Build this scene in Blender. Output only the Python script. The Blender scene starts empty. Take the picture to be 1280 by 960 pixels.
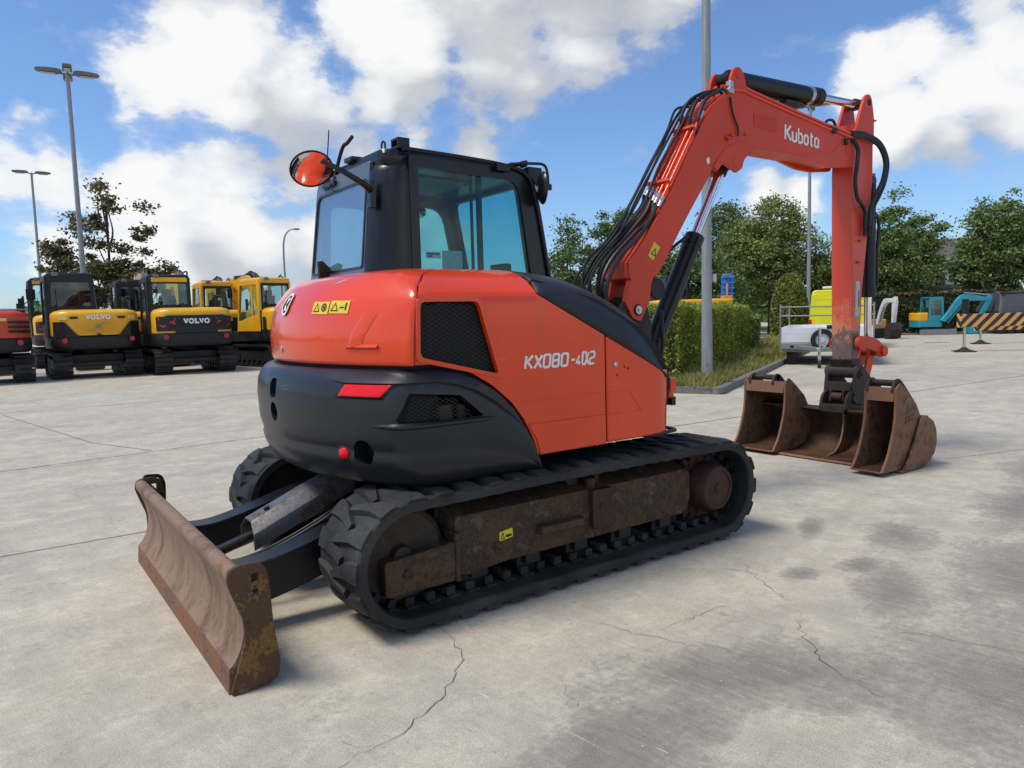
import bpy, bmesh, math, random
import numpy as np
from mathutils import Vector, Matrix, Quaternion
random.seed(7); RNG = np.random.default_rng(11)
PI = math.pi
scene = bpy.context.scene
COL = scene.collection
R = math.radians

# ------------------------------------------------------------------ materials
MATS = {}
def _nodes(name):
    m = bpy.data.materials.new(name); m.use_nodes = True
    nt = m.node_tree; b = nt.nodes['Principled BSDF']
    MATS[name] = m
    return m, nt, b
def node(nt, t, **kw):
    n = nt.nodes.new(t)
    for k, v in kw.items():
        if k.startswith('i_'):
            key = k[2:]
            n.inputs[int(key) if key.isdigit() else key.replace('_', ' ')].default_value = v
        else: setattr(n, k, v)
    return n
def noise(nt, scale, detail=4, rough=.55, vec=None, stretch=None):
    n = node(nt, 'ShaderNodeTexNoise'); n.inputs['Scale'].default_value = scale
    n.inputs['Detail'].default_value = detail; n.inputs['Roughness'].default_value = rough
    if vec is None:
        vec = node(nt, 'ShaderNodeTexCoord').outputs['Object']
    if stretch:
        mp = node(nt, 'ShaderNodeMapping'); mp.inputs['Scale'].default_value = stretch
        nt.links.new(vec, mp.inputs['Vector']); vec = mp.outputs['Vector']
    nt.links.new(vec, n.inputs['Vector'])
    return n.outputs['Fac']
def ramp(nt, fac, stops):
    r = node(nt, 'ShaderNodeValToRGB'); e = r.color_ramp.elements
    while len(e) > 1: e.remove(e[-1])
    first = True
    for p, c in stops:
        if not isinstance(c, (tuple, list)): c = (c, c, c)
        c = tuple(c) + (1,) if len(c) == 3 else c
        if first: e[0].position = p; e[0].color = c; first = False
        else:
            q = e.new(p); q.color = c
    nt.links.new(fac, r.inputs['Fac'])
    return r.outputs['Color']
def mixc(nt, fac, a, b, mode='MIX'):
    n = node(nt, 'ShaderNodeMix', data_type='RGBA', blend_type=mode)
    for s, v in ((n.inputs[0], fac), (n.inputs[6], a), (n.inputs[7], b)):
        if hasattr(v, 'links') or hasattr(v, 'node'): nt.links.new(v, s)
        elif isinstance(v, (int, float)): s.default_value = v
        else: s.default_value = tuple(v) + (1,)
    return n.outputs[2]
def math_(nt, op, a, b=None, clamp=False):
    n = node(nt, 'ShaderNodeMath', operation=op); n.use_clamp = clamp
    for s, v in ((n.inputs[0], a), (n.inputs[1], b)):
        if v is None: continue
        if isinstance(v, (int, float)): s.default_value = v
        else: nt.links.new(v, s)
    return n.outputs[0]
def bump(nt, b, fac, strength=.2, dist=.01):
    n = node(nt, 'ShaderNodeBump'); n.inputs['Strength'].default_value = strength
    n.inputs['Distance'].default_value = dist
    nt.links.new(fac, n.inputs['Height']); nt.links.new(n.outputs['Normal'], b.inputs['Normal'])

def paint(name, col, rough=.32, metal=0, coat=.0, dirt=.25, dirtcol=(.16, .13, .1), scale=3, bmp=0, dscale=40, scuff=0, scol=(.2, .2, .2), runs=.12):
    """a painted or plastic surface with uneven gloss and a film of dust"""
    m, nt, b = _nodes(name)
    n1 = noise(nt, scale, 5, .6); n2 = noise(nt, dscale, 3, .6)
    f = math_(nt, 'MULTIPLY', ramp(nt, n1, [(.42, 0), (.72, 1)]), ramp(nt, n2, [(.3, .3), (.7, 1)]))
    f = math_(nt, 'MULTIPLY', f, dirt)
    dk = tuple(c * .82 for c in col)
    base = mixc(nt, ramp(nt, noise(nt, scale * .4, 2), [(.3, 0), (.7, 1)]), dk, col)
    base = mixc(nt, f, base, dirtcol)
    if scuff:                                      # faint run marks down the panel and scrapes along it
        run = ramp(nt, noise(nt, 11, 4, .6, stretch=(1.6, 1.6, .10)), [(.52, 0), (.70, 1)])
        base = mixc(nt, math_(nt, 'MULTIPLY', run, runs), base, dirtcol)
        scr = math_(nt, 'MULTIPLY', ramp(nt, noise(nt, 9, 4, .55, stretch=(.5, .5, 9)), [(.66, 0), (.70, 1)]), ramp(nt, noise(nt, 2.3, 3), [(.5, 0), (.62, 1)]))
        base = mixc(nt, math_(nt, 'MULTIPLY', scr, scuff), base, scol)
    nt.links.new(base, b.inputs['Base Color'])
    r = math_(nt, 'ADD', math_(nt, 'MULTIPLY', n1, .22), rough - .09)
    nt.links.new(math_(nt, 'ADD', r, math_(nt, 'MULTIPLY', f, .4), True), b.inputs['Roughness'])
    b.inputs['Metallic'].default_value = metal
    b.inputs['Coat Weight'].default_value = coat; b.inputs['Coat Roughness'].default_value = .08; b.inputs['Specular IOR Level'].default_value = .35
    if bmp: bump(nt, b, n2, bmp, .004)
    return m
def worn(name, cols, rough=.55, metal=.3, scale=6, stretch=None, bmp=.25, fine=60):
    """bare, scraped or rusty steel: several tones broken up at two scales"""
    m, nt, b = _nodes(name)
    n1 = noise(nt, scale, 8, .68, stretch=stretch); n2 = noise(nt, fine, 4, .6)
    f = math_(nt, 'ADD', math_(nt, 'MULTIPLY', n1, .75), math_(nt, 'MULTIPLY', n2, .25))
    k = len(cols); st = [(.3 + .4 * i / (k - 1), c) for i, c in enumerate(cols)]
    nt.links.new(ramp(nt, f, st), b.inputs['Base Color'])
    nt.links.new(math_(nt, 'ADD', math_(nt, 'MULTIPLY', n2, .35), rough - .17), b.inputs['Roughness'])
    b.inputs['Metallic'].default_value = metal
    bump(nt, b, f, bmp, .006); b.inputs['Specular IOR Level'].default_value = .22
    return m
def plain(name, col, rough=.5, metal=0, spec=.5):
    m, nt, b = _nodes(name)
    n = noise(nt, 25, 3)
    nt.links.new(mixc(nt, ramp(nt, n, [(.35, 0), (.65, 1)]), tuple(c * .85 for c in col), col), b.inputs['Base Color'])
    b.inputs['Roughness'].default_value = rough; b.inputs['Metallic'].default_value = metal
    b.inputs['Specular IOR Level'].default_value = spec
    return m
def glass(name, tint=(.80, .93, .93), f0=.05, rough=.0, dirt=.04):
    m = bpy.data.materials.new(name); m.use_nodes = True; nt = m.node_tree; MATS[name] = m
    nt.nodes.remove(nt.nodes['Principled BSDF']); out = nt.nodes['Material Output']
    t = node(nt, 'ShaderNodeBsdfTransparent'); t.inputs['Color'].default_value = tint + (1,)
    g = node(nt, 'ShaderNodeBsdfGlossy'); g.inputs['Roughness'].default_value = rough
    g.inputs['Color'].default_value = (.92, .96, 1, 1)
    d = node(nt, 'ShaderNodeBsdfDiffuse'); d.inputs['Color'].default_value = (.45, .5, .5, 1)
    geo = node(nt, 'ShaderNodeNewGeometry'); dt = node(nt, 'ShaderNodeVectorMath', operation='DOT_PRODUCT')
    nt.links.new(geo.outputs['Normal'], dt.inputs[0]); nt.links.new(geo.outputs['Incoming'], dt.inputs[1])
    c = math_(nt, 'SUBTRACT', 1.0, math_(nt, 'ABSOLUTE', dt.outputs['Value']), True)
    fr = math_(nt, 'ADD', math_(nt, 'MULTIPLY', math_(nt, 'POWER', c, 5.0), (1 - f0) * .7), f0)
    m1 = node(nt, 'ShaderNodeMixShader'); nt.links.new(fr, m1.inputs[0])
    nt.links.new(t.outputs[0], m1.inputs[1]); nt.links.new(g.outputs[0], m1.inputs[2])
    m2 = node(nt, 'ShaderNodeMixShader')
    nt.links.new(math_(nt, 'MULTIPLY', ramp(nt, noise(nt, 4, 6, .7), [(.35, .3), (.75, 1)]), dirt), m2.inputs[0])
    nt.links.new(m1.outputs[0], m2.inputs[1]); nt.links.new(d.outputs[0], m2.inputs[2])
    nt.links.new(m2.outputs[0], out.inputs['Surface'])
    return m
def leafmat(name, c1, c2, c3, trans=.3, nscale=.6):
    m = bpy.data.materials.new(name); m.use_nodes = True; nt = m.node_tree; MATS[name] = m
    nt.nodes.remove(nt.nodes['Principled BSDF']); out = nt.nodes['Material Output']
    geo = node(nt, 'ShaderNodeNewGeometry')
    rnd = geo.outputs['Random Per Island']
    n = noise(nt, nscale, 3, .6)
    f = math_(nt, 'ADD', math_(nt, 'MULTIPLY', rnd, .5), math_(nt, 'MULTIPLY', n, .6))
    c = ramp(nt, f, [(.22, c1), (.52, c2), (.85, c3)])
    d = node(nt, 'ShaderNodeBsdfPrincipled'); d.inputs['Roughness'].default_value = .5
    d.inputs['Specular IOR Level'].default_value = .35
    t = node(nt, 'ShaderNodeBsdfTranslucent')
    nt.links.new(c, d.inputs['Base Color']); nt.links.new(c, t.inputs['Color'])
    mx = node(nt, 'ShaderNodeMixShader'); mx.inputs[0].default_value = trans
    nt.links.new(d.outputs[0], mx.inputs[1]); nt.links.new(t.outputs[0], mx.inputs[2])
    nt.links.new(mx.outputs[0], out.inputs['Surface'])
    return m

# ------------------------------------------------------------------ mesh builder
def V(*a): return Vector(a)
def perp(d):
    d = Vector(d).normalized()
    a = Vector((0, 0, 1)) if abs(d.z) < .9 else Vector((1, 0, 0))
    u = d.cross(a).normalized(); return u, d.cross(u).normalized()
class M:
    def __init__(s): s.v = []; s.f = []
    def add(s, vs, fs):
        o = len(s.v); s.v += [tuple(p) for p in vs]; s.f += [tuple(i + o for i in f) for f in fs]; return s
    def bx(s, x0, x1, y0, y1, z0, z1):
        vs = [(x, y, z) for z in (z0, z1) for x, y in ((x0, y0), (x1, y0), (x1, y1), (x0, y1))]
        return s.add(vs, [(0, 3, 2, 1), (4, 5, 6, 7), (0, 1, 5, 4), (1, 2, 6, 5), (2, 3, 7, 6), (3, 0, 4, 7)])
    def bar(s, p0, p1, w, h, up=(0, 0, 1), w1=None, h1=None):
        p0 = Vector(p0); p1 = Vector(p1); d = (p1 - p0).normalized()
        u = d.cross(Vector(up)).normalized(); n = u.cross(d).normalized()
        w1 = w if w1 is None else w1; h1 = h if h1 is None else h1
        vs = []
        for p, a, b in ((p0, w, h), (p1, w1, h1)):
            vs += [p + u * x * a / 2 + n * y * b / 2 for x, y in ((-1, -1), (1, -1), (1, 1), (-1, 1))]
        return s.add(vs, [(0, 3, 2, 1), (4, 5, 6, 7), (0, 1, 5, 4), (1, 2, 6, 5), (2, 3, 7, 6), (3, 0, 4, 7)])
    def cyl(s, p0, p1, r, n=16, r1=None):
        p0 = Vector(p0); p1 = Vector(p1); u, w = perp(p1 - p0); r1 = r if r1 is None else r1
        vs = []
        for p, q in ((p0, r), (p1, r1)):
            vs += [p + (u * math.cos(2 * PI * i / n) + w * math.sin(2 * PI * i / n)) * q for i in range(n)]
        fs = [(i, (i + 1) % n, n + (i + 1) % n, n + i) for i in range(n)]
        return s.add(vs, fs + [tuple(range(n - 1, -1, -1)), tuple(range(n, 2 * n))])
    def tube(s, path, r, n=8, closed=False, rs=None):
        P = [Vector(p) for p in path]; k = len(P); vs = []; u = None
        for i, p in enumerate(P):
            a = P[(i - 1) % k] if (closed or i) else p; b = P[(i + 1) % k] if (closed or i < k - 1) else p
            d = (b - a).normalized()
            if u is None: u = perp(d)[0]
            u = (u - d * u.dot(d)).normalized(); w = d.cross(u)
            q = rs[i] if rs else r
            vs += [p + (u * math.cos(2 * PI * j / n) + w * math.sin(2 * PI * j / n)) * q for j in range(n)]
        fs = []
        for i in range(k if closed else k - 1):
            i2 = (i + 1) % k
            fs += [(i * n + j, i * n + (j + 1) % n, i2 * n + (j + 1) % n, i2 * n + j) for j in range(n)]
        if not closed: fs += [tuple(range(n - 1, -1, -1)), tuple(range((k - 1) * n, k * n))]
        return s.add(vs, fs)
    def prism(s, poly, vec):
        P = [Vector(p) for p in poly]; n = len(P); vec = Vector(vec)
        return s.add(P + [p + vec for p in P], [tuple(range(n - 1, -1, -1)), tuple(range(n, 2 * n))] +
                     [(i, (i + 1) % n, n + (i + 1) % n, n + i) for i in range(n)])
    def xz(s, poly, y0, y1): return s.prism([(x, y0, z) for x, z in poly], (0, y1 - y0, 0))
    def yz(s, poly, x0, x1): return s.prism([(x0, y, z) for y, z in poly], (x1 - x0, 0, 0))
    def xy(s, poly, z0, z1): return s.prism([(x, y, z0) for x, y in poly], (0, 0, z1 - z0))
    def ring(s, outer, inner, vec):
        """a flat frame: two outlines with the same number of points, given depth by vec"""
        A = [Vector(p) for p in outer]; B = [Vector(p) for p in inner]; n = len(A); vec = Vector(vec)
        vs = A + B + [p + vec for p in A] + [p + vec for p in B]; fs = []
        for i in range(n):
            j = (i + 1) % n
            fs += [(i, j, n + j, n + i), (2 * n + j, 2 * n + i, 3 * n + i, 3 * n + j),
                   (j, i, 2 * n + i, 2 * n + j), (n + i, n + j, 3 * n + j, 3 * n + i)]
        return s.add(vs, fs)
    def grid(s, rows, cu=False, cv=False):
        nr = len(rows); nc = len(rows[0]); vs = [p for r in rows for p in r]; fs = []
        for i in range(nr if cv else nr - 1):
            for j in range(nc if cu else nc - 1):
                a = i; b = (i + 1) % nr; c = j; d = (j + 1) % nc
                fs.append((a * nc + c, a * nc + d, b * nc + d, b * nc + c))
        return s.add(vs, fs)
    def lathe(s, p, d, prof, n=24, cap=True):
        p = Vector(p); d = Vector(d).normalized(); u, w = perp(d)
        rows = [[p + d * h + (u * math.cos(2 * PI * i / n) + w * math.sin(2 * PI * i / n)) * r for i in range(n)] for r, h in prof]
        o = len(s.v); s.grid(rows, cu=True)
        if cap: s.f += [tuple(o + i for i in range(n)), tuple(o + (len(prof) - 1) * n + i for i in range(n))]
        return s
    def ball(s, c, r, n=12, sq=(1, 1, 1)):
        c = Vector(c); rows = []
        for i in range(1, n):
            t = PI * i / n
            rows.append([c + Vector((math.sin(t) * math.cos(2 * PI * j / (2 * n)) * r * sq[0], math.sin(t) * math.sin(2 * PI * j / (2 * n)) * r * sq[1], math.cos(t) * r * sq[2])) for j in range(2 * n)])
        o = len(s.v); s.grid(rows, cu=True); k = 2 * n
        s.f += [tuple(o + i for i in range(k)), tuple(o + (n - 2) * k + i for i in range(k))]
        return s
    def move(s, off=(0, 0, 0), rz=0, sc=1):
        c, q = math.cos(rz), math.sin(rz)
        s.v = [(x * sc * c - y * sc * q + off[0], x * sc * q + y * sc * c + off[1], z * sc + off[2]) for x, y, z in s.v]; return s

def build(name, mb, mat, parent=None, bevel=0, seg=2, smooth=38, recalc=True, merge=0, solid=0):
    me = bpy.data.meshes.new(name)
    me.from_pydata(mb.v, [], mb.f); me.validate()
    if recalc or merge:
        bm = bmesh.new(); bm.from_mesh(me)
        if merge: bmesh.ops.remove_doubles(bm, verts=bm.verts, dist=merge)
        if recalc: bmesh.ops.recalc_face_normals(bm, faces=bm.faces)
        bm.to_mesh(me); bm.free()
    o = bpy.data.objects.new(name, me); COL.objects.link(o)
    if isinstance(mat, str): mat = MATS[mat]
    me.materials.append(mat)
    if solid:
        d = o.modifiers.new('thickness', 'SOLIDIFY'); d.thickness = abs(solid); d.offset = -1 if solid > 0 else 1
    if bevel:
        d = o.modifiers.new('bevel', 'BEVEL'); d.width = bevel; d.segments = seg; d.limit_method = 'ANGLE'; d.angle_limit = R(34)
    if smooth and me.polygons:
        me.polygons.foreach_set('use_smooth', [True] * len(me.polygons)); me.set_sharp_from_angle(angle=R(smooth))
    if parent is not None: o.parent = parent
    return o
def bake(o):
    dg = bpy.context.evaluated_depsgraph_get(); dg.update()
    ne = bpy.data.meshes.new_from_object(o.evaluated_get(dg))
    o.modifiers.clear(); o.data = ne
    return ne
def cut(o, mb, bevel=0, smooth=38):
    """takes a shape out of a part, for good"""
    c = build('cutter', mb, o.data.materials[0], None)
    d = o.modifiers.new('cut', 'BOOLEAN'); d.operation = 'DIFFERENCE'; d.object = c; d.solver = 'EXACT'
    me = bake(o); cm = c.data; bpy.data.objects.remove(c); bpy.data.meshes.remove(cm)
    if bevel:
        d = o.modifiers.new('bevel', 'BEVEL'); d.width = bevel; d.segments = 2; d.limit_method = 'ANGLE'; d.angle_limit = R(34)
    me.polygons.foreach_set('use_smooth', [True] * len(me.polygons)); me.set_sharp_from_angle(angle=R(smooth))
def tag(o, label=None, cat=None, group=None, kind=None):
    for k, v in (('label', label), ('category', cat), ('group', group), ('kind', kind)):
        if v: o[k] = v
    return o
def thing(name, label, cat, loc=(0, 0, 0), rz=0, group=None):
    o = bpy.data.objects.new(name, None); COL.objects.link(o); o.empty_display_size = .2
    o.location = loc; o.rotation_euler = (0, 0, rz); return tag(o, label, cat, group)
def dup(root, loc, rz, label, group=None):
    def rec(o, par):
        c = o.copy(); COL.objects.link(c); c.parent = par
        for ch in list(o.children): rec(ch, c)
        return c
    c = rec(root, None); c.location = loc; c.rotation_euler = (0, 0, rz); tag(c, label, None, group)
    return c
def smoothpath(pts, n=8):
    """Catmull-Rom through the points"""
    P = [np.array(p, float) for p in pts]; out = []
    for i in range(len(P) - 1):
        a = P[max(i - 1, 0)]; b = P[i]; c = P[i + 1]; d = P[min(i + 2, len(P) - 1)]
        for k in range(n):
            t = k / n
            out.append(.5 * (2 * b + (c - a) * t + (2 * a - 5 * b + 4 * c - d) * t * t + (3 * b - a - 3 * c + d) * t ** 3))
    out.append(P[-1]); return [tuple(p) for p in out]
def rpoly(pts, rad, n=5):
    """2D outline with rounded corners; rad a number or one per corner; always (n+1) points per corner"""
    out = []; k = len(pts)
    for i, p in enumerate(pts):
        r = rad[i] if isinstance(rad, (list, tuple)) else rad
        p = Vector(p); a = Vector(pts[i - 1]) - p; b = Vector(pts[(i + 1) % k]) - p
        la, lb = a.length, b.length; a.normalize(); b.normalize()
        t = min(r, la * .49, lb * .49)
        p0 = p + a * t; p1 = p + b * t
        for j in range(n + 1):
            s = j / n; out.append(tuple(p0 * (1 - s) ** 2 + p * 2 * s * (1 - s) + p1 * s * s))
    return out
def interp(t, x): return float(np.interp(x, [a for a, b in t], [b for a, b in t]))

# stroke lettering: each letter a list of lines in a box one unit high
G = {
 'K': (.72, [[(.0, 0), (.0, 1)], [(.62, 1), (.06, .46)], [(.14, .55), (.66, 0)]]),
 'X': (.74, [[(0, 0), (.68, 1)], [(0, 1), (.68, 0)]]),
 '0': (.74, [[(.1, 0), (.52, 0), (.62, .1), (.62, .9), (.52, 1), (.1, 1), (0, .9), (0, .1), (.1, 0)]]),
 '8': (.74, [[(.1, 0), (.52, 0), (.62, .1), (.62, .9), (.52, 1), (.1, 1), (0, .9), (0, .1), (.1, 0)], [(.05, .51), (.57, .51)]]),
 '-': (.5, [[(0, .45), (.38, .45)]]),
 '4': (.60, [[(.38, 0), (.38, .42)], [(.30, 1), (0, .25), (.54, .25)]]),
 'a': (.84, [[(.48, .78), (.38, 1), (.1, 1), (0, .9), (0, .1), (.1, 0), (.38, 0), (.46, .2)], [(.80, 1), (.40, .0)], [(.36, .98), (.80, .0)]]),
 '2': (.7, [[(0, 1), (.5, 1), (.6, .9), (.6, .62), (.5, .52), (.1, .48), (0, .38), (0, 0), (.6, 0)]]),
 'u': (.58, [[(0, .66), (0, .14), (.1, .02), (.3, .02), (.42, .1)], [(.46, .66), (.46, 0)]]),
 'b': (.6, [[(0, 1), (0, .08)], [(0, .02), (.34, .02), (.46, .14), (.46, .5), (.34, .64), (.12, .64)]]),
 'o': (.62, [[(.12, .02), (.34, .02), (.46, .14), (.46, .52), (.34, .64), (.12, .64), (0, .52), (0, .14), (.12, .02)]]),
 't': (.42, [[(.1, .92), (.1, .12), (.2, .02), (.3, .02)], [(.14, .66), (.32, .66)]]),
 'A': (.58, [[(.46, .64), (.46, 0)], [(.42, .02), (.12, .02), (0, .14), (0, .5), (.12, .64), (.3, .64)]]),
 'k': (.66, [[(0, 0), (0, 1)], [(.5, 1), (.08, .6)], [(.14, .5), (.52, .02)]]),
 'V': (.98, [[(.1, 1), (.42, .04)], [(.74, 1), (.46, .04)], [(-.04, .96), (.28, .96)], [(.58, .96), (.9, .96)]]),
 'O': (1.0, [[(.25, 0.04), (.6, .04), (.82, .28), (.82, .72), (.6, .96), (.25, .96), (.04, .72), (.04, .28), (.25, .04)]]),
 'L': (.82, [[(.18, 1), (.18, 0)], [(0, .96), (.36, .96)], [(0, .04), (.68, .04), (.68, .3)]]),
 'E': (.6, [[(.5, 1), (0, 1), (0, 0), (.5, 0)], [(0, .5), (.4, .5)]]), 'R': (.66, [[(0, 0), (0, 1), (.5, 1), (.5, .5), (0, .5)], [(.2, .5), (.55, 0)]]),
 'C': (.66, [[(.55, 1), (0, 1), (0, 0), (.55, 0)]]), ' ': (.4, []), 'B': (.66, [[(0, 0), (0, 1), (.5, 1), (.5, .5), (0, .5)], [(0, 0), (.55, 0), (.55, .5)]]),
}
def letters(mb, text, org, ux, uy, h, th, slant=0, gap=.14, wide=1, depth=.003, nrm=None):
    """org bottom-left corner; ux / uy unit directions; every stroke a thin raised bar"""
    org = Vector(org); ux = Vector(ux).normalized(); uy = Vector(uy).normalized()
    nz = Vector(nrm) if nrm else ux.cross(uy); x = 0; k = 0
    for ch in text:
        w, strokes = G[ch]
        sc = .86 if ch == '4' else 1
        for st in strokes:
            P = [Vector((x + px * wide * sc + slant * py * sc, py * sc)) * h for px, py in st]
            closed = (P[0] - P[-1]).length < 1e-6
            if closed: P = P[:-1]
            n = len(P); L = []; Q = []
            for i, p in enumerate(P):
                d0 = (p - P[i - 1]).normalized() if (i or closed) else None
                d1 = (P[(i + 1) % n] - p).normalized() if (i < n - 1 or closed) else None
                if d0 is None: d0 = d1
                if d1 is None: d1 = d0
                m = (d0 + d1).normalized(); nn = Vector((-m.y, m.x)); c = max(.5, nn.dot(Vector((-d0.y, d0.x))))
                L.append(p + nn * th / 2 / c); Q.append(p - nn * th / 2 / c)
            k += 1; z0 = nz * .0003 * (k % 5); z1 = nz * (depth + .0004 * (k % 5))
            T = lambda q, z: org + ux * q.x + uy * q.y + z
            vs = [T(q, z0) for q in L] + [T(q, z0) for q in Q] + [T(q, z1) for q in L] + [T(q, z1) for q in Q]
            fs = []
            for i in range(n if closed else n - 1):
                j = (i + 1) % n
                fs += [(2 * n + i, 2 * n + j, 3 * n + j, 3 * n + i), (i, j, 2 * n + j, 2 * n + i), (n + i, n + j, 3 * n + j, 3 * n + i)]
            if not closed: fs += [(0, n, 3 * n, 2 * n), (n - 1, 2 * n - 1, 4 * n - 1, 3 * n - 1)]
            mb.add(vs, fs)
        x += (w * wide) * sc + gap
    return x * h
# ------------------------------------------------------------------ material list
paint('red_paint', (.80, .058, .006), .22, coat=.45, dirt=.06, dscale=90, scuff=.25, scol=(.85, .25, .15))
paint('red_dull', (.66, .050, .012), .38, dirt=.14, bmp=.05, scuff=.25, scol=(.6, .16, .1))
paint('charcoal_plastic', (.013, .0155, .021), .37, coat=.12, dirt=.10, dirtcol=(.10, .095, .09), dscale=120, scuff=.45, scol=(.10, .105, .11), runs=.03)
paint('cover_plastic', (.018, .020, .024), .5, dirt=.10, dirtcol=(.12, .11, .1), bmp=.06, dscale=200)
paint('black_steel', (.007, .008, .011), .36, dirt=.18, dirtcol=(.09, .075, .06))
paint('black_rubber', (.016, .0165, .018), .66, dirt=.75, dirtcol=(.10, .095, .085), bmp=.25, dscale=60)
paint('tyre_rubber', (.014, .014, .015), .7, dirt=.2)
paint('hose_rubber', (.011, .012, .014), .42, dirt=.25, dirtcol=(.08, .075, .07))
paint('cab_black', (.006, .007, .010), .30, coat=.15, dirt=.06, dirtcol=(.1, .1, .1))
paint('cab_inside', (.016, .017, .018), .7, dirt=.1)
plain('headliner', (.32, .33, .33), .8)
paint('grey_cab', (.10, .11, .125), .25, coat=.3, dirt=.15)
plain('pale_film', (.45, .55, .56), .3)
plain('dark_void', (.006, .006, .007), .8)
paint('grey_steel', (.26, .27, .29), .42, metal=.5, dirt=.4)
plain('chrome', (.78, .78, .8), .12, metal=1)
plain('zinc', (.55, .55, .54), .35, metal=.9)
plain('white_print', (.82, .81, .79), .5)
plain('yellow_sticker', (.75, .55, .02), .45)
plain('black_print', (.015, .015, .015), .5)
plain('label_grey', (.45, .46, .46), .45)
worn('track_frame_steel', [(.013, .010, .008), (.034, .022, .015), (.10, .055, .030), (.040, .028, .021), (.12, .085, .058), (.05, .035, .026)], .68, .05, 5, bmp=.3)
worn('hub_steel', [(.025, .013, .011), (.062, .028, .022), (.06, .042, .036)], .62, .1, 8)
worn('blade_steel', [(.045, .024, .015), (.14, .068, .034), (.19, .120, .082), (.255, .168, .115), (.20, .095, .042), (.08, .036, .018)], .55, .05, 6, stretch=(1, 1, .22))
worn('edge_rust', [(.12, .05, .024), (.235, .105, .052), (.17, .095, .062), (.09, .042, .026)], .6, .2, 7)
worn('end_plate_steel', [(.018, .014, .013), (.035, .024, .019), (.055, .033, .022), (.10, .055, .030), (.075, .042, .026), (.20, .115, .035), (.05, .03, .02), (.035, .022, .016)], .55, .15, 6)
worn('bucket_steel', [(.035, .021, .014), (.115, .060, .032), (.24, .130, .072), (.085, .055, .036), (.17, .085, .042)], .62, .15, 5)
worn('bucket_inside', [(.018, .013, .010), (.055, .031, .02), (.11, .056, .032), (.04, .026, .019)], .7, .1, 4)
worn('dark_iron', [(.018, .016, .015), (.045, .036, .03), (.075, .055, .042)], .55, .3, 9)
worn('scraped_blue', [(.018, .021, .03), (.05, .057, .075), (.13, .13, .135), (.085, .055, .04), (.03, .033, .042)], .45, .1, 7)
glass('cab_glass', (.58, .82, .84), .025, dirt=.008)
paint('red_patch', (.60, .032, .008), .42, dirt=.08)
glass('rear_glass', (.55, .66, .70), .30, dirt=.10)
glass('far_glass', (.74, .90, .92), .05, dirt=.04)
plain('mirror_glass', (.8, .82, .85), .03, metal=1)
def lamp(name, col, emit=0):
    m, nt, b = _nodes(name); b.inputs['Roughness'].default_value = .3; b.inputs['Coat Weight'].default_value = .15; b.inputs['Specular IOR Level'].default_value = .3
    w = node(nt, 'ShaderNodeTexVoronoi'); w.inputs['Scale'].default_value = 90
    nt.links.new(node(nt, 'ShaderNodeTexCoord').outputs['Object'], w.inputs['Vector'])
    nt.links.new(mixc(nt, w.outputs['Distance'], tuple(c * .75 for c in col), col), b.inputs['Base Color'])
lamp('red_lens', (.85, .006, .010))
# arm paint: scraped to rust towards its lower end
m, nt, b = _nodes('arm_paint')
tc = node(nt, 'ShaderNodeTexCoord').outputs['Object']
sep = node(nt, 'ShaderNodeSeparateXYZ'); nt.links.new(tc, sep.inputs[0])
n1 = noise(nt, 7, 8, .7); n2 = noise(nt, 30, 5, .7)
h = math_(nt, 'ADD', math_(nt, 'MULTIPLY', math_(nt, 'SUBTRACT', 1.30, sep.outputs['Z']), 2.4), math_(nt, 'ADD', math_(nt, 'MULTIPLY', math_(nt, 'SUBTRACT', n1, .5), 2.0), math_(nt, 'MULTIPLY', math_(nt, 'SUBTRACT', n2, .5), 1.6)))
wear = ramp(nt, h, [(.0, 0), (.14, 1)]); bare = ramp(nt, math_(nt, 'MULTIPLY', math_(nt, 'ADD', h, .75), .7), [(.02, 0), (.42, 1)])
red = mixc(nt, n1, (.56, .05, .024), (.66, .07, .03))
c = mixc(nt, math_(nt, 'MULTIPLY', bare, .55), red, (.62, .30, .15)); c = mixc(nt, wear, c, ramp(nt, n2, [(.35, (.10, .055, .04)), (.6, (.17, .12, .10))]))
nt.links.new(c, b.inputs['Base Color']); nt.links.new(math_(nt, 'ADD', math_(nt, 'MULTIPLY', wear, .2), .38), b.inputs['Roughness'])

# ------------------------------------------------------------------ the large red excavator
EX = thing('excavator', 'large red and charcoal tracked excavator with black cab parked in the middle of the yard', 'excavator')

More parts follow.
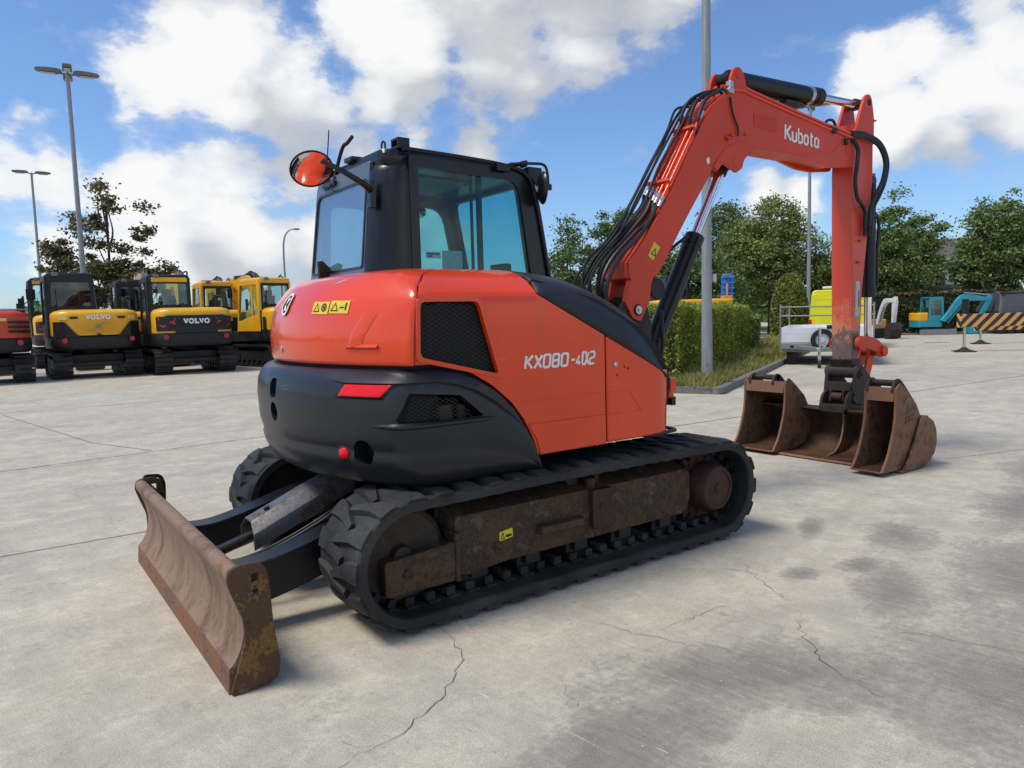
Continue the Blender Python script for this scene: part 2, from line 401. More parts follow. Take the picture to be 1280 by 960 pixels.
# --- tracks
XA, ZA, RB = 1.155, .345, .300
LEN = 4 * XA + 2 * PI * RB
def tp(s, h):
    s %= LEN
    if s < 2 * XA:
        x = XA - s; q = math.sin(PI * s / (2 * XA))
        return (x, ZA + RB + h + .012 * q)
    s -= 2 * XA
    if s < PI * RB:
        a = PI / 2 + s / RB; return (-XA + math.cos(a) * (RB + h), ZA + math.sin(a) * (RB + h))
    s -= PI * RB
    if s < 2 * XA: return (-XA + s, ZA - RB - h)
    s -= 2 * XA; a = -PI / 2 + s / RB
    return (XA + math.cos(a) * (RB + h), ZA + math.sin(a) * (RB + h))
def rubber(y0, y1, sg):
    """y0 inner edge, y1 outer edge"""
    mb = M(); n = 132
    w = y1 - y0
    prof = [(0, -.034), (0, .010), (.02, .018), (.10, .017), (.16, .010), (.84, .010), (.90, .017), (.98, .018), (1, .010), (1, -.034), (.97, -.040), (.90, -.034), (.10, -.034), (.03, -.040)]
    rows = []
    for t, h in prof: rows.append([(lambda p: (p[0], y0 + w * t, p[1]))(tp(LEN * i / n, h)) for i in range(n)])
    mb.grid(rows, cu=True, cv=True)
    k = 42; pitch = LEN / k
    for i in range(k):
        for side in (0, 1):
            s0 = i * pitch + side * pitch * .5
            # a tread block: wide at the edge, slanting towards the middle
            ya, yb, yc = (.985, .60, .40) if side else (.015, .40, .60)
            lens = [(ya, -.004, .108), (ya + (yb - ya) * .25, .0, .104), (ya + (yb - ya) * .6, .012, .104), (yb, .045, .115), (yc, .085, .135)]
            top = []; bot = []
            for t, a, c in lens:
                yy = y0 + w * t; tr = []; br = []
                for q in (0, .33, .67, 1):
                    s = s0 + a + (c - a) * q
                    st = s0 + a + .012 + (c - a - .024) * q
                    tr.append((tp(st, .027 if t in (.985, .015) else .038), yy)); br.append((tp(s, .008), yy))
                top.append([(p[0], yy, p[1]) for p, yy in tr]); bot.append([(p[0], yy, p[1]) for p, yy in br])
            # pull the top edge in a little at the ends
            off = .012 if side else -.012
            top[0] = [(x, y - off, z) for x, y, z in top[0]]; top[-1] = [(x, y + off, z) for x, y, z in top[-1]]
            o = len(mb.v); nc = 4; nr = len(lens)
            mb.grid(top); ob = len(mb.v); mb.add([p for r_ in bot for p in r_], [])
            for r_ in range(nr - 1):
                for cc in (0, nc - 1): mb.f.append((o + r_ * nc + cc, o + (r_ + 1) * nc + cc, ob + (r_ + 1) * nc + cc, ob + r_ * nc + cc))
            for cc in range(nc - 1):
                for r_ in (0, nr - 1): mb.f.append((o + r_ * nc + cc, o + r_ * nc + cc + 1, ob + r_ * nc + cc + 1, ob + r_ * nc + cc))
    for i in range(54):                                       # guide lugs inside the belt
        for t in (.40, .60):
            s = LEN * i / 54; a = tp(s, -.085); c = tp(s, -.03); d = tp(s + .05, -.085); e = tp(s + .05, -.03); yy = y0 + w * t
            P = [(a[0], a[1]), (c[0], c[1]), (e[0], e[1]), (d[0], d[1])]
            mb.xz(P, yy - .03, yy + .03)
        s = LEN * i / 54; a = tp(s, -.045); c = tp(s, -.03); d = tp(s + .07, -.045); e = tp(s + .07, -.03)
        mb.xz([a, c, e, d], y0 + w * .28, y0 + w * .72)
    return mb
YO, YI = 1.065, .61
for sg in (-1, 1):
    y0, y1 = (-YI, -YO) if sg < 0 else (YI, YO)
    tr = build('rubber_track', rubber(y0, y1, sg), 'black_rubber', EX, smooth=30)
    mb = M()
    yo = sg * .93; yi = sg * .70
    mb.xz(rpoly([(-.86, .20), (-.80, .17), (-.55, .195), (.90, .205), (.93, .23), (.96, .30), (.96, .47), (.90, .50), (-.86, .50)], .02, 2), yi, yo)
    mb.prism([(-.86, yo - sg * .004, .498), (-.86, sg * .80, .545), (-.86, sg * .72, .545), (-.86, sg * .72, .498)], (1.79, 0, 0))
    mb.xz(rpoly([(-1.275, .165), (-.87, .165), (-.87, .375), (-1.275, .345)], .015, 2), sg * .945, sg * .72)
    mb.bx(-.875, -.845, min(sg * .70, sg * .955), max(sg * .70, sg * .955), .16, .42)
    fr = build('track_frame', mb, 'track_frame_steel', EX, bevel=.008)
    mb = M(); mb.cyl((-1.15, sg * .945, .265), (-1.15, sg * .953, .265), .027, 16)
    for i in range(4): mb.cyl((-1.1 + i * .085, sg * .945, .205), (-1.1 + i * .085, sg * .948, .205), .009, 8)
    build('pin', mb, 'dark_iron', fr)
    mb = M(); mb.prism([(-.33, yo, .36), (-.33, sg * .985, .352), (-.33, sg * .985, .31), (-.33, yo, .30)], (.32, 0, 0))
    build('step', mb, 'track_frame_steel', fr, bevel=.005)
    mb = M(); mb.xz(rpoly([(.07, .265), (.24, .265), (.24, .37), (.20, .47), (.20, .49), (.07, .49)], .015, 2), sg * .93, sg * .965)
    mb.bx(.06, .215, min(sg * .80, sg * .975), max(sg * .80, sg * .975), .485, .497); mb.cyl((.14, sg * .965, .39), (.14, sg * .972, .39), .02, 12); mb.cyl((.10, sg * .90, .497), (.10, sg * .90, .56), .035, 12); mb.cyl((.17, sg * .86, .497), (.17, sg * .86, .58), .03, 12)
    build('bracket', mb, 'hub_steel', fr, bevel=.004)
    mb = M()                                                 # idler wheel at the rear
    mb.lathe((-XA, sg * .72, ZA), (0, sg, 0), [(.03, 0), (.23, 0), (.245, .03), (.245, .05), (.20, .07), (.20, .1), (.245, .12), (.25, .15), (.22, .17), (.14, .15), (.06, .15), (.05, .19)], 32)
    build('idler_wheel', mb, 'dark_iron', EX)
    mb = M()                                                 # toothed drive sprocket and its hub
    P = []
    for i in range(19):
        for a, r_ in ((-.30, .215), (-.16, .262), (.16, .262), (.30, .215)): t = (i + a) * 2 * PI / 19; P.append((XA + math.cos(t) * r_, ZA + math.sin(t) * r_))
    mb.xz(P, sg * .82, sg * .86)
    sp = build('sprocket', mb, 'hub_steel', EX)
    mb = M(); mb.lathe((XA, sg * .70, ZA), (0, sg, 0), [(.2, 0), (.2, .12), (.165, .14), (.165, .27), (.150, .30), (.143, .31), (.12, .312), (.118, .305), (.03, .305), (.03, .312), (.0, .312)], 40)
    for i in range(14):
        t = i * 2 * PI / 14; c = (XA + math.cos(t) * .185, sg * .80, ZA + math.sin(t) * .185); mb.cyl((c[0], sg * .82, c[2]), (c[0], sg * .872, c[2]), .014, 6)
    build('hub', mb, 'hub_steel', sp)
    for i in range(5):
        x = -.72 + .36 * i; mb = M()
        mb.lathe((x, sg * .70, .145), (0, sg, 0), [(.03, 0), (.085, 0), (.085, .05), (.06, .06), (.06, .14), (.085, .15), (.085, .19), (.03, .2)], 20)
        mb.xz([(x - .05, .15), (x + .05, .15), (x + .04, .28), (x - .04, .28)], sg * .90, sg * .93)
        build('roller', mb, 'black_steel', EX)
    mb = M(); mb.lathe((.0, sg * .70, .565), (0, sg, 0), [(.02, 0), (.05, 0), (.05, .16), (.02, .16)], 16); build('carrier_roller', mb, 'dark_iron', EX)
    mb = M(); mb.xz(rpoly([(-.585, .315), (-.497, .325), (-.497, .375), (-.585, .365)], .006, 2), sg * .9305, sg * .934)
    st = build('warning_sticker', mb, 'yellow_sticker', fr)
    mb = M()
    mb.ring([(-.577, sg * .9345, .322), (-.551, sg * .9345, .324), (-.564, sg * .9345, .366)], [(-.571, sg * .9345, .327), (-.557, sg * .9345, .328), (-.564, sg * .9345, .354)], (0, sg * .001, 0))
    mb.bx(-.545, -.505, min(sg * .9345, sg * .9355), max(sg * .9345, sg * .9355), .330, .345); build('print', mb, 'black_print', st)
# --- frame between the tracks
mb = M()
mb.xy(rpoly([(-.75, -.36), (-.40, -.72), (.40, -.72), (.75, -.36), (.75, .36), (.40, .72), (-.40, .72), (-.75, .36)], .05, 3), .28, .58)
mb.bx(-.98, -.70, -.34, .34, .30, .56)
mb.lathe((0, 0, .58), (0, 0, 1), [(.5, 0), (.5, .07), (.56, .075), (.56, .125), (.48, .13)], 40)
build('centre_frame', mb, 'black_steel', EX, bevel=.012)
# --- dozer blade
BX = -2.0
face = [(-2.058, .112), (-2.034, .135), (-2.004, .20), (-1.992, .27), (-1.996, .33), (-2.012, .40), (-2.032, .452), (-2.046, .480), (-2.050, .505), (-2.040, .526), (-2.018, .535), (-1.994, .528), (-1.985, .508)]
back = [(x + .022, z - .004) for x, z in face[:7]][::-1]
mb = M(); mb.xz(smoothpath(face, 3) + [(-1.985, .49), (-2.012, .482)] + back, -1.088, 1.088)
bl = build('dozer_blade', mb, 'blade_steel', EX, smooth=40)
mb = M(); mb.xz([(-2.068, .002), (-2.050, -.0), (-2.030, .110), (-2.050, .116), (-2.060, .108)], -1.088, 1.088)
for i in range(9): mb.cyl((-2.058, -.96 + .24 * i, .062), (-2.066, -.96 + .24 * i, .060), .014, 8)
build('cutting_edge', mb, 'edge_rust', bl, bevel=.003)
side = rpoly([(-2.066, .0), (-1.895, .012), (-1.862, .035), (-1.852, .10), (-1.874, .25), (-1.881, .43), (-1.892, .515), (-1.93, .542), (-2.0, .545), (-2.045, .530), (-2.056, .48), (-2.03, .40), (-1.998, .31), (-1.994, .22), (-2.026, .12)], .02, 3)
for sg in (-1, 1):
    mb = M(); mb.xz(side, sg * 1.09, sg * 1.112)
    e = build('end_plate', mb, 'end_plate_steel', bl, bevel=.004)
    mb = M(); mb.xz(rpoly([(-1.958, .405), (-1.928, .405), (-1.928, .435), (-1.958, .435)], .015, 4), sg * 1.07, sg * 1.13); mb.xz(rpoly([(-1.958, .455), (-1.925, .455), (-1.925, .5), (-1.958, .5)], .01, 3), sg * 1.07, sg * 1.13)
    cut(e, mb)
mb = M()
o = rpoly([(-2.0, .50), (-1.87, .36), (-1.865, .50), (-1.89, .555), (-2.0, .56)], .03, 3); i_ = rpoly([(-1.965, .505), (-1.90, .43), (-1.89, .50), (-1.91, .535), (-1.965, .535)], .012, 3)
mb.ring([(x, 1.113, z) for x, z in o], [(x, 1.113, z) for x, z in i_], (0, .02, 0)); build('lifting_eye', mb, 'black_steel', bl)
mb = M()
mb.bx(-1.978, -1.92, -1.05, 1.05, .16, .20); mb.bx(-1.966, -1.92, -1.05, 1.05, .34, .38)
for y in (-.75, -.25, .25, .75): mb.xz([(-1.982, .16), (-1.88, .15), (-1.88, .36), (-1.975, .38)], y - .012, y + .012)
build('stiffener', mb, 'black_steel', bl, bevel=.004)
for sg in (-1, 1):
    mb = M()
    y = sg * .46
    arm = smoothpath([(-1.972, .40), (-1.90, .355), (-1.75, .345), (-1.55, .385), (-1.25, .465), (-.85, .52)], 5)
    low = smoothpath([(-.85, .30), (-1.25, .25), (-1.60, .165), (-1.85, .12), (-1.972, .15)], 5)
    mb.xz(arm + low, y - .06, y + .06)
    mb.xz([(x, z + .006) for x, z in arm] + [(x, z - .012) for x, z in arm[::-1]], y - .075, y + .075)
    mb.cyl((-.86, y - .1, .41), (-.86, y + .1, .41), .05, 16)
    build('blade_arm', mb, 'black_steel', EX, bevel=.006)
mb = M(); mb.cyl((-1.94, 0, .255), (-1.62, 0, .345), .030, 14); mb.cyl((-1.62, 0, .345), (-.95, 0, .56), .062, 20)
mb.bx(-1.972, -1.9, -.09, -.05, .18, .32); mb.bx(-1.972, -1.9, .05, .09, .18, .32)
cy = build('blade_cylinder', mb, 'black_steel', EX)
mb = M()
for (x0, z0, x1, z1) in ((-1.66, .372, -1.06, .625),):
    A = [(x0, -.115, z0), (x0 + .01, -.05, z0 + .055), (x0 + .01, .05, z0 + .055), (x0, .115, z0)]; B = [(x1, -.115, z1), (x1 + .01, -.05, z1 + .055), (x1 + .01, .05, z1 + .055), (x1, .115, z1)]
    A = [(x0, -.12, z0 - .085)] + A + [(x0, .12, z0 - .085)]; B = [(x1, -.12, z1 - .085)] + B + [(x1, .12, z1 - .085)]
    mb.grid([A, B])
g = build('cylinder_guard', mb, 'scraped_blue', cy, solid=.012, bevel=.003, recalc=False)
mb = M()
for x, z in ((-1.55, .479), (-1.2, .625)): mb.cyl((x, -.03, z), (x - .008, -.03, z + .02), .016, 8)
build('bolt', mb, 'dark_iron', g)
mb = M()
for y in (-.21, -.17, .2):
    mb.tube(smoothpath([(-1.02, y, .56), (-1.3, y - .02, .42), (-1.6, y, .30), (-1.8, y * .8, .26), (-1.93, y * .4, .27)], 6), .011, 8)
build('hydraulic_hose', mb, 'hose_rubber', EX)

# --- upper structure
def outline(h, c, yh, xf, off, n, sm=.12):
    rho = h + off; xc = c - math.sqrt(rho * rho - yh * yh); a = math.asin(yh / rho); pts = []
    for i in range(100): pts.append((xf + (xc - xf) * i / 100, -yh))
    for i in range(301):
        t = -a + 2 * a * i / 300; pts.append((c - math.cos(t) * rho, math.sin(t) * rho))
    for i in range(1, 101): pts.append((xc + (xf - xc) * i / 100, yh))
    P = np.array(pts); d = np.r_[0, np.cumsum(np.hypot(*np.diff(P, axis=0).T))]
    s = np.linspace(0, d[-1], 600); Q = np.c_[np.interp(s, d, P[:, 0]), np.interp(s, d, P[:, 1])]
    k = max(1, int(sm / (d[-1] / 600))); W = Q.copy()
    for i in range(600):
        q = min(k, i, 599 - i); W[i] = Q[i - q:i + q + 1].mean(0)
    idx = np.linspace(0, 599, n).round().astype(int)
    return W[idx]
CWP = [(.685, 1.33), (.70, 1.385), (.73, 1.425), (.80, 1.462), (.85, 1.474), (.872, 1.468), (.89, 1.472), (.95, 1.488), (1.1, 1.497), (1.19, 1.488), (1.24, 1.468), (1.27, 1.438), (1.285, 1.40)]
ARC = [(-1.2, 1.285), (-1.0, 1.285), (-.88, 1.262), (-.77, 1.225), (-.65, 1.155), (-.526, 1.052), (-.45, .955), (-.40, .865), (-.37, .79), (-.345, .70)]
# counterweight
NC = 150; rows = []; XF = -.350
zs = [a for a, b in CWP]; fine = sorted(set(zs + [.9, 1.0, 1.05, 1.15, 1.215]))
base = outline(1.497, .464, 1.03, XF, .445, NC)
rows = []
for z in fine:
    h = interp(CWP, z); d = h - 1.497
    O = outline(h, .464, 1.03 + d * .55, XF, .445, NC)
    rows.append([(O[i][0], O[i][1], .685 + (z - .685) * (min(1.285, interp(ARC, O[i][0])) - .685) / .6) for i in range(NC)])
inner = [[(p[0] * .84 - .02 * 0, p[1] * .84, p[2]) for p in rows[0]], [(p[0] * .84, p[1] * .84, p[2] - .004) for p in rows[-1]]]
mb = M(); nr = len(rows)
mb.grid([inner[0]] + rows + [inner[1]], cv=True)
k = nr + 2
mb.f.append(tuple(i * NC for i in range(k))); mb.f.append(tuple(i * NC + NC - 1 for i in range(k - 1, -1, -1)))
cwt = build('counterweight', mb, 'charcoal_plastic', EX, smooth=50)
def cwx(y, z): return .464 - math.sqrt((interp(CWP, z) + .445) ** 2 - y * y)
cm = M()
cm.cyl((-1.60, -.93, .872), (-1.12, -.70, .872), .066, 28); cm.cyl((-1.7, .0, 1.03), (-1.36, .0, 1.03), .055, 24)
cm.yz(rpoly([(-.05, 1.11), (.055, 1.11), (.055, 1.22), (-.05, 1.22)], .04, 5), -1.7, -1.40)
cut(cwt, cm, smooth=50)
cm = M(); cm.prism([(-1.20, -1.10, 1.045), (-1.14, -1.10, 1.175), (-.86, -1.10, 1.145), (-.73, -1.10, 1.035), (-.75, -1.10, 1.02), (-1.18, -1.10, 1.02)], (0, .16, 0))
cut(cwt, cm, smooth=50)
cm = M(); cm.prism([(-1.4, -.655, 1.150), (-1.4, -.915, 1.150), (-1.4, -.965, 1.228), (-1.4, -.69, 1.222)], (.30, .1, 0))
# lamp in a shallow pocket
mb = M()
def cwp(y, z, off): 
    x = cwx(y, z); n_ = Vector((x - .464, y, 0)).normalized(); return Vector((x, y, z)) + n_ * off
ys = np.linspace(0, 1, 9); low = [cwp(-.66 - .25 * t, 1.158, .006) for t in ys]; top = [cwp(-.695 - .265 * t, 1.216, .006) for t in ys]
mb.grid([low, top]); lp = build('rear_lamp', mb, 'red_lens', cwt, recalc=False, solid=.02, bevel=.002)
mb = M(); lowo = [cwp(-.635 - .29 * t, 1.146, .003) for t in ys]; topo = [cwp(-.68 - .295 * t, 1.224, .003) for t in ys]
mb.grid([lowo, topo]); build('lamp_bezel', mb, 'black_steel', cwt, recalc=False, solid=.02)
mb = M(); p = cwp(-.655, .862, .0); mb.lathe(p + Vector((.02, .006, 0)), (-.86, -.42, 0), [(.0, 0), (.03, 0), (.03, .03), (.024, .035), (0, .036)], 20); build('reflector', mb, 'red_lens', cwt)
mb = M(); p = cwp(-.655, .862, .0); mb.lathe(p + Vector((.05, .02, 0)), (-.86, -.42, 0), [(.046, 0), (.046, .054), (.034, .058), (.031, .05)], 20, cap=False); build('reflector_cup', mb, 'charcoal_plastic', cwt)
# raised brow over the lamp and vent, and the ledge below them
def moulding(zc, half, off, ya, xb, follow):
    rows = [[], [], [], []]
    n_ = 240
    O = {z: outline(interp(CWP, z), .464, 1.03 + (interp(CWP, z) - 1.497) * .55, XF, .445, n_) for z in (1.28, 1.24, 1.2, 1.15, 1.1, 1.05, 1.0, .95, .9, .8)}
    zk = sorted(O)
    def at(i, z):
        z = min(max(z, zk[0]), zk[-1]); j = max(0, min(len(zk) - 2, int(np.searchsorted(zk, z)) - 1)); t = (z - zk[j]) / (zk[j + 1] - zk[j]); p = O[zk[j]][i] * (1 - t) + O[zk[j + 1]][i] * t; return Vector((p[0], p[1], z))
    idx = [i for i in range(n_) if O[1.1][i][1] < ya and O[1.1][i][0] < xb]
    for k_, i in enumerate(idx):
        x = O[1.1][i][0]; c = min(zc, interp(ARC, x) - half - .004) if follow else zc
        e = min(1, k_ / 8, (len(idx) - 1 - k_) / 8); i0, i1 = max(i - 1, 0), min(i + 1, n_ - 1)
        d_ = (at(i1, c) - at(i0, c)).normalized(); nn = Vector((d_.y, -d_.x, 0)) * -1
        if nn.dot(at(i, c) - Vector((.2, 0, c))) < 0: nn = -nn
        for r_, (dz, o_) in zip(rows, ((half, .001), (half - .012, off), (-half + .012, off), (-half, .001))): r_.append(at(i, c + dz * (.4 + .6 * e)) + nn * (o_ * e if o_ > .002 else -.002))
    mb = M(); mb.grid(rows); return mb
build('moulding', moulding(1.250, .034, .013, -.56, -.47, True), 'charcoal_plastic', cwt, smooth=50, recalc=False)
build('moulding', moulding(1.012, .017, .016, -.86, -.60, True), 'charcoal_plastic', cwt, smooth=50, recalc=False)
# wire mesh in an opening
def lattice(poly, o, ux, uz, step, w, dep):
    """expanded-metal sheet cut to an outline (2D poly in ux / uz coordinates)"""
    mb = M(); o = Vector(o); ux = Vector(ux); uz = Vector(uz); ny = ux.cross(uz)
    xs = [p[0] for p in poly]; zs_ = [p[1] for p in poly]
    def clip(p, d):
        ts = []
        for i in range(len(poly)):
            a = Vector(poly[i]); e = Vector(poly[(i + 1) % len(poly)]) - a
            den = d.x * e.y - d.y * e.x
            if abs(den) < 1e-9: continue
            q = a - p; t = (q.x * e.y - q.y * e.x) / den; s_ = (q.x * d.y - q.y * d.x) / den
            if 0 <= s_ < 1: ts.append(t)
        ts.sort(); return list(zip(ts[::2], ts[1::2]))
    span = (max(xs) - min(xs)) + (max(zs_) - min(zs_)) * 2
    for sl, dd in ((Vector((1, .55)), 0), (Vector((1, -.55)), .0015)):
        d = sl.normalized(); nrm = Vector((-d.y, d.x)); k = int(span / step) + 2
        c = Vector(((max(xs) + min(xs)) / 2, (max(zs_) + min(zs_)) / 2))
        for i in range(-k, k):
            for a, b_ in clip(c + nrm * step * i, d):
                p0 = c + nrm * step * i + d * a; p1 = c + nrm * step * i + d * b_
                q = [p0 + nrm * w / 2, p1 + nrm * w / 2, p1 - nrm * w / 2, p0 - nrm * w / 2]
                mb.add([o + ux * v.x + uz * v.y + ny * (dep + dd) for v in q], [(0, 1, 2, 3)])
    return mb
poly2 = [(-1.17, 1.03), (-1.12, 1.155), (-.88, 1.13), (-.76, 1.03)]
build('vent_mesh', lattice(poly2, (0, -1.0, 0), (1, 0, 0), (0, 0, 1), .017, .0035, 0), 'black_steel', cwt, recalc=False, smooth=0)
mb = M(); mb.bx(-1.2, -.72, -.955, -.95, 1.0, 1.2); build('vent_backing', mb, 'dark_void', cwt)
mb = M(); mb.cyl((-.93, -.965, 1.02), (-.93, -.965, 1.10), .05, 16); mb.cyl((-.83, -.96, 1.02), (-.83, -.96, 1.09), .03, 12); build('filter', mb, 'dark_iron', cwt)

# red hood profile: z -> distance of the rear face, half width
HPR = [(1.302, 1.385, 1.00), (1.33, 1.392, 1.004), (1.45, 1.396, 1.006), (1.55, 1.382, 1.004), (1.62, 1.362, 1.0), (1.655, 1.342, .988), (1.69, 1.315, .945), (1.725, 1.288, .895), (1.757, 1.252, .83), (1.782, 1.19, .75), (1.797, 1.10, .66), (1.806, .99, .56), (1.812, .85, .45)]
SEAM = [(1.30, -1.125), (1.5, -1.115), (1.65, -1.09), (1.70, -1.05), (1.757, -.965), (1.782, -.87), (1.797, -.80), (1.806, -.75), (1.812, -.70)]
NH = 90; rows = []
for z, h, yh in HPR:
    O = outline(h, .85, yh, interp(SEAM, z) + .02, .816, NH, .10)
    rows.append([(x, y, z) for x, y in O])
mb = M(); mb.grid(rows)
hood = build('rear_hood', mb, 'red_paint', EX, smooth=60, solid=.02, bevel=.006, recalc=True)
def hoodx(y, z): return .85 - math.sqrt((float(np.interp(z, [a[0] for a in HPR], [a[1] for a in HPR])) + .816) ** 2 - y * y)
def hoodp(y, z, off):
    x = hoodx(y, z); e = .01
    n_ = Vector((1, 0, 0)); ty = Vector((hoodx(y + e, z) - x, e, 0)); tz = Vector((hoodx(y, z + e) - x, 0, e)); n_ = tz.cross(ty).normalized()
    if n_.x > 0: n_ = -n_
    return Vector((x, y, z)) + n_ * off
# pressed scoop on the hood
mb = M()
A = [hoodp(-.60 - .0 * t, 1.40 + .16 * t, .004) for t in np.linspace(0, 1, 8)]
mb.grid([[hoodp(-.615 - .10 * t, 1.395 + .175 * t ** .8, .001) for t in np.linspace(0, 1, 10)], [hoodp(-.66 - .09 * t, 1.40 + .17 * t ** .8, .013) for t in np.linspace(0, 1, 10)], [hoodp(-.72 - .09 * t, 1.41 + .15 * t ** .8, .001) for t in np.linspace(0, 1, 10)]])
build('hood_rib', mb, 'red_paint', hood, recalc=False, smooth=60)
mb = M(); mb.grid([[hoodp(-.60 - .24 * t, 1.385, .0015) for t in np.linspace(0, 1, 8)], [hoodp(-.62 - .20 * t, 1.397, .012) for t in np.linspace(0, 1, 8)], [hoodp(-.64 - .18 * t, 1.41, .001) for t in np.linspace(0, 1, 8)]])
build('hood_lip', mb, 'red_paint', hood, recalc=False, smooth=60)
def patch(y0, y1, z0, z1, off, n=6, sl=0):
    return [[hoodp(y0 + (y1 - y0) * j / n, (z0 + (z1 - z0) * i / n) + sl * (j / n), off) for j in range(n + 1)] for i in range(n + 1)]
for y0, y1 in ((-.275, -.435), (-.445, -.605)):
    mb = M(); mb.grid(patch(y0, y1, 1.572, 1.637, .003, 6, -.005)); stk = build('warning_sticker', mb, 'yellow_sticker', hood, recalc=False)
    mb = M(); cy0 = (y0 * .72 + y1 * .28)
    P = [hoodp(cy0 + .032, 1.583, .0045), hoodp(cy0 - .032, 1.582, .0045), hoodp(cy0, 1.627, .0045)]; c = (P[0] + P[1] + P[2]) / 3
    mb.ring(P, [c + (p - c) * .68 for p in P], (-.0006, 0, 0))
    cy1 = (y0 * .27 + y1 * .73)
    if y0 > -.3:
        mb.ring([hoodp(cy1 + .024 * math.cos(t), 1.603 + .022 * math.sin(t), .0045) for t in np.linspace(0, 2 * PI, 13)[:-1]], [hoodp(cy1 + .016 * math.cos(t), 1.603 + .014 * math.sin(t), .0045) for t in np.linspace(0, 2 * PI, 13)[:-1]], (-.0006, 0, 0))
        mb.grid(patch(cy1 + .008, cy1 - .008, 1.595, 1.611, .0046, 1))
    else:
        mb.grid(patch(cy1 + .03, cy1 - .004, 1.596, 1.602, .0046, 1)); mb.grid(patch(cy1 - .012, cy1 - .024, 1.585, 1.622, .0046, 1))
    build('print', mb, 'black_print', stk, recalc=False)
def hoodring(y, z, r0, r1, off): 
    a = [hoodp(y + r0 * math.cos(t), z + r0 * math.sin(t), off) for t in np.linspace(0, 2 * PI, 33)[:-1]]
    if r1 <= 0: return a
    return a, [hoodp(y + r1 * math.cos(t), z + r1 * math.sin(t), off) for t in np.linspace(0, 2 * PI, 33)[:-1]]
mb = M(); a = hoodring(.12, 1.632, .062, 0, .003); mb.prism(a, (-.004, 0, .001)); em = build('emblem', mb, 'black_print', hood)
mb = M(); a, b_ = hoodring(.12, 1.632, .064, .052, .0075); mb.ring(a, b_, (-.003, 0, .001))
for q in ([(.022, -.036), (.008, -.036), (.008, .036), (.022, .036)], [(.004, .002), (-.030, .036), (-.012, .036), (.012, .010)], [(.004, -.002), (-.030, -.036), (-.012, -.036), (.012, -.012)]):
    mb.prism([hoodp(.12 + u_, 1.632 + w_, .008) for u_, w_ in q], (-.002, 0, .0005))
build('emblem_mark', mb, 'white_print', em)
mb = M(); mb.grid([[hoodp(-.345 - .045 * t, 1.722 + .012 * t, .0012) for t in (0, .5, 1)], [hoodp(-.385 - .07 * t, 1.742 + .016 * t, .0012) for t in (0, .5, 1)]]); build('paint_scratch', mb, 'label_grey', hood, recalc=False)
mb = M(); p = hoodp(.16, 1.375, 0); mb.lathe(p, (-1, 0, 0), [(.018, 0), (.018, .006), (.010, .010), (0, .010)], 14); build('lock', mb, 'zinc', hood)
# inner body behind the panels
mb = M()
O = outline(1.355, .85, .955, -.36, .816, 60, .1); mb.xy([tuple(p) for p in O], .80, 1.60); mb.bx(-.37, .70, -.95, .95, .815, 1.05)
mb.xy([tuple(p) for p in outline(1.20, .85, .72, -.3, .816, 40, .1)], 1.60, 1.765)
mb.bx(-.95, .60, -.60, .60, .70, .802)
body = build('body_frame', mb, 'dark_void', EX)
# right side panel
PR = [(1.0, .62), (1.004, .85), (1.004, 1.05), (1.004, 1.4), (1.003, 1.60), (.998, 1.64), (.985, 1.66), (.945, 1.692), (.895, 1.725), (.83, 1.757), (.75, 1.782), (.66, 1.797), (.56, 1.806), (.40, 1.812), (.18, 1.815)]
def side_y(z):                                    # creases pressed into the lower panel
    y = 1.004
    return y
def pr(s):                                        # arclength-free profile: s in 0..1 above z=1.60
    i = s * (len(PR) - 5); k = int(min(i, len(PR) - 6)); t = i - k; a, b_ = PR[4 + k], PR[5 + k]
    return (a[0] * (1 - t) + b_[0] * t, a[1] * (1 - t) + b_[1] * t)
def line_z(x): return 1.57 - .487 * (x + .18)
mb = M()
xs = [-.36, -.3451] + list(np.linspace(-.3449, .142, 44)); xl = list(-.36 - (np.linspace(0, 1, 50) ** 1.4) * .76)[1:][::-1]
xl = sorted(set(list(-1.12 + np.linspace(0, 1, 40) * .6) + list(-.52 + np.linspace(0, 1, 30) * .158)))
ZB = .772
def zlow(x): return max(ZB, interp(ARC, x) + .022) if x < -.36 else ZB
zsamp = list(np.linspace(0, 1, 70))
rows = []
# lower block: up to z = 1.60 or the cover line
cols = xl + xs[1:]
for t in zsamp:
    r_ = []
    for x in cols:
        zt = line_z(x) - .004 if x > -.345 else 1.60; z = zlow(x) + (zt - zlow(x)) * t
        sx = interp(SEAM, z) + .03; xx = x
        if x < -1.0: xx = sx + (x + 1.12) / .12 * (-1.0 - sx)
        cor = .055 * max(0, (-1.0 - xx) / .09) ** 2
        r_.append((xx, -side_y(z) + cor * .55, z))
    rows.append(r_)
mb.grid(rows)
nl = len(cols)
kx = [i for i, x in enumerate(cols) if x <= -.345]
top = rows[-1][:len(kx)]
rows2 = [top]
for s in np.linspace(0, 1, 26)[1:]:
    y, z = pr(s); r_ = []
    x_end = -.345 + .03 * s
    a = interp(SEAM, z) + .03
    b_ = x_end
    for i in range(len(kx)):
        x = a + (b_ - a) * (top[i][0] - top[0][0]) / (top[-1][0] - top[0][0])
        cor = top[i][1] + side_y(1.6)
        r_.append((x, -y + cor * max(0, 1 - s * 2), z))
    rows2.append(r_)
mb.grid(rows2)
pan = build('side_panel', mb, 'red_paint', EX, smooth=28, merge=.0005, solid=-.024, recalc=False)
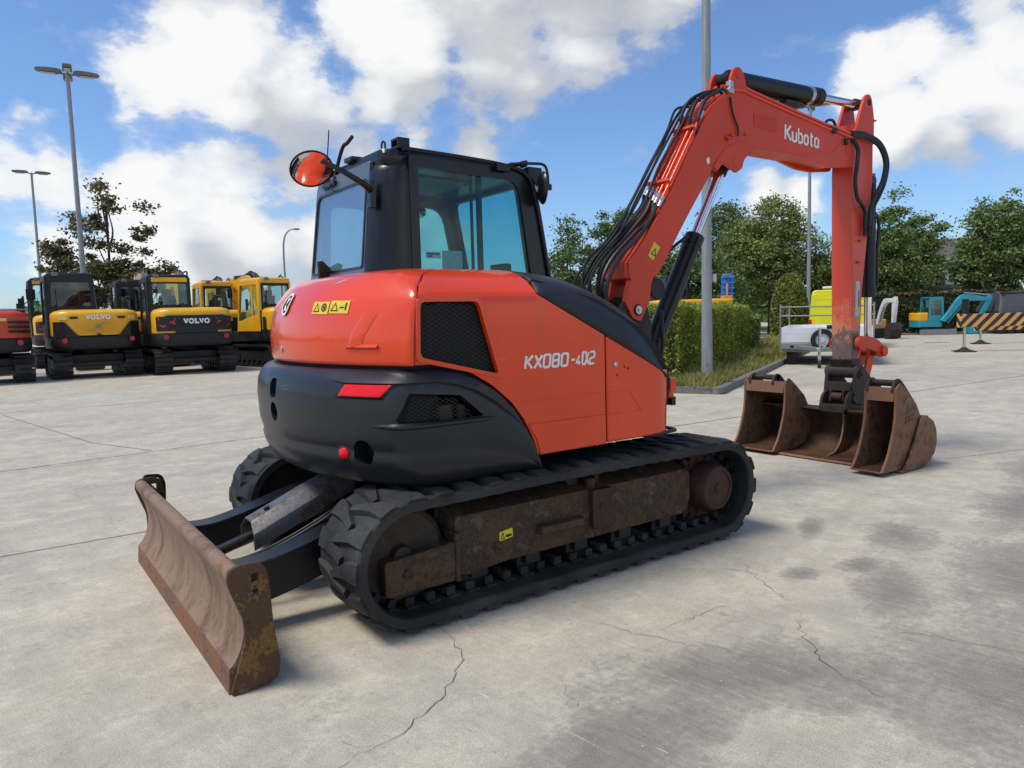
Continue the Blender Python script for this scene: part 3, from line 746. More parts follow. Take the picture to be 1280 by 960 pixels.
# make the sheet face outwards, then give it thickness and cut the vent
bm_ = bmesh.new(); bm_.from_mesh(pan.data); bmesh.ops.recalc_face_normals(bm_, faces=bm_.faces)
s_ = sum(f.normal.y * f.calc_area() for f in bm_.faces)
if s_ > 0: bmesh.ops.reverse_faces(bm_, faces=bm_.faces)
bm_.to_mesh(pan.data); bm_.free()
pan.modifiers['thickness'].offset = -1; pan.modifiers['thickness'].thickness = .024
bake(pan)
vent = rpoly([(-1.070, 1.345), (-.612, 1.235), (-.728, 1.612), (-1.060, 1.612)], [.03, .02, .03, .03], 5)
cut(pan, M().xz(vent, -1.1, -.93), bevel=.006, smooth=28)
vo = rpoly([(-1.092, 1.325), (-.578, 1.205), (-.712, 1.634), (-1.082, 1.634)], [.03, .02, .03, .03], 5)
mb = M(); mb.ring([(x, -1.003, z) for x, z in vo], [(x, -1.003, z) for x, z in vent], (0, -.010, 0)); build('vent_frame', mb, 'red_paint', pan, bevel=.007, seg=3)
vm = rpoly([(-1.078, 1.337), (-.60, 1.226), (-.72, 1.62), (-1.068, 1.62)], .02, 3)
build('vent_mesh', lattice([tuple(p) for p in vm], (0, -.985, 0), (1, 0, 0), (0, 0, 1), .020, .0028, 0), 'black_steel', pan, recalc=False, smooth=0)
mb = M(); mb.cyl((-.80, -.90, 1.25), (-.80, -.90, 1.55), .045, 18); mb.tube(smoothpath([(-.80, -.90, 1.53), (-.84, -.90, 1.575), (-.92, -.90, 1.565), (-.93, -.90, 1.45)], 6), .03, 12)
for i in range(9): mb.cyl((-.80, -.90, 1.27 + i * .03), (-.80, -.90, 1.28 + i * .03), .054, 18)
mb.cyl((-.70, -.90, 1.25), (-.70, -.90, 1.45), .035, 14)
plain('pipe_silver', (.85, .84, .80), .4); build('engine_pipe', mb, 'pipe_silver', pan)
mb = M(); mb.bx(-1.12, -.58, -.862, -.857, 1.20, 1.65); build('vent_backing', mb, 'dark_void', pan)
mb = M(); letters(mb, 'KX080', (-.438, -1.0045, 1.250), (1, 0, 0), (0, 0, 1), .067, .0135, slant=.16, gap=.17, wide=1.03, nrm=(0, -1, 0)); letters(mb, '-', (-.118, -1.0045, 1.250), (1, 0, 0), (0, 0, 1), .067, .013, slant=.16, nrm=(0, -1, 0))
letters(mb, '4', (-.077, -1.0045, 1.250), (1, 0, 0), (0, 0, 1), .058, .0105, slant=.16, nrm=(0, -1, 0))
letters(mb, 'a2', (-.034, -1.0045, 1.250), (1, 0, 0), (0, 0, 1), .068, .0118, slant=.10, gap=.13, wide=.82, nrm=(0, -1, 0))
build('model_lettering', mb, 'white_print', pan, smooth=0)
mb = M(); mb.prism([(-.425, -1.0035, .947), (.139, -1.0035, .947), (.139, -1.0035, .776), (-.348, -1.0035, .776), (-.372, -1.0035, .86)], (0, -.008, 0)); build('pressing', mb, 'red_paint', pan, bevel=.006, seg=3)
mb = M(); mb.prism([(-.50, -1.0035, 1.078), (.139, -1.0035, 1.078), (.139, -1.0035, 1.068), (-.493, -1.0035, 1.068)], (0, -.003, 0)); build('pressing', mb, 'red_paint', pan, bevel=.002)
# storage panel at the front corner
plan = smoothpath([(.158, 1.004), (.35, 1.004), (.55, 1.0), (.66, .985), (.735, .94), (.79, .86), (.815, .74), (.82, .60)], 6)
rows = []
for t in np.linspace(0, 1, 40):
    r_ = []
    for x, y in plan:
        zt = line_z(x) - .003 if x < .62 else max(line_z(.62) - (x - .62) * .12, 1.12)
        zb = ZB + .006 + max(0, x - .5) * .02; z = zb + (zt - zb) * t
        dy = 0
        tap = 1 - .06 * max(0, (.86 - z)) if x > .6 else 1
        r_.append((x - max(0, x - .55) * .25 * max(0, 1.0 - z), -(y + dy), z))
    rows.append(r_)
mb = M(); mb.grid(rows); fp = build('storage_door', mb, 'red_paint', EX, smooth=28, recalc=False)
fp.data.flip_normals() if sum(p.normal.y * p.area for p in fp.data.polygons) > 0 else None
d = fp.modifiers.new('thickness', 'SOLIDIFY'); d.thickness = .02; d.offset = -1
mb = M(); mb.ring([(.162, -1.0035, 1.078), (.345, -1.0035, 1.072), (.445, -1.0035, .940), (.162, -1.0035, .938)], [(.166, -1.0035, 1.070), (.340, -1.0035, 1.064), (.434, -1.0035, .947), (.166, -1.0035, .945)], (0, -.004, 0)); build('pressing', mb, 'red_paint', fp, bevel=.002)
mb = M(); mb.lathe((.225, -1.005, 1.235), (0, -1, 0), [(.016, 0), (.016, .006), (.009, .009), (0, .009)], 14); build('lock', mb, 'zinc', fp)
mb = M()
for x, z in ((.30, 1.215), (.33, 1.205), (.24, 1.17)): mb.cyl((x, -1.004, z), (x, -1.008, z), .006, 8)
build('bolt', mb, 'dark_iron', fp)
# dark cover over the tank
def cv(pts, n=26): 
    P = np.array(smoothpath(pts, 10)); d = np.r_[0, np.cumsum(np.linalg.norm(np.diff(P, axis=0), axis=1))]; s = np.linspace(0, d[-1], n)
    return np.c_[[np.interp(s, d, P[:, k]) for k in range(3)]].T
L_ = cv([(-.338, -1.006, 1.656), (-.18, -1.008, 1.576), (.021, -1.008, 1.477), (.238, -1.008, 1.371), (.45, -1.008, 1.268), (.60, -1.004, 1.192), (.70, -.985, 1.137)])
C_ = cv([(-.335, -.985, 1.672), (-.19, -.982, 1.652), (-.03, -.978, 1.604), (.15, -.975, 1.536), (.335, -.970, 1.446), (.525, -.96, 1.318), (.64, -.95, 1.215), (.72, -.93, 1.135)])
T_ = cv([(-.312, -.72, 1.79), (-.15, -.72, 1.776), (-.02, -.72, 1.757), (.17, -.72, 1.709), (.37, -.72, 1.640), (.54, -.72, 1.560), (.68, -.72, 1.465), (.80, -.72, 1.340), (.87, -.72, 1.225), (.90, -.74, 1.125)])
U_ = cv([(-.312, -.85, 1.757), (-.15, -.86, 1.735), (-.02, -.86, 1.705), (.17, -.86, 1.648), (.37, -.86, 1.565), (.54, -.86, 1.47), (.67, -.86, 1.35), (.76, -.86, 1.22), (.82, -.86, 1.13)])
I_ = cv([(-.312, -.10, 1.815), (-.15, -.10, 1.80), (.0, -.10, 1.785), (.17, -.10, 1.735), (.37, -.10, 1.665), (.54, -.10, 1.585), (.68, -.10, 1.485), (.80, -.10, 1.36), (.88, -.10, 1.235), (.905, -.10, 1.12)])
H_ = (T_ * .6 + I_ * .4)
rows = [list(map(tuple, q)) for q in (L_, C_ * .5 + L_ * .5, C_, C_ * .5 + U_ * .5 + np.array([0, -.012, .006]), U_, T_, H_, I_)]
mb = M(); mb.grid(rows); cov = build('tank_cover', mb, 'cover_plastic', EX, smooth=24, recalc=False)
if sum(p.normal.z * p.area for p in cov.data.polygons) < 0: cov.data.flip_normals()
d = cov.modifiers.new('thickness', 'SOLIDIFY'); d.thickness = .02; d.offset = -1
mb = M(); mb.xz(rpoly([(-.34, .9), (-.34, 1.74), (.15, 1.62), (.5, 1.45), (.7, 1.28), (.78, 1.1), (.74, .9)], .05, 3), -.93, -.10); build('tank', mb, 'dark_void', EX)
mb = M(); mb.ring([(x, y, .775) for x, y in rpoly([(.52, -.99), (.86, -.93), (.90, -.80), (.88, -.60), (.52, -.60)], .06, 4)], [(x, y, .775) for x, y in rpoly([(.55, -.95), (.83, -.905), (.865, -.80), (.85, -.63), (.55, -.63)], .04, 4)], (0, 0, -.018)); build('step_rail', mb, 'black_steel', EX, bevel=.004)
mb = M(); mb.lathe((.80, -.90, .98), (0, 0, 1), [(.02, 0), (.03, .01), (.03, .05), (.02, .06)], 12); mb.bx(.78, .83, -.93, -.86, 1.02, 1.11); build('side_lamp', mb, 'red_paint', EX)
mb = M(); mb.bx(.805, .84, -.92, -.87, .93, .985); build('lamp_bracket', mb, 'black_steel', EX)
# left hand fender (faces away)
mb = M(); mb.xz(rpoly([(-1.05, .78), (.9, .78), (.9, 1.15), (.5, 1.25), (-1.05, 1.3)], .05, 3), .93, .985); build('left_fender', mb, 'red_paint', EX, bevel=.01)
# --- cab
YR, YL = -.13, .93
cab = tag(bpy.data.objects.new('cab', None)); COL.objects.link(cab); cab.parent = EX
def xr(z): return -.865 + (z - 1.8) * .105          # rear plane leans forward
def xf(z): return .435 - (z - 1.8) * .20            # windscreen leans back
def wall(outer, inner, y, dy, rad_o, rad_i, n=4):
    o = rpoly(outer, rad_o, n); i_ = rpoly(inner, rad_i, n)
    return [(x, y, z) for x, z in o], [(x, y, z) for x, z in i_], (0, dy, 0)
mb = M()
# right wall
mb.ring(*wall([(-.62, 1.5), (xf(1.5) + .01, 1.5), (xf(2.50) + .02, 2.50), (-.62, 2.52)], [(-.56, 1.62), (.315, 1.62), (.195, 2.425), (-.56, 2.452)], YR, .055, [0, .02, .20, .02], [.01, .02, .09, .02], 6))
build('right_frame', mb, 'cab_black', cab, bevel=.006); mb = M()
mb.tube(smoothpath([(-.66, YR - .012, 2.548), (-.3, YR - .014, 2.538), (.05, YR - .012, 2.522), (.22, YR - .012, 2.49), (.30, YR - .012, 2.42), (.345, YR - .012, 2.28), (.425, YR - .012, 1.86), (.47, YR - .012, 1.6)], 5), .014, 8)
build('rain_rail', mb, 'cab_black', cab); mb = M()
# left wall with door and rear quarter window
mb.ring(*wall([(-.84, 1.3), (-.26, 1.3), (-.34, 2.50), (-.76, 2.50)], [(-.76, 1.45), (-.36, 1.45), (-.41, 2.34), (-.71, 2.34)], YL - .05, .05, .02, [.04, .04, .10, .06]))
build('quarter_frame', mb, 'cab_black', cab, bevel=.006); mb = M()
mb.ring(*wall([(-.255, 1.3), (xf(1.3), 1.3), (xf(2.5), 2.50), (-.335, 2.50)], [(-.19, 1.42), (.40, 1.42), (.21, 2.38), (-.25, 2.38)], YL - .05, .05, .02, [.04, .04, .12, .06]))
build('door', mb, 'cab_black', cab, bevel=.006)
# rounded rear corner post
mb = M(); rows = []
for z in np.linspace(1.45, 2.52, 12):
    r_ = []
    for t in np.linspace(0, 1, 13):
        a = t * PI / 2; x = -.615 - (.865 - .615 - (z - 1.8) * .105) * math.sin(a) ** .8 if t else -.615
        y = YR + .175 * (1 - math.cos(a)) ** .9
        if z > 2.46: x += .05 * (z - 2.46) / .06 * t; y += .02 * (z - 2.46) / .06
        r_.append((x, y, z))
    rows.append(r_)
mb.grid(rows); build('corner_post', mb, 'cab_black', cab, smooth=60, solid=.03, recalc=True)
# rear wall
mb = M()
def rw(y, z, d=0): return (xr(z) + d, y, z)
o = rpoly([(.045, 1.5), (.955, 1.5), (.905, 2.50), (.045, 2.50)], [.01, .05, .08, .02], 4); i_ = rpoly([(.075, 1.86), (.905, 1.86), (.868, 2.385), (.075, 2.385)], [.03, .03, .06, .03], 4)
mb.ring([rw(y, z) for y, z in o], [rw(y, z) for y, z in i_], (.04, 0, 0)); build('rear_frame', mb, 'grey_cab', cab, bevel=.005)
mb = M(); o = rpoly([(.065, 1.85), (.915, 1.85), (.878, 2.395), (.065, 2.395)], [.03, .03, .06, .03], 4)
mb.ring([rw(y, z, -.006) for y, z in o], [rw(y * .965 + .018, (z - 2.12) * .95 + 2.12, -.006) for y, z in o], (.01, 0, 0)); build('window_seal', mb, 'cab_black', cab)
mb = M(); mb.prism([rw(y, z, .004) for y, z in i_], (.005, 0, 0)); build('rear_window', mb, 'rear_glass', cab, smooth=0)
# side and front glass
mb = M(); mb.prism([(x, YR + .012, z) for x, z in rpoly([(-.57, 1.61), (.325, 1.61), (.205, 2.435), (-.57, 2.46)], [.01, .02, .09, .02], 6)], (0, .005, 0)); sw = build('side_window', mb, 'cab_glass', cab, smooth=0)
mb = M(); mb.bx(-.12, -.085, YR + .02, YR + .045, 1.62, 2.44); mb.bx(-.17, -.155, YR + .02, YR + .04, 1.62, 2.44); build('window_bar', mb, 'cab_black', sw, bevel=.003)
mb = M(); mb.bx(-.515, -.41, YR + .0185, YR + .0195, 1.905, 1.945); build('sticker', mb, 'white_print', sw, smooth=0)
mb = M(); mb.bx(-.40, -.25, YR + .0185, YR + .0195, 1.82, 1.955); build('sticker', mb, 'pale_film', sw, smooth=0)
mb = M()
for i_, (a_, b_) in enumerate(((-.508, -.455), (-.505, -.47), (-.45, -.418))): mb.bx(a_, b_, YR + .017, YR + .0183, 1.928 - .014 * (i_ % 2), 1.937 - .014 * (i_ % 2))
build('print', mb, 'black_print', sw, smooth=0)
mb = M(); mb.prism([(x, YL - .025, z) for x, z in rpoly([(-.77, 1.44), (-.35, 1.44), (-.40, 2.35), (-.72, 2.35)], [.04, .04, .1, .06])], (0, .005, 0)); build('quarter_window', mb, 'cab_glass', cab, smooth=0)
mb = M(); mb.prism([(x, YL - .025, z) for x, z in rpoly([(-.20, 1.41), (.41, 1.41), (.22, 2.39), (-.26, 2.39)], [.04, .04, .12, .06])], (0, .005, 0)); build('door_window', mb, 'cab_glass', cab, smooth=0)
def fw_(y, z, d=0): return (xf(z) + d, y, z)
mb = M(); o = rpoly([(YR, 1.2), (YL, 1.2), (YL - .02, 2.5), (YR + .02, 2.5)], [.02, .02, .08, .08], 4); i_ = rpoly([(YR + .07, 1.3), (YL - .07, 1.3), (YL - .09, 2.41), (YR + .09, 2.41)], .06, 4)
mb.ring([fw_(y, z) for y, z in o], [fw_(y, z) for y, z in i_], (-.045, 0, 0)); build('front_frame', mb, 'cab_black', cab, bevel=.005)
mb = M(); mb.prism([fw_(y, z, -.02) for y, z in i_], (.005, 0, 0)); build('windscreen', mb, 'cab_glass', cab, smooth=0)
# roof
mb = M(); rows = []
plan = rpoly([(-.775, YR + .02), (.27, YR + .01), (.27, YL - .02), (-.775, YL - .05)], [.10, .10, .10, .14], 6)
cx_, cy_ = -.25, .40
for s, z in ((.98, 2.46), (1.0, 2.485), (1.0, 2.515), (.985, 2.545), (.95, 2.556), (.6, 2.566)):
    rows.append([(cx_ + (x - cx_) * s, cy_ + (y - cy_) * s, z - .022 * (x + .7)) for x, y in plan])
k = len(plan); mb.grid(rows, cu=True); mb.f += [tuple(range(k)), tuple(range(5 * k, 6 * k))]
rf = build('roof', mb, 'cab_black', cab, smooth=45)
mb = M(); mb.prism([(-.60, .12, 2.452), (-.02, .12, 2.44), (-.02, .62, 2.44), (-.60, .62, 2.452)], (0, 0, -.012)); build('headliner', mb, 'headliner', rf, bevel=.004)
mb = M(); mb.tube([(-.16 + .016 * math.cos(t), YR + .09, 2.415 + .03 * math.sin(t)) for t in np.linspace(0, 2 * PI, 15)[:-1]], .004, 6, closed=True); build('coat_hook', mb, 'cab_black', rf)
mb = M(); mb.bx(-.68, -.60, YR + .015, YR + .11, 2.555, 2.572); mb.bx(-.68, -.60, YR + .015, YR + .03, 2.57, 2.612); mb.bx(-.68, -.60, YR + .095, YR + .11, 2.57, 2.612); mb.bx(-.68, -.60, YR + .015, YR + .11, 2.605, 2.62); build('lamp_bracket', mb, 'cab_black', rf, bevel=.003)
mb = M(); mb.tube([(-.735, YR + .10 + .024 * math.cos(t), 2.575 + .026 * math.sin(t)) for t in np.linspace(0, 2 * PI, 17)[:-1]], .0065, 7, closed=True); build('lifting_eye', mb, 'cab_black', rf)
mb = M(); mb.bx(-.758, -.752, YR + .045, YR + .085, 2.525, 2.55); build('sticker', mb, 'white_print', rf)
mb = M(); mb.bx(-.80, -.70, .30, .42, 2.545, 2.575); mb.bx(-.81, -.69, .74, .78, 2.50, 2.53); build('roof_hinge', mb, 'cab_black', rf, bevel=.008)
# seat and controls
mb = M(); mb.xz(rpoly([(-.62, 1.28), (-.50, 1.25), (-.44, 1.85), (-.52, 1.97), (-.60, 1.95)], .04, 4), .20, .66); mb.bx(-.55, .0, .18, .68, 1.18, 1.33); mb.xz(rpoly([(-.55, 1.97), (-.47, 1.97), (-.46, 2.13), (-.53, 2.15)], .03, 4), .30, .56)
build('seat', mb, 'cab_inside', cab, bevel=.03, seg=3)
mb = M(); mb.bx(-.6, .42, YR + .06, YL - .06, 1.05, 1.12); mb.bx(-.35, .05, YR + .08, .12, 1.12, 1.50); mb.bx(.28, .38, .05, .80, 1.12, 1.55); mb.bx(-.78, -.62, .02, YL - .06, 1.1, 1.80)
mb.tube([(.0, .04, 1.5), (.03, .04, 1.72)], .02, 8); mb.tube([(.0, .80, 1.4), (.03, .80, 1.72)], .02, 8); mb.tube([(.28, .4, 1.2), (.16, .4, 1.75)], .014, 8); mb.tube([(.28, .55, 1.2), (.16, .55, 1.75)], .014, 8); mb.bx(.2, .26, .06, .24, 1.72, 1.9)
build('controls', mb, 'cab_inside', cab, bevel=.008)
mb = M(); mb.bx(-.85, .44, YR + .005, YL, .80, 1.46); build('cab_base', mb, 'dark_void', cab)
mb = M(); mb.tube(smoothpath([(-.30, .80, 2.46), (-.10, .84, 2.40), (.0, .84, 2.36)], 6), .008, 6); mb.ball((-.02, .83, 2.33), .06, 8, (.5, 1.2, .7)); build('inside_mirror', mb, 'mirror_glass', cab)
mb = M(); mb.tube(smoothpath([(.315, YL - .1, 1.6), (.335, YL - .1, 1.75), (.30, YL - .1, 1.95), (.285, YL - .1, 2.05)], 5), .016, 8); build('grab_handle', mb, 'cab_black', cab)
# mirrors
mc = Vector((-1.16, .05, 2.412)); nrm = Vector((-.12, -.68, -.72)).normalized()
mb = M(); mb.lathe(mc + nrm * -.03, nrm, [(.0, -.012), (.06, -.008), (.105, .004), (.124, .022), (.126, .03), (.116, .031)], 36, cap=False)
mb.v = [tuple(mc + (lambda q: q)(Vector(p) - mc)) for p in mb.v]
mr = build('mirror', mb, 'cab_black', cab, recalc=True)
mb = M(); mb.lathe(mc, nrm, [(.118, -.002), (.10, .004), (.06, .009), (.02, .011), (.0, .0112)], 36, cap=False); build('mirror_face', mb, 'mirror_glass', mr, smooth=80)
mb = M(); mb.tube(smoothpath([(-.835, -.05, 2.295), (-.90, -.09, 2.325), (-1.0, -.08, 2.38), (-1.09, -.03, 2.435), (-1.15, .06, 2.47), (-1.155, .08, 2.44)], 6), .016, 10, rs=list(np.linspace(.022, .009, 31))); mb.bx(-.855, -.82, -.075, -.025, 2.20, 2.36); build('mirror_arm', mb, 'cab_black', mr)
mb = M(); mb.tube(smoothpath([(.03, YR - .02, 2.50), (.12, YR - .05, 2.525), (.26, YR - .08, 2.535), (.345, YR - .085, 2.535), (.375, YR - .085, 2.50), (.385, YR - .085, 2.41), (.385, YR - .08, 2.375)], 5), .010, 8); mb.bx(.0, .10, YR - .045, YR - .012, 2.475, 2.52); mb.bx(.365, .405, YR - .10, YR - .06, 2.37, 2.41)
m2 = build('mirror', mb, 'cab_black', cab, bevel=.004)
mb = M(); mb.lathe((.335, YR - .07, 2.385), (.96, -.28, .0), [(0, -.02), (.06, -.012), (.085, .006), (.088, .014), (.0, .016)], 28); mb.v = [(x, y, 2.385 + (z - 2.385) * 1.25) for x, y, z in mb.v]; build('mirror_face', mb, 'cab_black', m2)
mb = M(); mb.bx(.16, .30, YR + .02, YR + .12, 2.535, 2.555); mb.bx(.27, .30, YR + .02, YR + .12, 2.555, 2.58); mb.bx(.30, .42, YR + .02, YR + .12, 2.42, 2.54); build('work_lamp', mb, 'cab_black', cab, bevel=.01)
# aerial and beacon bracket at the left rear of the roof
mb = M(); mb.tube([(-.80, .745, 2.43), (-.795, .73, 2.52), (-.79, .66, 2.81)], .004, 6); mb.cyl((-.80, .745, 2.43), (-.798, .74, 2.47), .014, 10); build('antenna', mb, 'cab_black', cab)
mb = M(); mb.tube(smoothpath([(-.79, .62, 2.44), (-.78, .60, 2.52), (-.77, .50, 2.66), (-.75, .46, 2.69), (-.74, .40, 2.72)], 5), .013, 8); mb.cyl((-.79, .70, 2.46), (-.785, .69, 2.58), .022, 12); mb.bx(-.82, -.76, .55, .76, 2.43, 2.46)
mb.tube(smoothpath([(-.80, .72, 2.46), (-.84, .66, 2.41), (-.83, .60, 2.42), (-.79, .58, 2.5)], 6), .007, 6); build('beacon_bracket', mb, 'cab_black', cab, bevel=.003)
mb = M(); mb.prism([(-.93, .60, 1.79), (-.80, .62, 1.80), (-.82, .61, 1.86), (-.90, .60, 1.935), (-.935, .595, 1.93)], (.0, .03, 0)); build('exhaust_flap', mb, 'dark_iron', EX, bevel=.006)
# --- boom
YB0, YB1, YBC = -.05, .22, .085
mb = M(); mb.xz(rpoly([(.80, .80), (1.42, .86), (1.56, 1.05), (1.56, 1.45), (1.50, 1.63), (1.36, 1.68), (1.22, 1.60), (1.15, 1.2), (.80, 1.15)], .08, 4), YB0 + .02, YB0 + .06); mb.xz(rpoly([(.80, .80), (1.42, .86), (1.56, 1.05), (1.56, 1.45), (1.50, 1.63), (1.36, 1.68), (1.22, 1.60), (1.15, 1.2), (.80, 1.15)], .08, 4), YB1 - .06, YB1 - .02)
mb.cyl((1.12, YBC, .78), (1.12, YBC, 1.22), .13, 24); mb.bx(.80, 1.3, -.10, .27, .82, .92); mb.cyl((1.385, YB0 - .012, 1.555), (1.385, YB1 + .012, 1.555), .045, 18)
mb.cyl((1.60, YB0 - .0, 1.12), (1.60, YB1 + .0, 1.12), .05, 18); mb.bx(1.44, 1.64, YB0 + .02, YB0 + .06, 1.02, 1.2); mb.bx(1.44, 1.64, YB1 - .06, YB1 - .02, 1.02, 1.2)
build('swing_bracket', mb, 'dark_iron', EX, bevel=.006)
mb = M(); mb.bx(.62, 1.20, -.14, .34, .80, .98); build('front_frame', mb, 'black_steel', EX, bevel=.01)
prof_top = smoothpath([(1.30, 1.92), (1.69, 2.38), (2.075, 2.95), (2.246, 3.19), (2.40, 3.32)], 5) + [(2.545, 3.40), (2.732, 3.392), (3.363, 3.312), (3.962, 3.252), (4.40, 3.235)]
prof_bot = [(4.44, 3.20), (4.455, 3.02), (4.36, 2.955), (4.16, 2.925), (3.72, 2.95)] + smoothpath([(2.74, 2.955), (2.60, 2.945), (2.44, 2.88), (2.30, 2.755)], 4) + smoothpath([(2.25, 2.66), (1.95, 2.28), (1.62, 1.83)], 4) + [(1.40, 1.75), (1.30, 1.80)]
mb = M(); mb.xz(prof_top + prof_bot, YB0, YB1)
boom = build('boom', mb, 'red_dull', EX, bevel=.008)
for a in (YB0, YB1 - .055):                                                   # foot, lugs and plates
    mb = M(); mb.xz(rpoly([(1.26, 1.60), (1.33, 1.49), (1.42, 1.465), (1.52, 1.63), (1.545, 1.78), (1.60, 1.86), (1.35, 1.90)], .02, 3), a - .0015, a + .0565); build('foot_plate', mb, 'red_dull', boom, bevel=.005)
    mb = M(); mb.xz(rpoly([(2.50, 3.36), (2.535, 3.53), (2.59, 3.60), (2.66, 3.60), (2.715, 3.53), (2.76, 3.37)], .04, 4), a + .001, a + .032); build('pin_lug', mb, 'red_dull', boom, bevel=.005)
for a, b_ in ((YB0 - .006, YB0 + .03), (YB1 - .03, YB1 + .006)):
    mb = M(); mb.xz([(2.29, 2.74), (2.43, 2.90), (2.60, 2.975), (2.76, 2.985), (2.78, 2.90), (2.70, 2.83), (2.67, 2.755), (2.60, 2.715), (2.52, 2.745), (2.42, 2.78), (2.34, 2.70)], a, b_)
    mb.cyl((2.585, a - .004, 2.80), (2.585, b_ + .004, 2.80), .05, 20); build('pin_lug', mb, 'red_dull', boom, bevel=.005)
    mb = M(); mb.xz(rpoly([(3.55, 2.955), (3.85, 2.90), (4.10, 2.895), (4.44, 2.93), (4.47, 3.02), (4.45, 3.20), (4.30, 3.22), (4.1, 3.05)], .03, 3), a, b_); build('cheek_plate', mb, 'red_dull', boom, bevel=.005)
mb = M(); mb.cyl((1.385, YB0 - .016, 1.555), (1.385, YB0 - .010, 1.555), .033, 16); mb.cyl((1.385, YB0 - .026, 1.555), (1.385, YB0 - .016, 1.555), .013, 6); build('pin', mb, 'zinc', boom)
for x, z, e, q in ((2.62, 3.535, .004, .032), (4.33, 3.08, .012, .04)):
    mb = M(); mb.cyl((x, YB0 - e, z), (x, YB1 + e, z), q, 18); build('pin', mb, 'red_dull', boom)
mb = M(); mb.prism([(1.735, YB0 - .002, 2.005), (1.80, YB0 - .002, 2.01), (1.735 + .10, YB0 - .002, 2.115), (1.735 + .03, YB0 - .002, 2.165)][::1], (0, -.0015, 0))
mb.v = []; mb.f = []
A = [(1.503, 1.977), (1.572, 2.088), (1.642, 2.045), (1.557, 1.942)]
mb.prism([(x, YB0 - .001, z) for x, z in A], (0, -.002, 0)); st = build('warning_sticker', mb, 'yellow_sticker', boom, smooth=0)
mb = M(); c = Vector((1.566, YB0 - .0035, 2.01)); P = [c + Vector(p) for p in ((-.035, 0, -.02), (.025, 0, -.04), (.02, 0, .03))]; k_ = (P[0] + P[1] + P[2]) / 3
mb.ring(P, [k_ + (p - k_) * .6 for p in P], (0, -.001, 0)); build('print', mb, 'black_print', st, smooth=0)
mb = M(); mb.prism([(2.20, YB0 - .001, 2.79), (2.235, YB0 - .001, 2.81), (2.245, YB0 - .001, 2.765), (2.215, YB0 - .001, 2.745)], (0, -.002, 0)); build('sticker', mb, 'white_print', boom, smooth=0)
mb = M()
letters(mb, 'K', (3.295, YB0 - .001, 3.075), (1, 0, -.035), (.02, 0, 1), .130, .024, nrm=(0, -1, 0), gap=.12)
letters(mb, 'uboAA'.replace('AA', 'tA'), (3.405, YB0 - .001, 3.070), (1, 0, -.035), (.02, 0, 1), .130, .022, nrm=(0, -1, 0), gap=.13)
build('maker_lettering', mb, 'white_print', boom, smooth=0)
mb = M(); mb.prism([(2.83, YB0 - .001, 3.13), (3.17, YB0 - .001, 3.115), (3.17, YB0 - .001, 3.235), (2.83, YB0 - .001, 3.25)], (0, -.0015, 0)); build('colour_patch', mb, 'red_patch', boom, smooth=0)
mb = M(); mb.bx(2.44, 2.53, YB0 - .02, YB0, 2.985, 3.0); mb.bx(2.50, 2.52, YB0 - .03, YB0, 3.0, 3.03); mb.bx(2.46, 2.48, YB0 - .03, YB0, 2.96, 2.985); mb.bx(2.70, 2.74, YB0 - .014, YB0, 3.04, 3.06); build('hose_bracket', mb, 'red_dull', boom, bevel=.003)
# steel pipes along the back of the boom
spine = [(1.69, 2.40), (1.88, 2.68), (2.075, 2.975), (2.22, 3.19)]
for i, y in enumerate((-.030, .022, .074, .126, .178)):
    e = .030 + .008 * (i % 2)
    P = [(1.72 + .02 * i - e * .83, y, 2.42 + .03 * i + e * .55), (1.9 - e * .83, y, 2.69 + e * .55), (2.08 - e * .83, y, 2.965 + e * .55), (2.17 - e * .83, y, 3.10 + e * .55)]
    if i in (1, 3): P += [(2.29 - e * .8, y, 3.255 + e * .6), (2.44 - e * .5, y, 3.385 + e * .8)]
    mb = M(); mb.tube(smoothpath(P, 6), .0145, 10); pp = build('hydraulic_pipe', mb, 'red_paint', boom)
    a = Vector(P[0]); d = (Vector(P[0]) - Vector(P[1])).normalized(); mb = M(); mb.cyl(a - d * .01, a + d * .035, .019, 6); mb.cyl(a + d * .035, a + d * .085, .016, 10); build('fitting', mb, 'zinc', pp)
    if i not in (1, 3):
        a = Vector(P[-1]); d = (Vector(P[-1]) - Vector(P[-2])).normalized(); mb = M(); mb.cyl(a - d * .01, a + d * .03, .019, 6); mb.cyl(a + d * .03, a + d * .07, .016, 10); build('fitting', mb, 'zinc', pp)
mb = M()
for x, z in ((1.80, 2.555), (2.10, 3.01)):
    mb = M(); mb.bar((x - .045, -.045, z + .03), (x - .045, .20, z + .03), .03, .014, (-.83, 0, .55)); build('pipe_clamp', mb, 'red_dull', boom, bevel=.002)
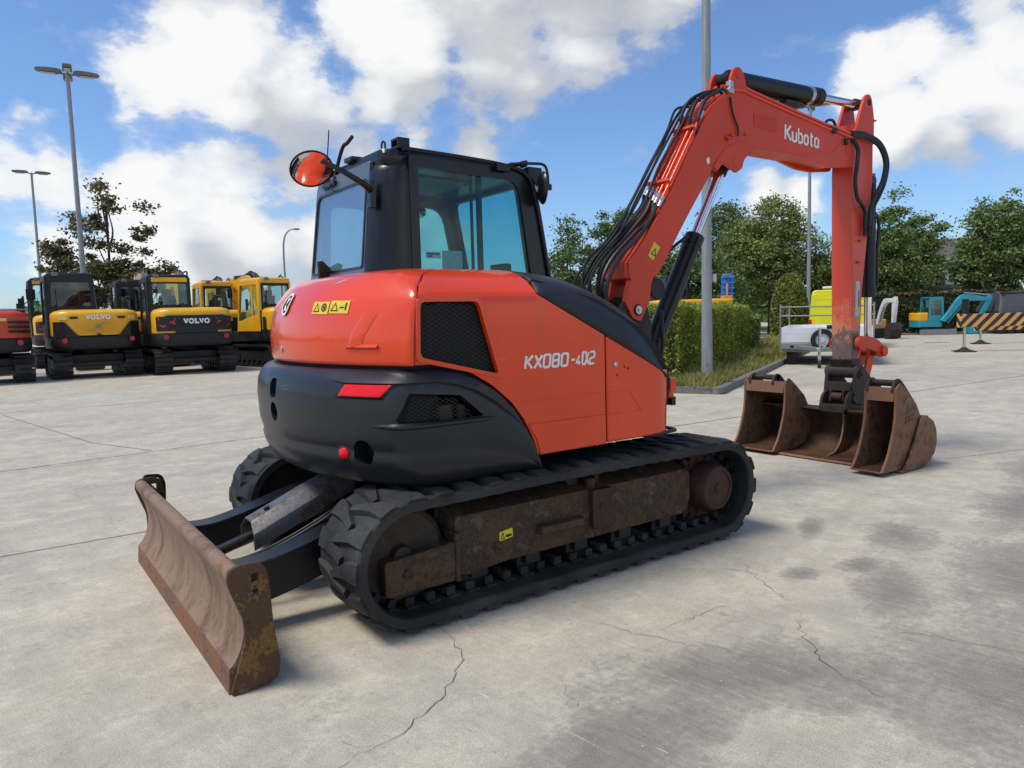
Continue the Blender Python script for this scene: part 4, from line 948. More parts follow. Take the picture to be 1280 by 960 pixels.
# hoses from the swing post up to the pipes
hy = [(-.030, 0), (.022, 0), (.074, 0), (.126, 0), (.178, 0), (.0, 1), (.05, 1), (.10, 1), (.15, 1), (.20, 1)]
for i, (y, up) in enumerate(hy):
    q = i % 5; e = .035
    if not up:
        st = (1.70 + .02 * i - e * .83 - .045, y, 2.42 + .03 * i + e * .55 - .07)
        P = [st, (st[0] - .06, y, st[2] - .10), (1.43 - .012 * q, y + .005, 2.13), (1.20 - .015 * q, y + .01, 1.93 + .01 * q), (1.10 - .015 * q, y + .012, 1.75), (1.12, y + .01, 1.55), (1.16, y, 1.25)]
    else:
        y = .075 + .034 * q; st = (2.38 - .02 * q, y - .02, 3.36 - .02 * q); b_ = .05 + .018 * (q % 3)
        P = [st, (2.22 - b_ * .6, y, 3.235 + b_ * .4), (2.05 - b_, y, 2.99 + b_ * .6), (1.85 - b_ * 1.1, y, 2.69 + b_ * .6), (1.65 - b_ * 1.1, y, 2.40 + b_ * .5), (1.42 - b_, y + .01, 2.14 + b_ * .3), (1.15 - .02 * q, y + .01, 1.94), (1.03 - .012 * q, y + .02, 1.74), (1.06, y + .015, 1.5), (1.12, y, 1.22)]
    P = [P[0]] + [tuple(c_ + random.gauss(0, .013) for c_ in p) for p in P[1:-1]] + [P[-1]]
    mb = M(); mb.tube(smoothpath(P, 7), .0165 if not up else .0105, 9); build('hydraulic_hose', mb, 'hose_rubber', boom)
for y, b_, x1, z1 in ((-.035, .06, 2.10, 2.98), (.02, .12, 2.12, 3.02), (.1, .15, 2.16, 3.05)):
    P = [(2.47, y - .012, 3.375), (2.38, y - .02, 3.36 + b_ * .2), (2.25 - b_ * .5, y, 3.26 + b_ * .2), (2.17 - b_ * .7, y, 3.12), (x1, y, z1 - .02)]
    mb = M(); mb.tube(smoothpath(P, 7), .014, 9); build('hydraulic_hose', mb, 'hose_rubber', boom)
mb = M(); mb.tube(smoothpath([(2.50, YB0 - .012, 3.33), (2.53, YB0 - .014, 3.20), (2.60, YB0 - .014, 3.08), (2.60, YB0 - .014, 3.02)], 6), .008, 7); build('hydraulic_hose', mb, 'hose_rubber', boom)
# pipes along the top of the boom and hoses round the arm joint
for y, h_ in ((-.052, -.015), (-.035, .028), (.0, .035)):
    mb = M(); mb.tube(smoothpath([(2.46, y, 3.39 + h_), (2.66, y, 3.425 + h_), (2.85, y, 3.40 + h_), (3.38, y, 3.335 + h_), (3.92, y, 3.275 + h_), (4.10, y, 3.262 + h_), (4.40, y - .01, 3.225 + h_)], 5), .014, 8); build('hydraulic_pipe', mb, 'red_paint', boom)
mb = M(); mb.bx(2.47, 2.53, YB0 - .028, YB0 + .09, 3.36, 3.40); mb.bx(2.48, 2.52, YB0 - .03, YB0 + .02, 3.40, 3.46); build('pipe_clamp', mb, 'zinc', boom, bevel=.003)
mb = M(); mb.bx(4.05, 4.11, YB0 - .03, YB0 + .06, 3.22, 3.27); mb.bx(4.26, 4.30, YB0 - .035, YB0, 3.13, 3.19); mb.tube(smoothpath([(4.0, 0, 3.29), (4.06, 0, 3.35), (4.16, 0, 3.36), (4.22, 0, 3.29)], 5), .014, 8); build('pipe_clamp', mb, 'dark_iron', boom, bevel=.003)
for k_, P in enumerate(([(4.40, -.062, 3.235), (4.62, -.085, 3.24), (4.82, -.11, 3.17), (4.93, -.12, 3.02), (4.90, -.115, 2.84), (4.80, -.10, 2.68), (4.73, -.085, 2.55), (4.72, -.075, 2.36)],
          [(4.40, -.045, 3.265), (4.64, -.065, 3.275), (4.90, -.08, 3.21), (5.03, -.09, 3.04), (5.00, -.085, 2.84), (4.90, -.08, 2.68), (4.80, -.07, 2.54), (4.785, -.06, 2.34)],
          [(4.38, -.075, 3.20), (4.45, -.095, 3.10), (4.43, -.10, 2.95), (4.40, -.10, 2.78), (4.44, -.10, 2.63), (4.55, -.09, 2.57), (4.63, -.08, 2.50), (4.65, -.07, 2.36)])):
    mb = M(); mb.tube(smoothpath(P, 7), .021, 9); hz = build('hydraulic_hose', mb, 'hose_rubber', boom)
    mb = M(); mb.cyl(P[-1], (P[-1][0], P[-1][1], P[-1][2] - .1), .017, 8); mb.cyl((P[-1][0], P[-1][1], P[-1][2] - .02), (P[-1][0], P[-1][1], P[-1][2] - .045), .022, 6); build('fitting', mb, 'dark_iron', hz)
# cylinders
def ram(name, a, b_, r0, r1, t, parent, y=YBC, eye=.055):
    a = Vector((a[0], y, a[1])); b_ = Vector((b_[0], y, b_[1])); d = (b_ - a).normalized(); m_ = a + (b_ - a) * t
    mb = M(); mb.cyl(a + d * eye * .6, m_, r0, 26); mb.cyl(m_ - d * .09, m_ + d * .008, r0 * 1.08, 26); mb.cyl(a + Vector((0, -r0 * .8, 0)), a + Vector((0, r0 * .8, 0)), eye, 18)
    c = build(name, mb, 'black_steel', parent, bevel=.003)
    mb = M(); mb.cyl(m_, b_ - d * eye, r1, 18); build('rod', mb, 'chrome', c)
    mb = M(); mb.cyl(b_ + Vector((0, -r0 * .7, 0)), b_ + Vector((0, r0 * .7, 0)), eye, 18); mb.cyl(b_ - d * eye * 1.6, b_ - d * eye * .5, r1 * 1.4, 16); build('rod_eye', mb, 'dark_iron', c)
    return c
c = ram('boom_cylinder', (1.60, 1.12), (2.585, 2.80), .078, .043, .62, EX)
mb = M(); mb.tube([(1.66, YBC - .085, 1.30), (1.95, YBC - .092, 1.79), (2.17, YBC - .088, 2.16)], .014, 8); mb.tube(smoothpath([(1.62, YBC + .02, 1.30), (1.55, YBC - .02, 1.55), (1.63, YBC - .05, 1.78), (1.80, YBC - .08, 2.02), (2.05, YBC - .07, 2.16)], 5), .014, 8); build('hydraulic_hose', mb, 'hose_rubber', c)
mb = M(); mb.tube(smoothpath([(1.70, YBC - .09, 1.55), (1.68, YBC - .12, 1.30), (1.66, YBC - .10, 1.10), (1.60, YBC - .05, .95), (1.35, YBC - .1, .9)], 6), .014, 8); build('hydraulic_hose', mb, 'hose_rubber', c)
mb = M(); mb.cyl((1.69, .02, 1.72), (1.69, .05, 1.72), .085, 24); build('blanking_plate', mb, 'cover_plastic', boom, bevel=.01)
c = ram('arm_cylinder', (2.62, 3.535), (4.76, 3.615), .080, .040, .66, boom, eye=.05)
mb = M(); d = (Vector((4.76, YBC, 3.615)) - Vector((2.62, YBC, 3.535))).normalized(); m_ = Vector((2.62, YBC, 3.535)) + d * 1.20; mb.cyl(m_, m_ + d * .05, .089, 26); build('clamp_band', mb, 'zinc', c)
mb = M(); mb.tube(smoothpath([(2.75, YBC + .0, 3.44), (3.3, YBC, 3.47), (3.75, YBC, 3.48), (3.9, YBC, 3.52)], 4), .013, 8); mb.bx(3.45, 3.72, YBC - .05, YBC + .05, 3.44, 3.475); build('hydraulic_pipe', mb, 'dark_iron', c)
# --- arm
YA0, YA1 = -.03, .20
mb = M()
mb.xz([(4.49, 3.30), (4.475, 2.9), (4.49, 2.05), (4.525, .985), (4.62, .95), (4.665, 1.174), (4.683, 1.466), (4.69, 1.70), (4.79, 2.32), (4.86, 2.86), (4.855, 3.36), (4.60, 3.36)], YA0, YA1)
arm = build('arm', mb, 'arm_paint', EX, bevel=.010)
mb = M()
for a, b_ in ((YA0 - .004, YA0 + .03), (YA1 - .03, YA1 + .004)):
    mb = M(); mb.xz(rpoly([(4.50, 3.28), (4.60, 3.50), (4.68, 3.66), (4.74, 3.70), (4.80, 3.68), (4.84, 3.56), (4.862, 3.46), (4.865, 3.2), (4.6, 3.2)], [.02, .05, .05, .04, .05, .05, .02, .02, .02], 3), a, b_); build('pin_lug', mb, 'red_dull', arm, bevel=.005)
mb = M(); mb.bx(4.52, 4.60, YA0 + .03, YA1 - .03, 3.3, 3.38); build('cross_plate', mb, 'red_dull', arm, bevel=.005)
mb = M(); mb.bx(4.85, 4.90, YA0 - .01, YA0 + .06, 3.44, 3.455); build('stop', mb, 'red_dull', arm, bevel=.004)
mb = M(); mb.cyl((4.76, YA0 - .01, 3.615), (4.76, YA1 + .01, 3.615), .032, 14); mb.cyl((4.60, YA0 - .03, 1.16), (4.60, YA1 + .03, 1.16), .045, 16); build('pin', mb, 'dark_iron', arm)
mb = M(); mb.bx(4.56, 4.64, YA0 - .003, YA0 - .0005, 1.44, 1.80); lb = build('label_plate', mb, 'label_grey', arm, smooth=0)
mb2 = M(); mb2.bx(4.615, 4.63, YA0 - .0045, YA0 - .0032, 1.53, 1.70); build('print', mb2, 'black_print', lb, smooth=0)
mb = M()
for z in (1.98, 2.55, 2.2): mb = M(); mb.bx(4.57 + (z - 2) * .1, 4.64 + (z - 2) * .1, YA0 - .03, YA0, z, z + .02); build('hose_bracket', mb, 'red_dull', arm, bevel=.003)
c = ram('bucket_cylinder', (5.00, 2.86), (5.03, 1.12), .070, .040, .70, arm, y=YBC, eye=.05)
mb = M(); mb.bx(4.82, 5.05, .04, .06, 2.78, 2.94); mb.bx(4.82, 5.05, .11, .13, 2.78, 2.94); build('cylinder_lug', mb, 'red_dull', arm, bevel=.004)
mb = M(); mb.tube(smoothpath([(4.82, -.04, 2.45), (4.96, -.02, 2.50), (5.09, .02, 2.40), (5.10, .04, 2.1), (5.11, .04, 1.8), (5.08, .06, 1.70)], 6), .016, 8); build('hydraulic_hose', mb, 'hose_rubber', c)
mb = M(); mb.tube([(4.96, .16, 2.8), (4.96, .16, 1.62), (4.92, .16, 1.0)], .012, 8); build('hydraulic_pipe', mb, 'dark_iron', c)
# bucket linkage
mb = M()
for a, b_ in ((YA0 - .055, YA0 - .02), (YA1 + .02, YA1 + .055)):
    mb.xz(rpoly([(4.56, 1.10), (4.60, 1.215), (4.72, 1.235), (4.95, 1.175), (5.06, 1.10), (5.085, 1.01), (5.0, .985), (4.9, 1.06), (4.68, 1.11)], .03, 3), a, b_)
mb.cyl((4.60, YA0 - .065, 1.16), (4.60, YA0 - .015, 1.16), .075, 20); mb.cyl((5.03, YA0 - .085, 1.055), (5.03, YA1 + .085, 1.055), .055, 18)
build('tipping_link', mb, 'red_dull', arm, bevel=.006)
mb = M(); mb.xz(rpoly([(4.97, 1.09), (5.085, 1.05), (4.90, .62), (4.80, .62), (4.86, .82)], .03, 3), .02, .05); mb.xz(rpoly([(4.97, 1.09), (5.085, 1.05), (4.90, .62), (4.80, .62), (4.86, .82)], .03, 3), .12, .15); mb.bx(4.84, 4.97, .05, .12, .78, .86)
build('tipping_link', mb, 'red_dull', arm, bevel=.006)
mb = M(); mb.xz([(4.49, .99), (4.55, .86), (4.62, .85), (4.66, .99)], YA0 - .012, YA1 + .012); mb.cyl((4.575, YA0 - .075, .86), (4.575, YA1 + .075, .86), .068, 20); mb.cyl((4.575, YA0 - .09, .86), (4.575, YA1 + .09, .86), .04, 16); build('arm_tip', mb, 'dark_iron', arm, bevel=.006)
# quick coupler
mb = M()
for a, b_ in ((YA0 - .06, YA0 - .02), (YA1 + .02, YA1 + .06)):
    mb.xz(rpoly([(4.50, .86), (4.53, .94), (4.62, .93), (4.90, .70), (4.92, .58), (4.78, .50), (4.55, .52), (4.47, .62)], .04, 3), a, b_)
mb.prism([(4.475, -.06, .76), (4.475, .23, .76), (4.475, .21, .66), (4.475, -.04, .66)], (.08, 0, -.02)); mb.bx(4.50, 4.90, -.02, .19, .58, .64); mb.cyl((4.50, -.10, .575), (4.50, .27, .575), .045, 16); mb.cyl((4.86, -.1, .56), (4.86, .27, .56), .04, 16); mb.cyl((4.84, -.08, .66), (4.84, .25, .66), .045, 16)
qc = build('quick_coupler', mb, 'dark_iron', arm, bevel=.006)
mb = M(); mb.cyl((4.445, .02, .605), (4.445, .14, .605), .042, 18); mb.bx(4.42, 4.47, .0, .02, .55, .67); mb.bx(4.42, 4.47, .14, .16, .55, .67); build('lock_pin', mb, 'hub_steel', qc, bevel=.004)
# ditching bucket on the coupler
DY0, DY1 = -.83, .99
prof = smoothpath([(3.975, .022), (4.15, .008), (4.32, .012), (4.46, .045), (4.555, .12), (4.60, .22), (4.585, .33), (4.53, .42), (4.44, .475)], 4)
ins = [(x - .016 * (1 if z > .1 else .3), z + .016) for x, z in prof][::-1]
mb = M(); mb.xz(prof + ins, DY0, DY1); mb.bx(4.36, 4.46, DY0, DY1, .462, .486)
db = build('ditching_bucket', mb, 'bucket_inside', arm, bevel=.004)
endp = rpoly([(3.965, .02), (4.15, .006), (4.32, .010), (4.46, .042), (4.56, .118), (4.606, .22), (4.59, .335), (4.53, .43), (4.40, .492), (4.30, .49), (4.19, .30), (4.05, .10)], .02, 2)
for a in (DY0 - .018, DY1): 
    mb = M(); mb.xz(endp, a, a + .018); build('end_plate', mb, 'bucket_steel', db, bevel=.003)
mb = M(); mb.xz([(3.94, .012), (4.12, .0), (4.12, .012), (3.96, .030)], DY0 - .018, DY1 + .018); build('cutting_edge', mb, 'edge_rust', db)
mb = M()
for y in (-.02, .52):
    mb = M(); mb.xz(smoothpath([(4.02, .025), (4.22, .05), (4.34, .14), (4.40, .30), (4.40, .44)], 4) + [(4.50, .44), (4.57, .28), (4.48, .07), (4.3, .02)], y, y + .02); build('rib', mb, 'bucket_steel', db, bevel=.003)
mb = M()
for y in (-.06, .21): mb.xz(rpoly([(4.32, .47), (4.36, .62), (4.46, .68), (4.56, .64), (4.84, .62), (4.90, .56), (4.86, .48), (4.62, .40), (4.52, .46)], .04, 3), y - .014, y + .014)
mb.bx(4.33, 4.40, -.06, .21, .45, .53); mb.bx(4.40, 4.62, DY0 + .15, DY1 - .15, .44, .47); build('hanger', mb, 'dark_iron', db, bevel=.005)
# --- two narrow buckets stood on the ground
def bucket(name, label, x0, w, h, L, bmat, loc, rz=0, group='narrow buckets standing open side to the rear'):
    """lip at the origin edge, opening towards -x, width along +y"""
    t = thing(name, label, 'bucket', loc, rz, group)
    fr_ = [(0, .012), (.13 * L, .17 * h), (.22 * L, .36 * h), (.285 * L, .56 * h), (.305 * L, .76 * h), (.30 * L, .93 * h)]
    bk = [(.30 * L, .95 * h), (.40 * L, 1.0 * h), (.52 * L, .93 * h), (.80 * L, .73 * h), (.97 * L, .50 * h), (1.0 * L, .33 * h), (.95 * L, .17 * h), (.82 * L, .06 * h), (.60 * L, .0), (.25 * L, -.0)]
    for y in (0, w - .018):
        mb = M(); mb.xz(smoothpath(fr_, 3) + bk, y, y + .018); sp_ = build('side_plate', mb, 'bucket_steel', t, bevel=.004)
        mb = M(); P = smoothpath(fr_, 3); yy = y - .008 if y == 0 else y + .002
        mb.grid([[(x - .012, yy, z) for x, z in P], [(x + .055, yy, z) for x, z in P], [(x + .055, yy + .024, z) for x, z in P], [(x - .012, yy + .024, z) for x, z in P]], cv=True)
        n_ = len(P); o = len(mb.v) - 4 * n_; mb.f += [(o, o + n_, o + 2 * n_, o + 3 * n_), (o + n_ - 1, o + 2 * n_ - 1, o + 3 * n_ - 1, o + 4 * n_ - 1)]
        build('wear_strip', mb, 'edge_rust', sp_, bevel=.003)
        mb = M(); e = .0 if y == 0 else .018; sgn = -1 if y == 0 else 1
        mb.bar((.52 * L, y + e + sgn * .005, .56 * h), (.72 * L, y + e + sgn * .005, .60 * h), .012, .02); mb.bar((.53 * L, y + e + sgn * .005, .53 * h), (.73 * L, y + e + sgn * .005, .57 * h), .012, .012); build('weld_mark', mb, 'bucket_steel', sp_)
    shell = smoothpath([(.0, .008), (.25 * L, .0), (.60 * L, .0), (.82 * L, .06 * h), (.95 * L, .17 * h), (1.0 * L, .33 * h), (.97 * L, .50 * h), (.80 * L, .72 * h), (.55 * L, .90 * h)], 4)
    inn = [(x - .014 * (x > .6 * L), z + (.014 if x < .95 * L and z < .3 * h else -.012)) for x, z in shell][::-1]
    mb = M(); mb.xz(shell + inn, .018, w - .018); build('shell', mb, 'bucket_inside', t)
    mb = M(); mb.xz([(.275 * L, .795 * h), (.30 * L, .95 * h), (.34 * L, .95 * h), (.315 * L, .795 * h)], .018, w - .018); mb.xz([(.30 * L, .93 * h), (.33 * L, .94 * h), (.57 * L, .89 * h), (.55 * L, .87 * h)], .018, w - .018); build('top_plate', mb, 'edge_rust', t, bevel=.003)
    for y in (w * .30, w * .86) if w > .4 else (w * .12, w * .94):
        mb = M(); mb.xz(rpoly([(.26 * L, .90 * h), (.32 * L, 1.02 * h), (.42 * L, 1.06 * h), (.52 * L, 1.0 * h), (.84 * L, .74 * h), (.80 * L, .68 * h), (.50 * L, .90 * h)], .03, 3), y - .012, y + .012); build('ear', mb, 'dark_iron', t, bevel=.004)
    mb = M(); y0, y1 = (w * .30, w * .86) if w > .4 else (w * .12, w * .94)
    mb.cyl((.41 * L, y0 - .012, .995 * h), (.41 * L, y1 + .012, .995 * h), .030, 14); build('hanger_pin', mb, 'dark_iron', t); mb = M(); mb.cyl((.74 * L, y0, .79 * h), (.74 * L, y1, .79 * h), .030, 14); build('hanger_pin', mb, 'dark_iron', t)
    mb = M(); mb.prism([(-.02, .0, .006), (.12, .0, .0), (.12, w, .0), (-.02, w, .006)], (0, 0, .014)); ed = build('cutting_edge', mb, 'edge_rust', t, bevel=.003)
    mb = M()
    for y in (.04, w - .04): mb = M(); mb.cyl((.03, y, .02), (.03, y, .034), .018, 8); build('bolt', mb, 'hub_steel', ed)
    return t
bucket('digging_bucket', 'wide rusty digging bucket, standing left of the arm with its ears up', 0, .51, .77, .70, None, (3.872, .455, .031))
bucket('digging_bucket', 'narrow rusty digging bucket, nearest the camera, standing right of the arm', 0, .29, .80, .74, None, (3.665, -.808, .031), -.01)
# ------------------------------------------------------------------ camera, light, sky
CAM = Vector((-2.7853, -4.1596, 1.5307))
cd = bpy.data.cameras.new('camera'); cam_o = bpy.data.objects.new('camera', cd); COL.objects.link(cam_o)
pi_, ya_, ro_ = R(5.2466), R(54.3867), R(-1.5318)
d_ = Vector((math.cos(ya_), math.sin(ya_), 0)); r_0 = Vector((math.sin(ya_), -math.cos(ya_), 0)); u_0 = Vector((0, 0, 1))
fwd = d_ * math.cos(pi_) - u_0 * math.sin(pi_); up_ = d_ * math.sin(pi_) + u_0 * math.cos(pi_)
rg = r_0 * math.cos(ro_) + up_ * math.sin(ro_); up2 = -r_0 * math.sin(ro_) + up_ * math.cos(ro_)
mw = Matrix((rg, up2, -fwd)).transposed().to_4x4(); mw.translation = CAM; cam_o.matrix_world = mw
cd.sensor_width = 36; cd.lens = 919.3 / 1280 * 36; cd.clip_start = .05; cd.clip_end = 2000
scene.camera = cam_o
SUN = Vector((-.92, .30, 0)).normalized() * math.cos(R(60)) + Vector((0, 0, math.sin(R(60))))
ld = bpy.data.lights.new('sun', 'SUN'); ld.energy = 3.1; ld.angle = R(18); ld.color = (1, .94, .84)
lo = bpy.data.objects.new('sun', ld); COL.objects.link(lo); lo.rotation_euler = SUN.to_track_quat('Z', 'Y').to_euler(); lo.location = (0, 0, 20)
w = bpy.data.worlds.new('World'); scene.world = w; w.use_nodes = True; nt = w.node_tree
bg = nt.nodes['Background']
sky = node(nt, 'ShaderNodeTexSky', sky_type='NISHITA'); sky.sun_disc = False; sky.sun_elevation = R(60); sky.sun_rotation = math.atan2(SUN.x, SUN.y)
sky.air_density = 1.0; sky.dust_density = .6; sky.ozone_density = 2.0
# clouds: a density field over the sky directions, evaluated twice so that their sunlit rims are bright and their bases grey
grp = bpy.data.node_groups.new('cloud_density', 'ShaderNodeTree')
grp.interface.new_socket('Vector', in_out='INPUT', socket_type='NodeSocketVector'); grp.interface.new_socket('Density', in_out='OUTPUT', socket_type='NodeSocketFloat'); grp.interface.new_socket('Soft', in_out='OUTPUT', socket_type='NodeSocketFloat')
gi = grp.nodes.new('NodeGroupInput'); go = grp.nodes.new('NodeGroupOutput'); vec = gi.outputs[0]
warp = node(grp, 'ShaderNodeTexNoise'); warp.inputs['Scale'].default_value = 5; warp.inputs['Detail'].default_value = 3; grp.links.new(vec, warp.inputs['Vector'])
wv = node(grp, 'ShaderNodeVectorMath', operation='MULTIPLY_ADD'); grp.links.new(warp.outputs['Color'], wv.inputs[0]); wv.inputs[1].default_value = (.07, .07, .05); grp.links.new(vec, wv.inputs[2])
BL = [((0.259, 0.922, 0.288), 0.100, 1.00), ((0.180, 0.943, 0.280), 0.067, 1.00), ((0.329, 0.903, 0.277), 0.078, 1.00), ((0.225, 0.917, 0.329), 0.051, 0.95), ((0.271, 0.907, 0.322), 0.063, 1.00), ((0.155, 0.955, 0.253), 0.041, 0.90), ((0.369, 0.892, 0.259), 0.040, 0.90), ((0.440, 0.828, 0.348), 0.108, 1.00), ((0.541, 0.770, 0.339), 0.093, 1.00), ((0.623, 0.699, 0.352), 0.092, 1.00), ((0.678, 0.633, 0.373), 0.074, 1.00), ((0.377, 0.847, 0.374), 0.053, 1.00), ((0.474, 0.766, 0.433), 0.155, 1.00), ((0.576, 0.686, 0.445), 0.154, 1.00), ((0.579, 0.756, 0.304), 0.056, 0.90), ((0.430, 0.859, 0.279), 0.044, 0.80), ((0.469, 0.851, 0.238), 0.052, 0.85), ((0.533, 0.819, 0.213), 0.053, 0.90), ((0.408, 0.888, 0.213), 0.051, 0.85), ((0.547, 0.801, 0.242), 0.034, 0.70), ((0.044, 0.985, 0.168), 0.054, 0.85), ((0.088, 0.983, 0.158), 0.060, 0.90), ((0.160, 0.974, 0.158), 0.079, 0.95), ((0.255, 0.953, 0.162), 0.082, 0.95), ((0.336, 0.925, 0.178), 0.065, 0.90), ((0.271, 0.958, 0.095), 0.101, 0.85), ((0.182, 0.980, 0.084), 0.086, 0.85), ((0.392, 0.914, 0.105), 0.098, 0.85), ((0.084, 0.992, 0.092), 0.061, 0.70), ((0.476, 0.873, 0.104), 0.094, 0.70), ((0.846, 0.464, 0.263), 0.056, 1.00), ((0.864, 0.416, 0.283), 0.051, 0.95), ((0.894, 0.375, 0.247), 0.077, 1.00), ((0.901, 0.333, 0.277), 0.070, 1.00), ((0.919, 0.337, 0.203), 0.057, 1.00), ((0.845, 0.483, 0.232), 0.042, 0.90), ((0.870, 0.444, 0.213), 0.061, 0.95), ((0.900, 0.396, 0.184), 0.044, 0.85), ((0.881, 0.352, 0.315), 0.046, 0.90), ((0.804, 0.573, 0.158), 0.040, 0.85), ((0.834, 0.531, 0.147), 0.039, 0.85), ((0.825, 0.553, 0.115), 0.044, 0.70), ((0.100, 0.964, 0.248), 0.020, 0.55), ((0.056, 0.969, 0.242), 0.023, 0.50), ((0.125, 0.945, 0.302), 0.016, 0.50), ((0.077, 0.968, 0.237), 0.021, 0.50)]  # direction, angular radius, strength
acc = None
for dr, rad, st in BL:
    dd = Vector(dr).normalized()
    q = node(grp, 'ShaderNodeVectorMath', operation='DISTANCE'); grp.links.new(wv.outputs[0], q.inputs[0]); q.inputs[1].default_value = dd + Vector((.035, .035, .025))
    t = math_(grp, 'MULTIPLY', q.outputs['Value'], 1 / rad); t = math_(grp, 'MULTIPLY', t, t); t = math_(grp, 'MULTIPLY', math_(grp, 'POWER', 2.718, math_(grp, 'MULTIPLY', t, -1)), st)
    if acc is None: acc = t
    else:
        mx_ = node(grp, 'ShaderNodeMath', operation='SMOOTH_MAX'); grp.links.new(acc, mx_.inputs[0]); grp.links.new(t, mx_.inputs[1]); mx_.inputs[2].default_value = .18; acc = mx_.outputs[0]
n1 = node(grp, 'ShaderNodeTexNoise'); n1.inputs['Scale'].default_value = 11; n1.inputs['Detail'].default_value = 9; n1.inputs['Roughness'].default_value = .6; grp.links.new(vec, n1.inputs['Vector'])
mpv = node(grp, 'ShaderNodeMapping'); mpv.inputs['Scale'].default_value = (1, 1, 1.7); grp.links.new(vec, mpv.inputs['Vector']); grp.links.new(mpv.outputs[0], n1.inputs['Vector'])
den = math_(grp, 'ADD', math_(grp, 'MULTIPLY', acc, .85), math_(grp, 'MULTIPLY', math_(grp, 'SUBTRACT', n1.outputs['Fac'], .5), 1.35))
# a thin layer of scattered cloud everywhere, thicker low down and behind the camera
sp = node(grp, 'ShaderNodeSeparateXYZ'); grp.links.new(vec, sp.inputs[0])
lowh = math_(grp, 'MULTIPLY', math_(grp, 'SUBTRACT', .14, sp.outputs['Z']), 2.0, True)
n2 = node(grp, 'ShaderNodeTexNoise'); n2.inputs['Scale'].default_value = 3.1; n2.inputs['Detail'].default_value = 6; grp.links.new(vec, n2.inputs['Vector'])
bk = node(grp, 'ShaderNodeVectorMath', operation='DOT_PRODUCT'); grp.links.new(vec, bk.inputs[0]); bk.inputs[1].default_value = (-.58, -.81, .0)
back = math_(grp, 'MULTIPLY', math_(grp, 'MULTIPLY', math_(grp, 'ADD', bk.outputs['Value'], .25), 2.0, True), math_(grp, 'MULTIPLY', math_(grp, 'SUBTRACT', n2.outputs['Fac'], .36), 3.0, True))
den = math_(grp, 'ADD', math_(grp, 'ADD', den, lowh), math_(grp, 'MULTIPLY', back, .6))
grp.links.new(den, go.inputs[0])
n3 = node(grp, 'ShaderNodeTexNoise'); n3.inputs['Scale'].default_value = 9; n3.inputs['Detail'].default_value = 3.5; n3.inputs['Roughness'].default_value = .45; grp.links.new(mpv.outputs[0], n3.inputs['Vector'])
grp.links.new(math_(grp, 'ADD', math_(grp, 'MULTIPLY', acc, .85), math_(grp, 'MULTIPLY', math_(grp, 'SUBTRACT', n3.outputs['Fac'], .5), 1.1)), go.inputs[1])
tc = node(nt, 'ShaderNodeTexCoord').outputs['Generated']
def dens(v):
    g = node(nt, 'ShaderNodeGroup'); g.node_tree = grp; nt.links.new(v, g.inputs[0]); return g.outputs
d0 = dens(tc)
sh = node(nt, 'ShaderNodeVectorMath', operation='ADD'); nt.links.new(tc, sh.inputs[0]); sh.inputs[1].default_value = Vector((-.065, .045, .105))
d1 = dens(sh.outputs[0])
cover = ramp(nt, d0[0], [(.31, 0), (.44, .22), (.56, .82), (.74, 1)])
lit = math_(nt, 'MAXIMUM', math_(nt, 'SUBTRACT', d0[1], d1[1]), -.16)
thick = ramp(nt, d0[1], [(.40, .92), (.70, .78), (.95, .50)])
br = math_(nt, 'ADD', math_(nt, 'ADD', math_(nt, 'MULTIPLY', thick, .50), math_(nt, 'MULTIPLY', lit, 1.35)), math_(nt, 'MULTIPLY', math_(nt, 'SUBTRACT', d0[0], d0[1]), .5))
ccol = ramp(nt, br, [(.12, (4.9, 5.2, 5.7)), (.44, (5.9, 6.2, 6.65)), (.68, (7.8, 8.05, 8.3)), (.96, (9.5, 9.55, 9.5))])
skyc = mixc(nt, 1, sky.outputs['Color'], (1.02, 1.26, 1.58), 'MULTIPLY')
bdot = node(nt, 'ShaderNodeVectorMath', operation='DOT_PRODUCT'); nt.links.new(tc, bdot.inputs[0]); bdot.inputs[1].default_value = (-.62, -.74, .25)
back_fill = mixc(nt, math_(nt, 'MULTIPLY', math_(nt, 'SUBTRACT', bdot.outputs['Value'], -.05), 1.6, True), (1, 1, 1), (1.55, 1.5, 1.42))  # unseen clouds behind the camera brightened and warmed as added fill light
ccol = mixc(nt, 1.0, ccol, back_fill, 'MULTIPLY')
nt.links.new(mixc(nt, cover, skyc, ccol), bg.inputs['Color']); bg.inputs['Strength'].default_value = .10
w.cycles.sampling_method = 'MANUAL'; w.cycles.sample_map_resolution = 512
scene.view_settings.view_transform = 'Standard'; scene.view_settings.look = 'None'; scene.view_settings.exposure = 0; scene.view_settings.gamma = 1
scene.cycles.max_bounces = 8; scene.cycles.transparent_max_bounces = 24; scene.cycles.use_denoising = True

# ------------------------------------------------------------------ ground
m, nt, b = _nodes('yard_concrete')
tc = node(nt, 'ShaderNodeTexCoord').outputs['Object']
rot = node(nt, 'ShaderNodeMapping'); rot.inputs['Rotation'].default_value = (0, 0, R(-9)); nt.links.new(tc, rot.inputs['Vector']); rv = rot.outputs['Vector']
big = noise(nt, .35, 5, .6, rv, (1, 1.6, 1)); med = noise(nt, 1.7, 7, .7, rv); fin = noise(nt, 26, 6, .75, rv); grit = noise(nt, 150, 3, .7, rv)
brush = noise(nt, 7, 6, .66, rv, (5.0, .45, 1)); brush2 = noise(nt, 24, 4, .6, rv, (3.6, .20, 1)); scr = noise(nt, 15, 3, .5, rv, (6.0, .42, 1))
base = ramp(nt, big, [(.28, (.46, .40, .295)), (.5, (.57, .505, .38)), (.74, (.64, .57, .435))])
base = mixc(nt, ramp(nt, med, [(.36, .0), (.70, .8)]), base, (.335, .305, .25))
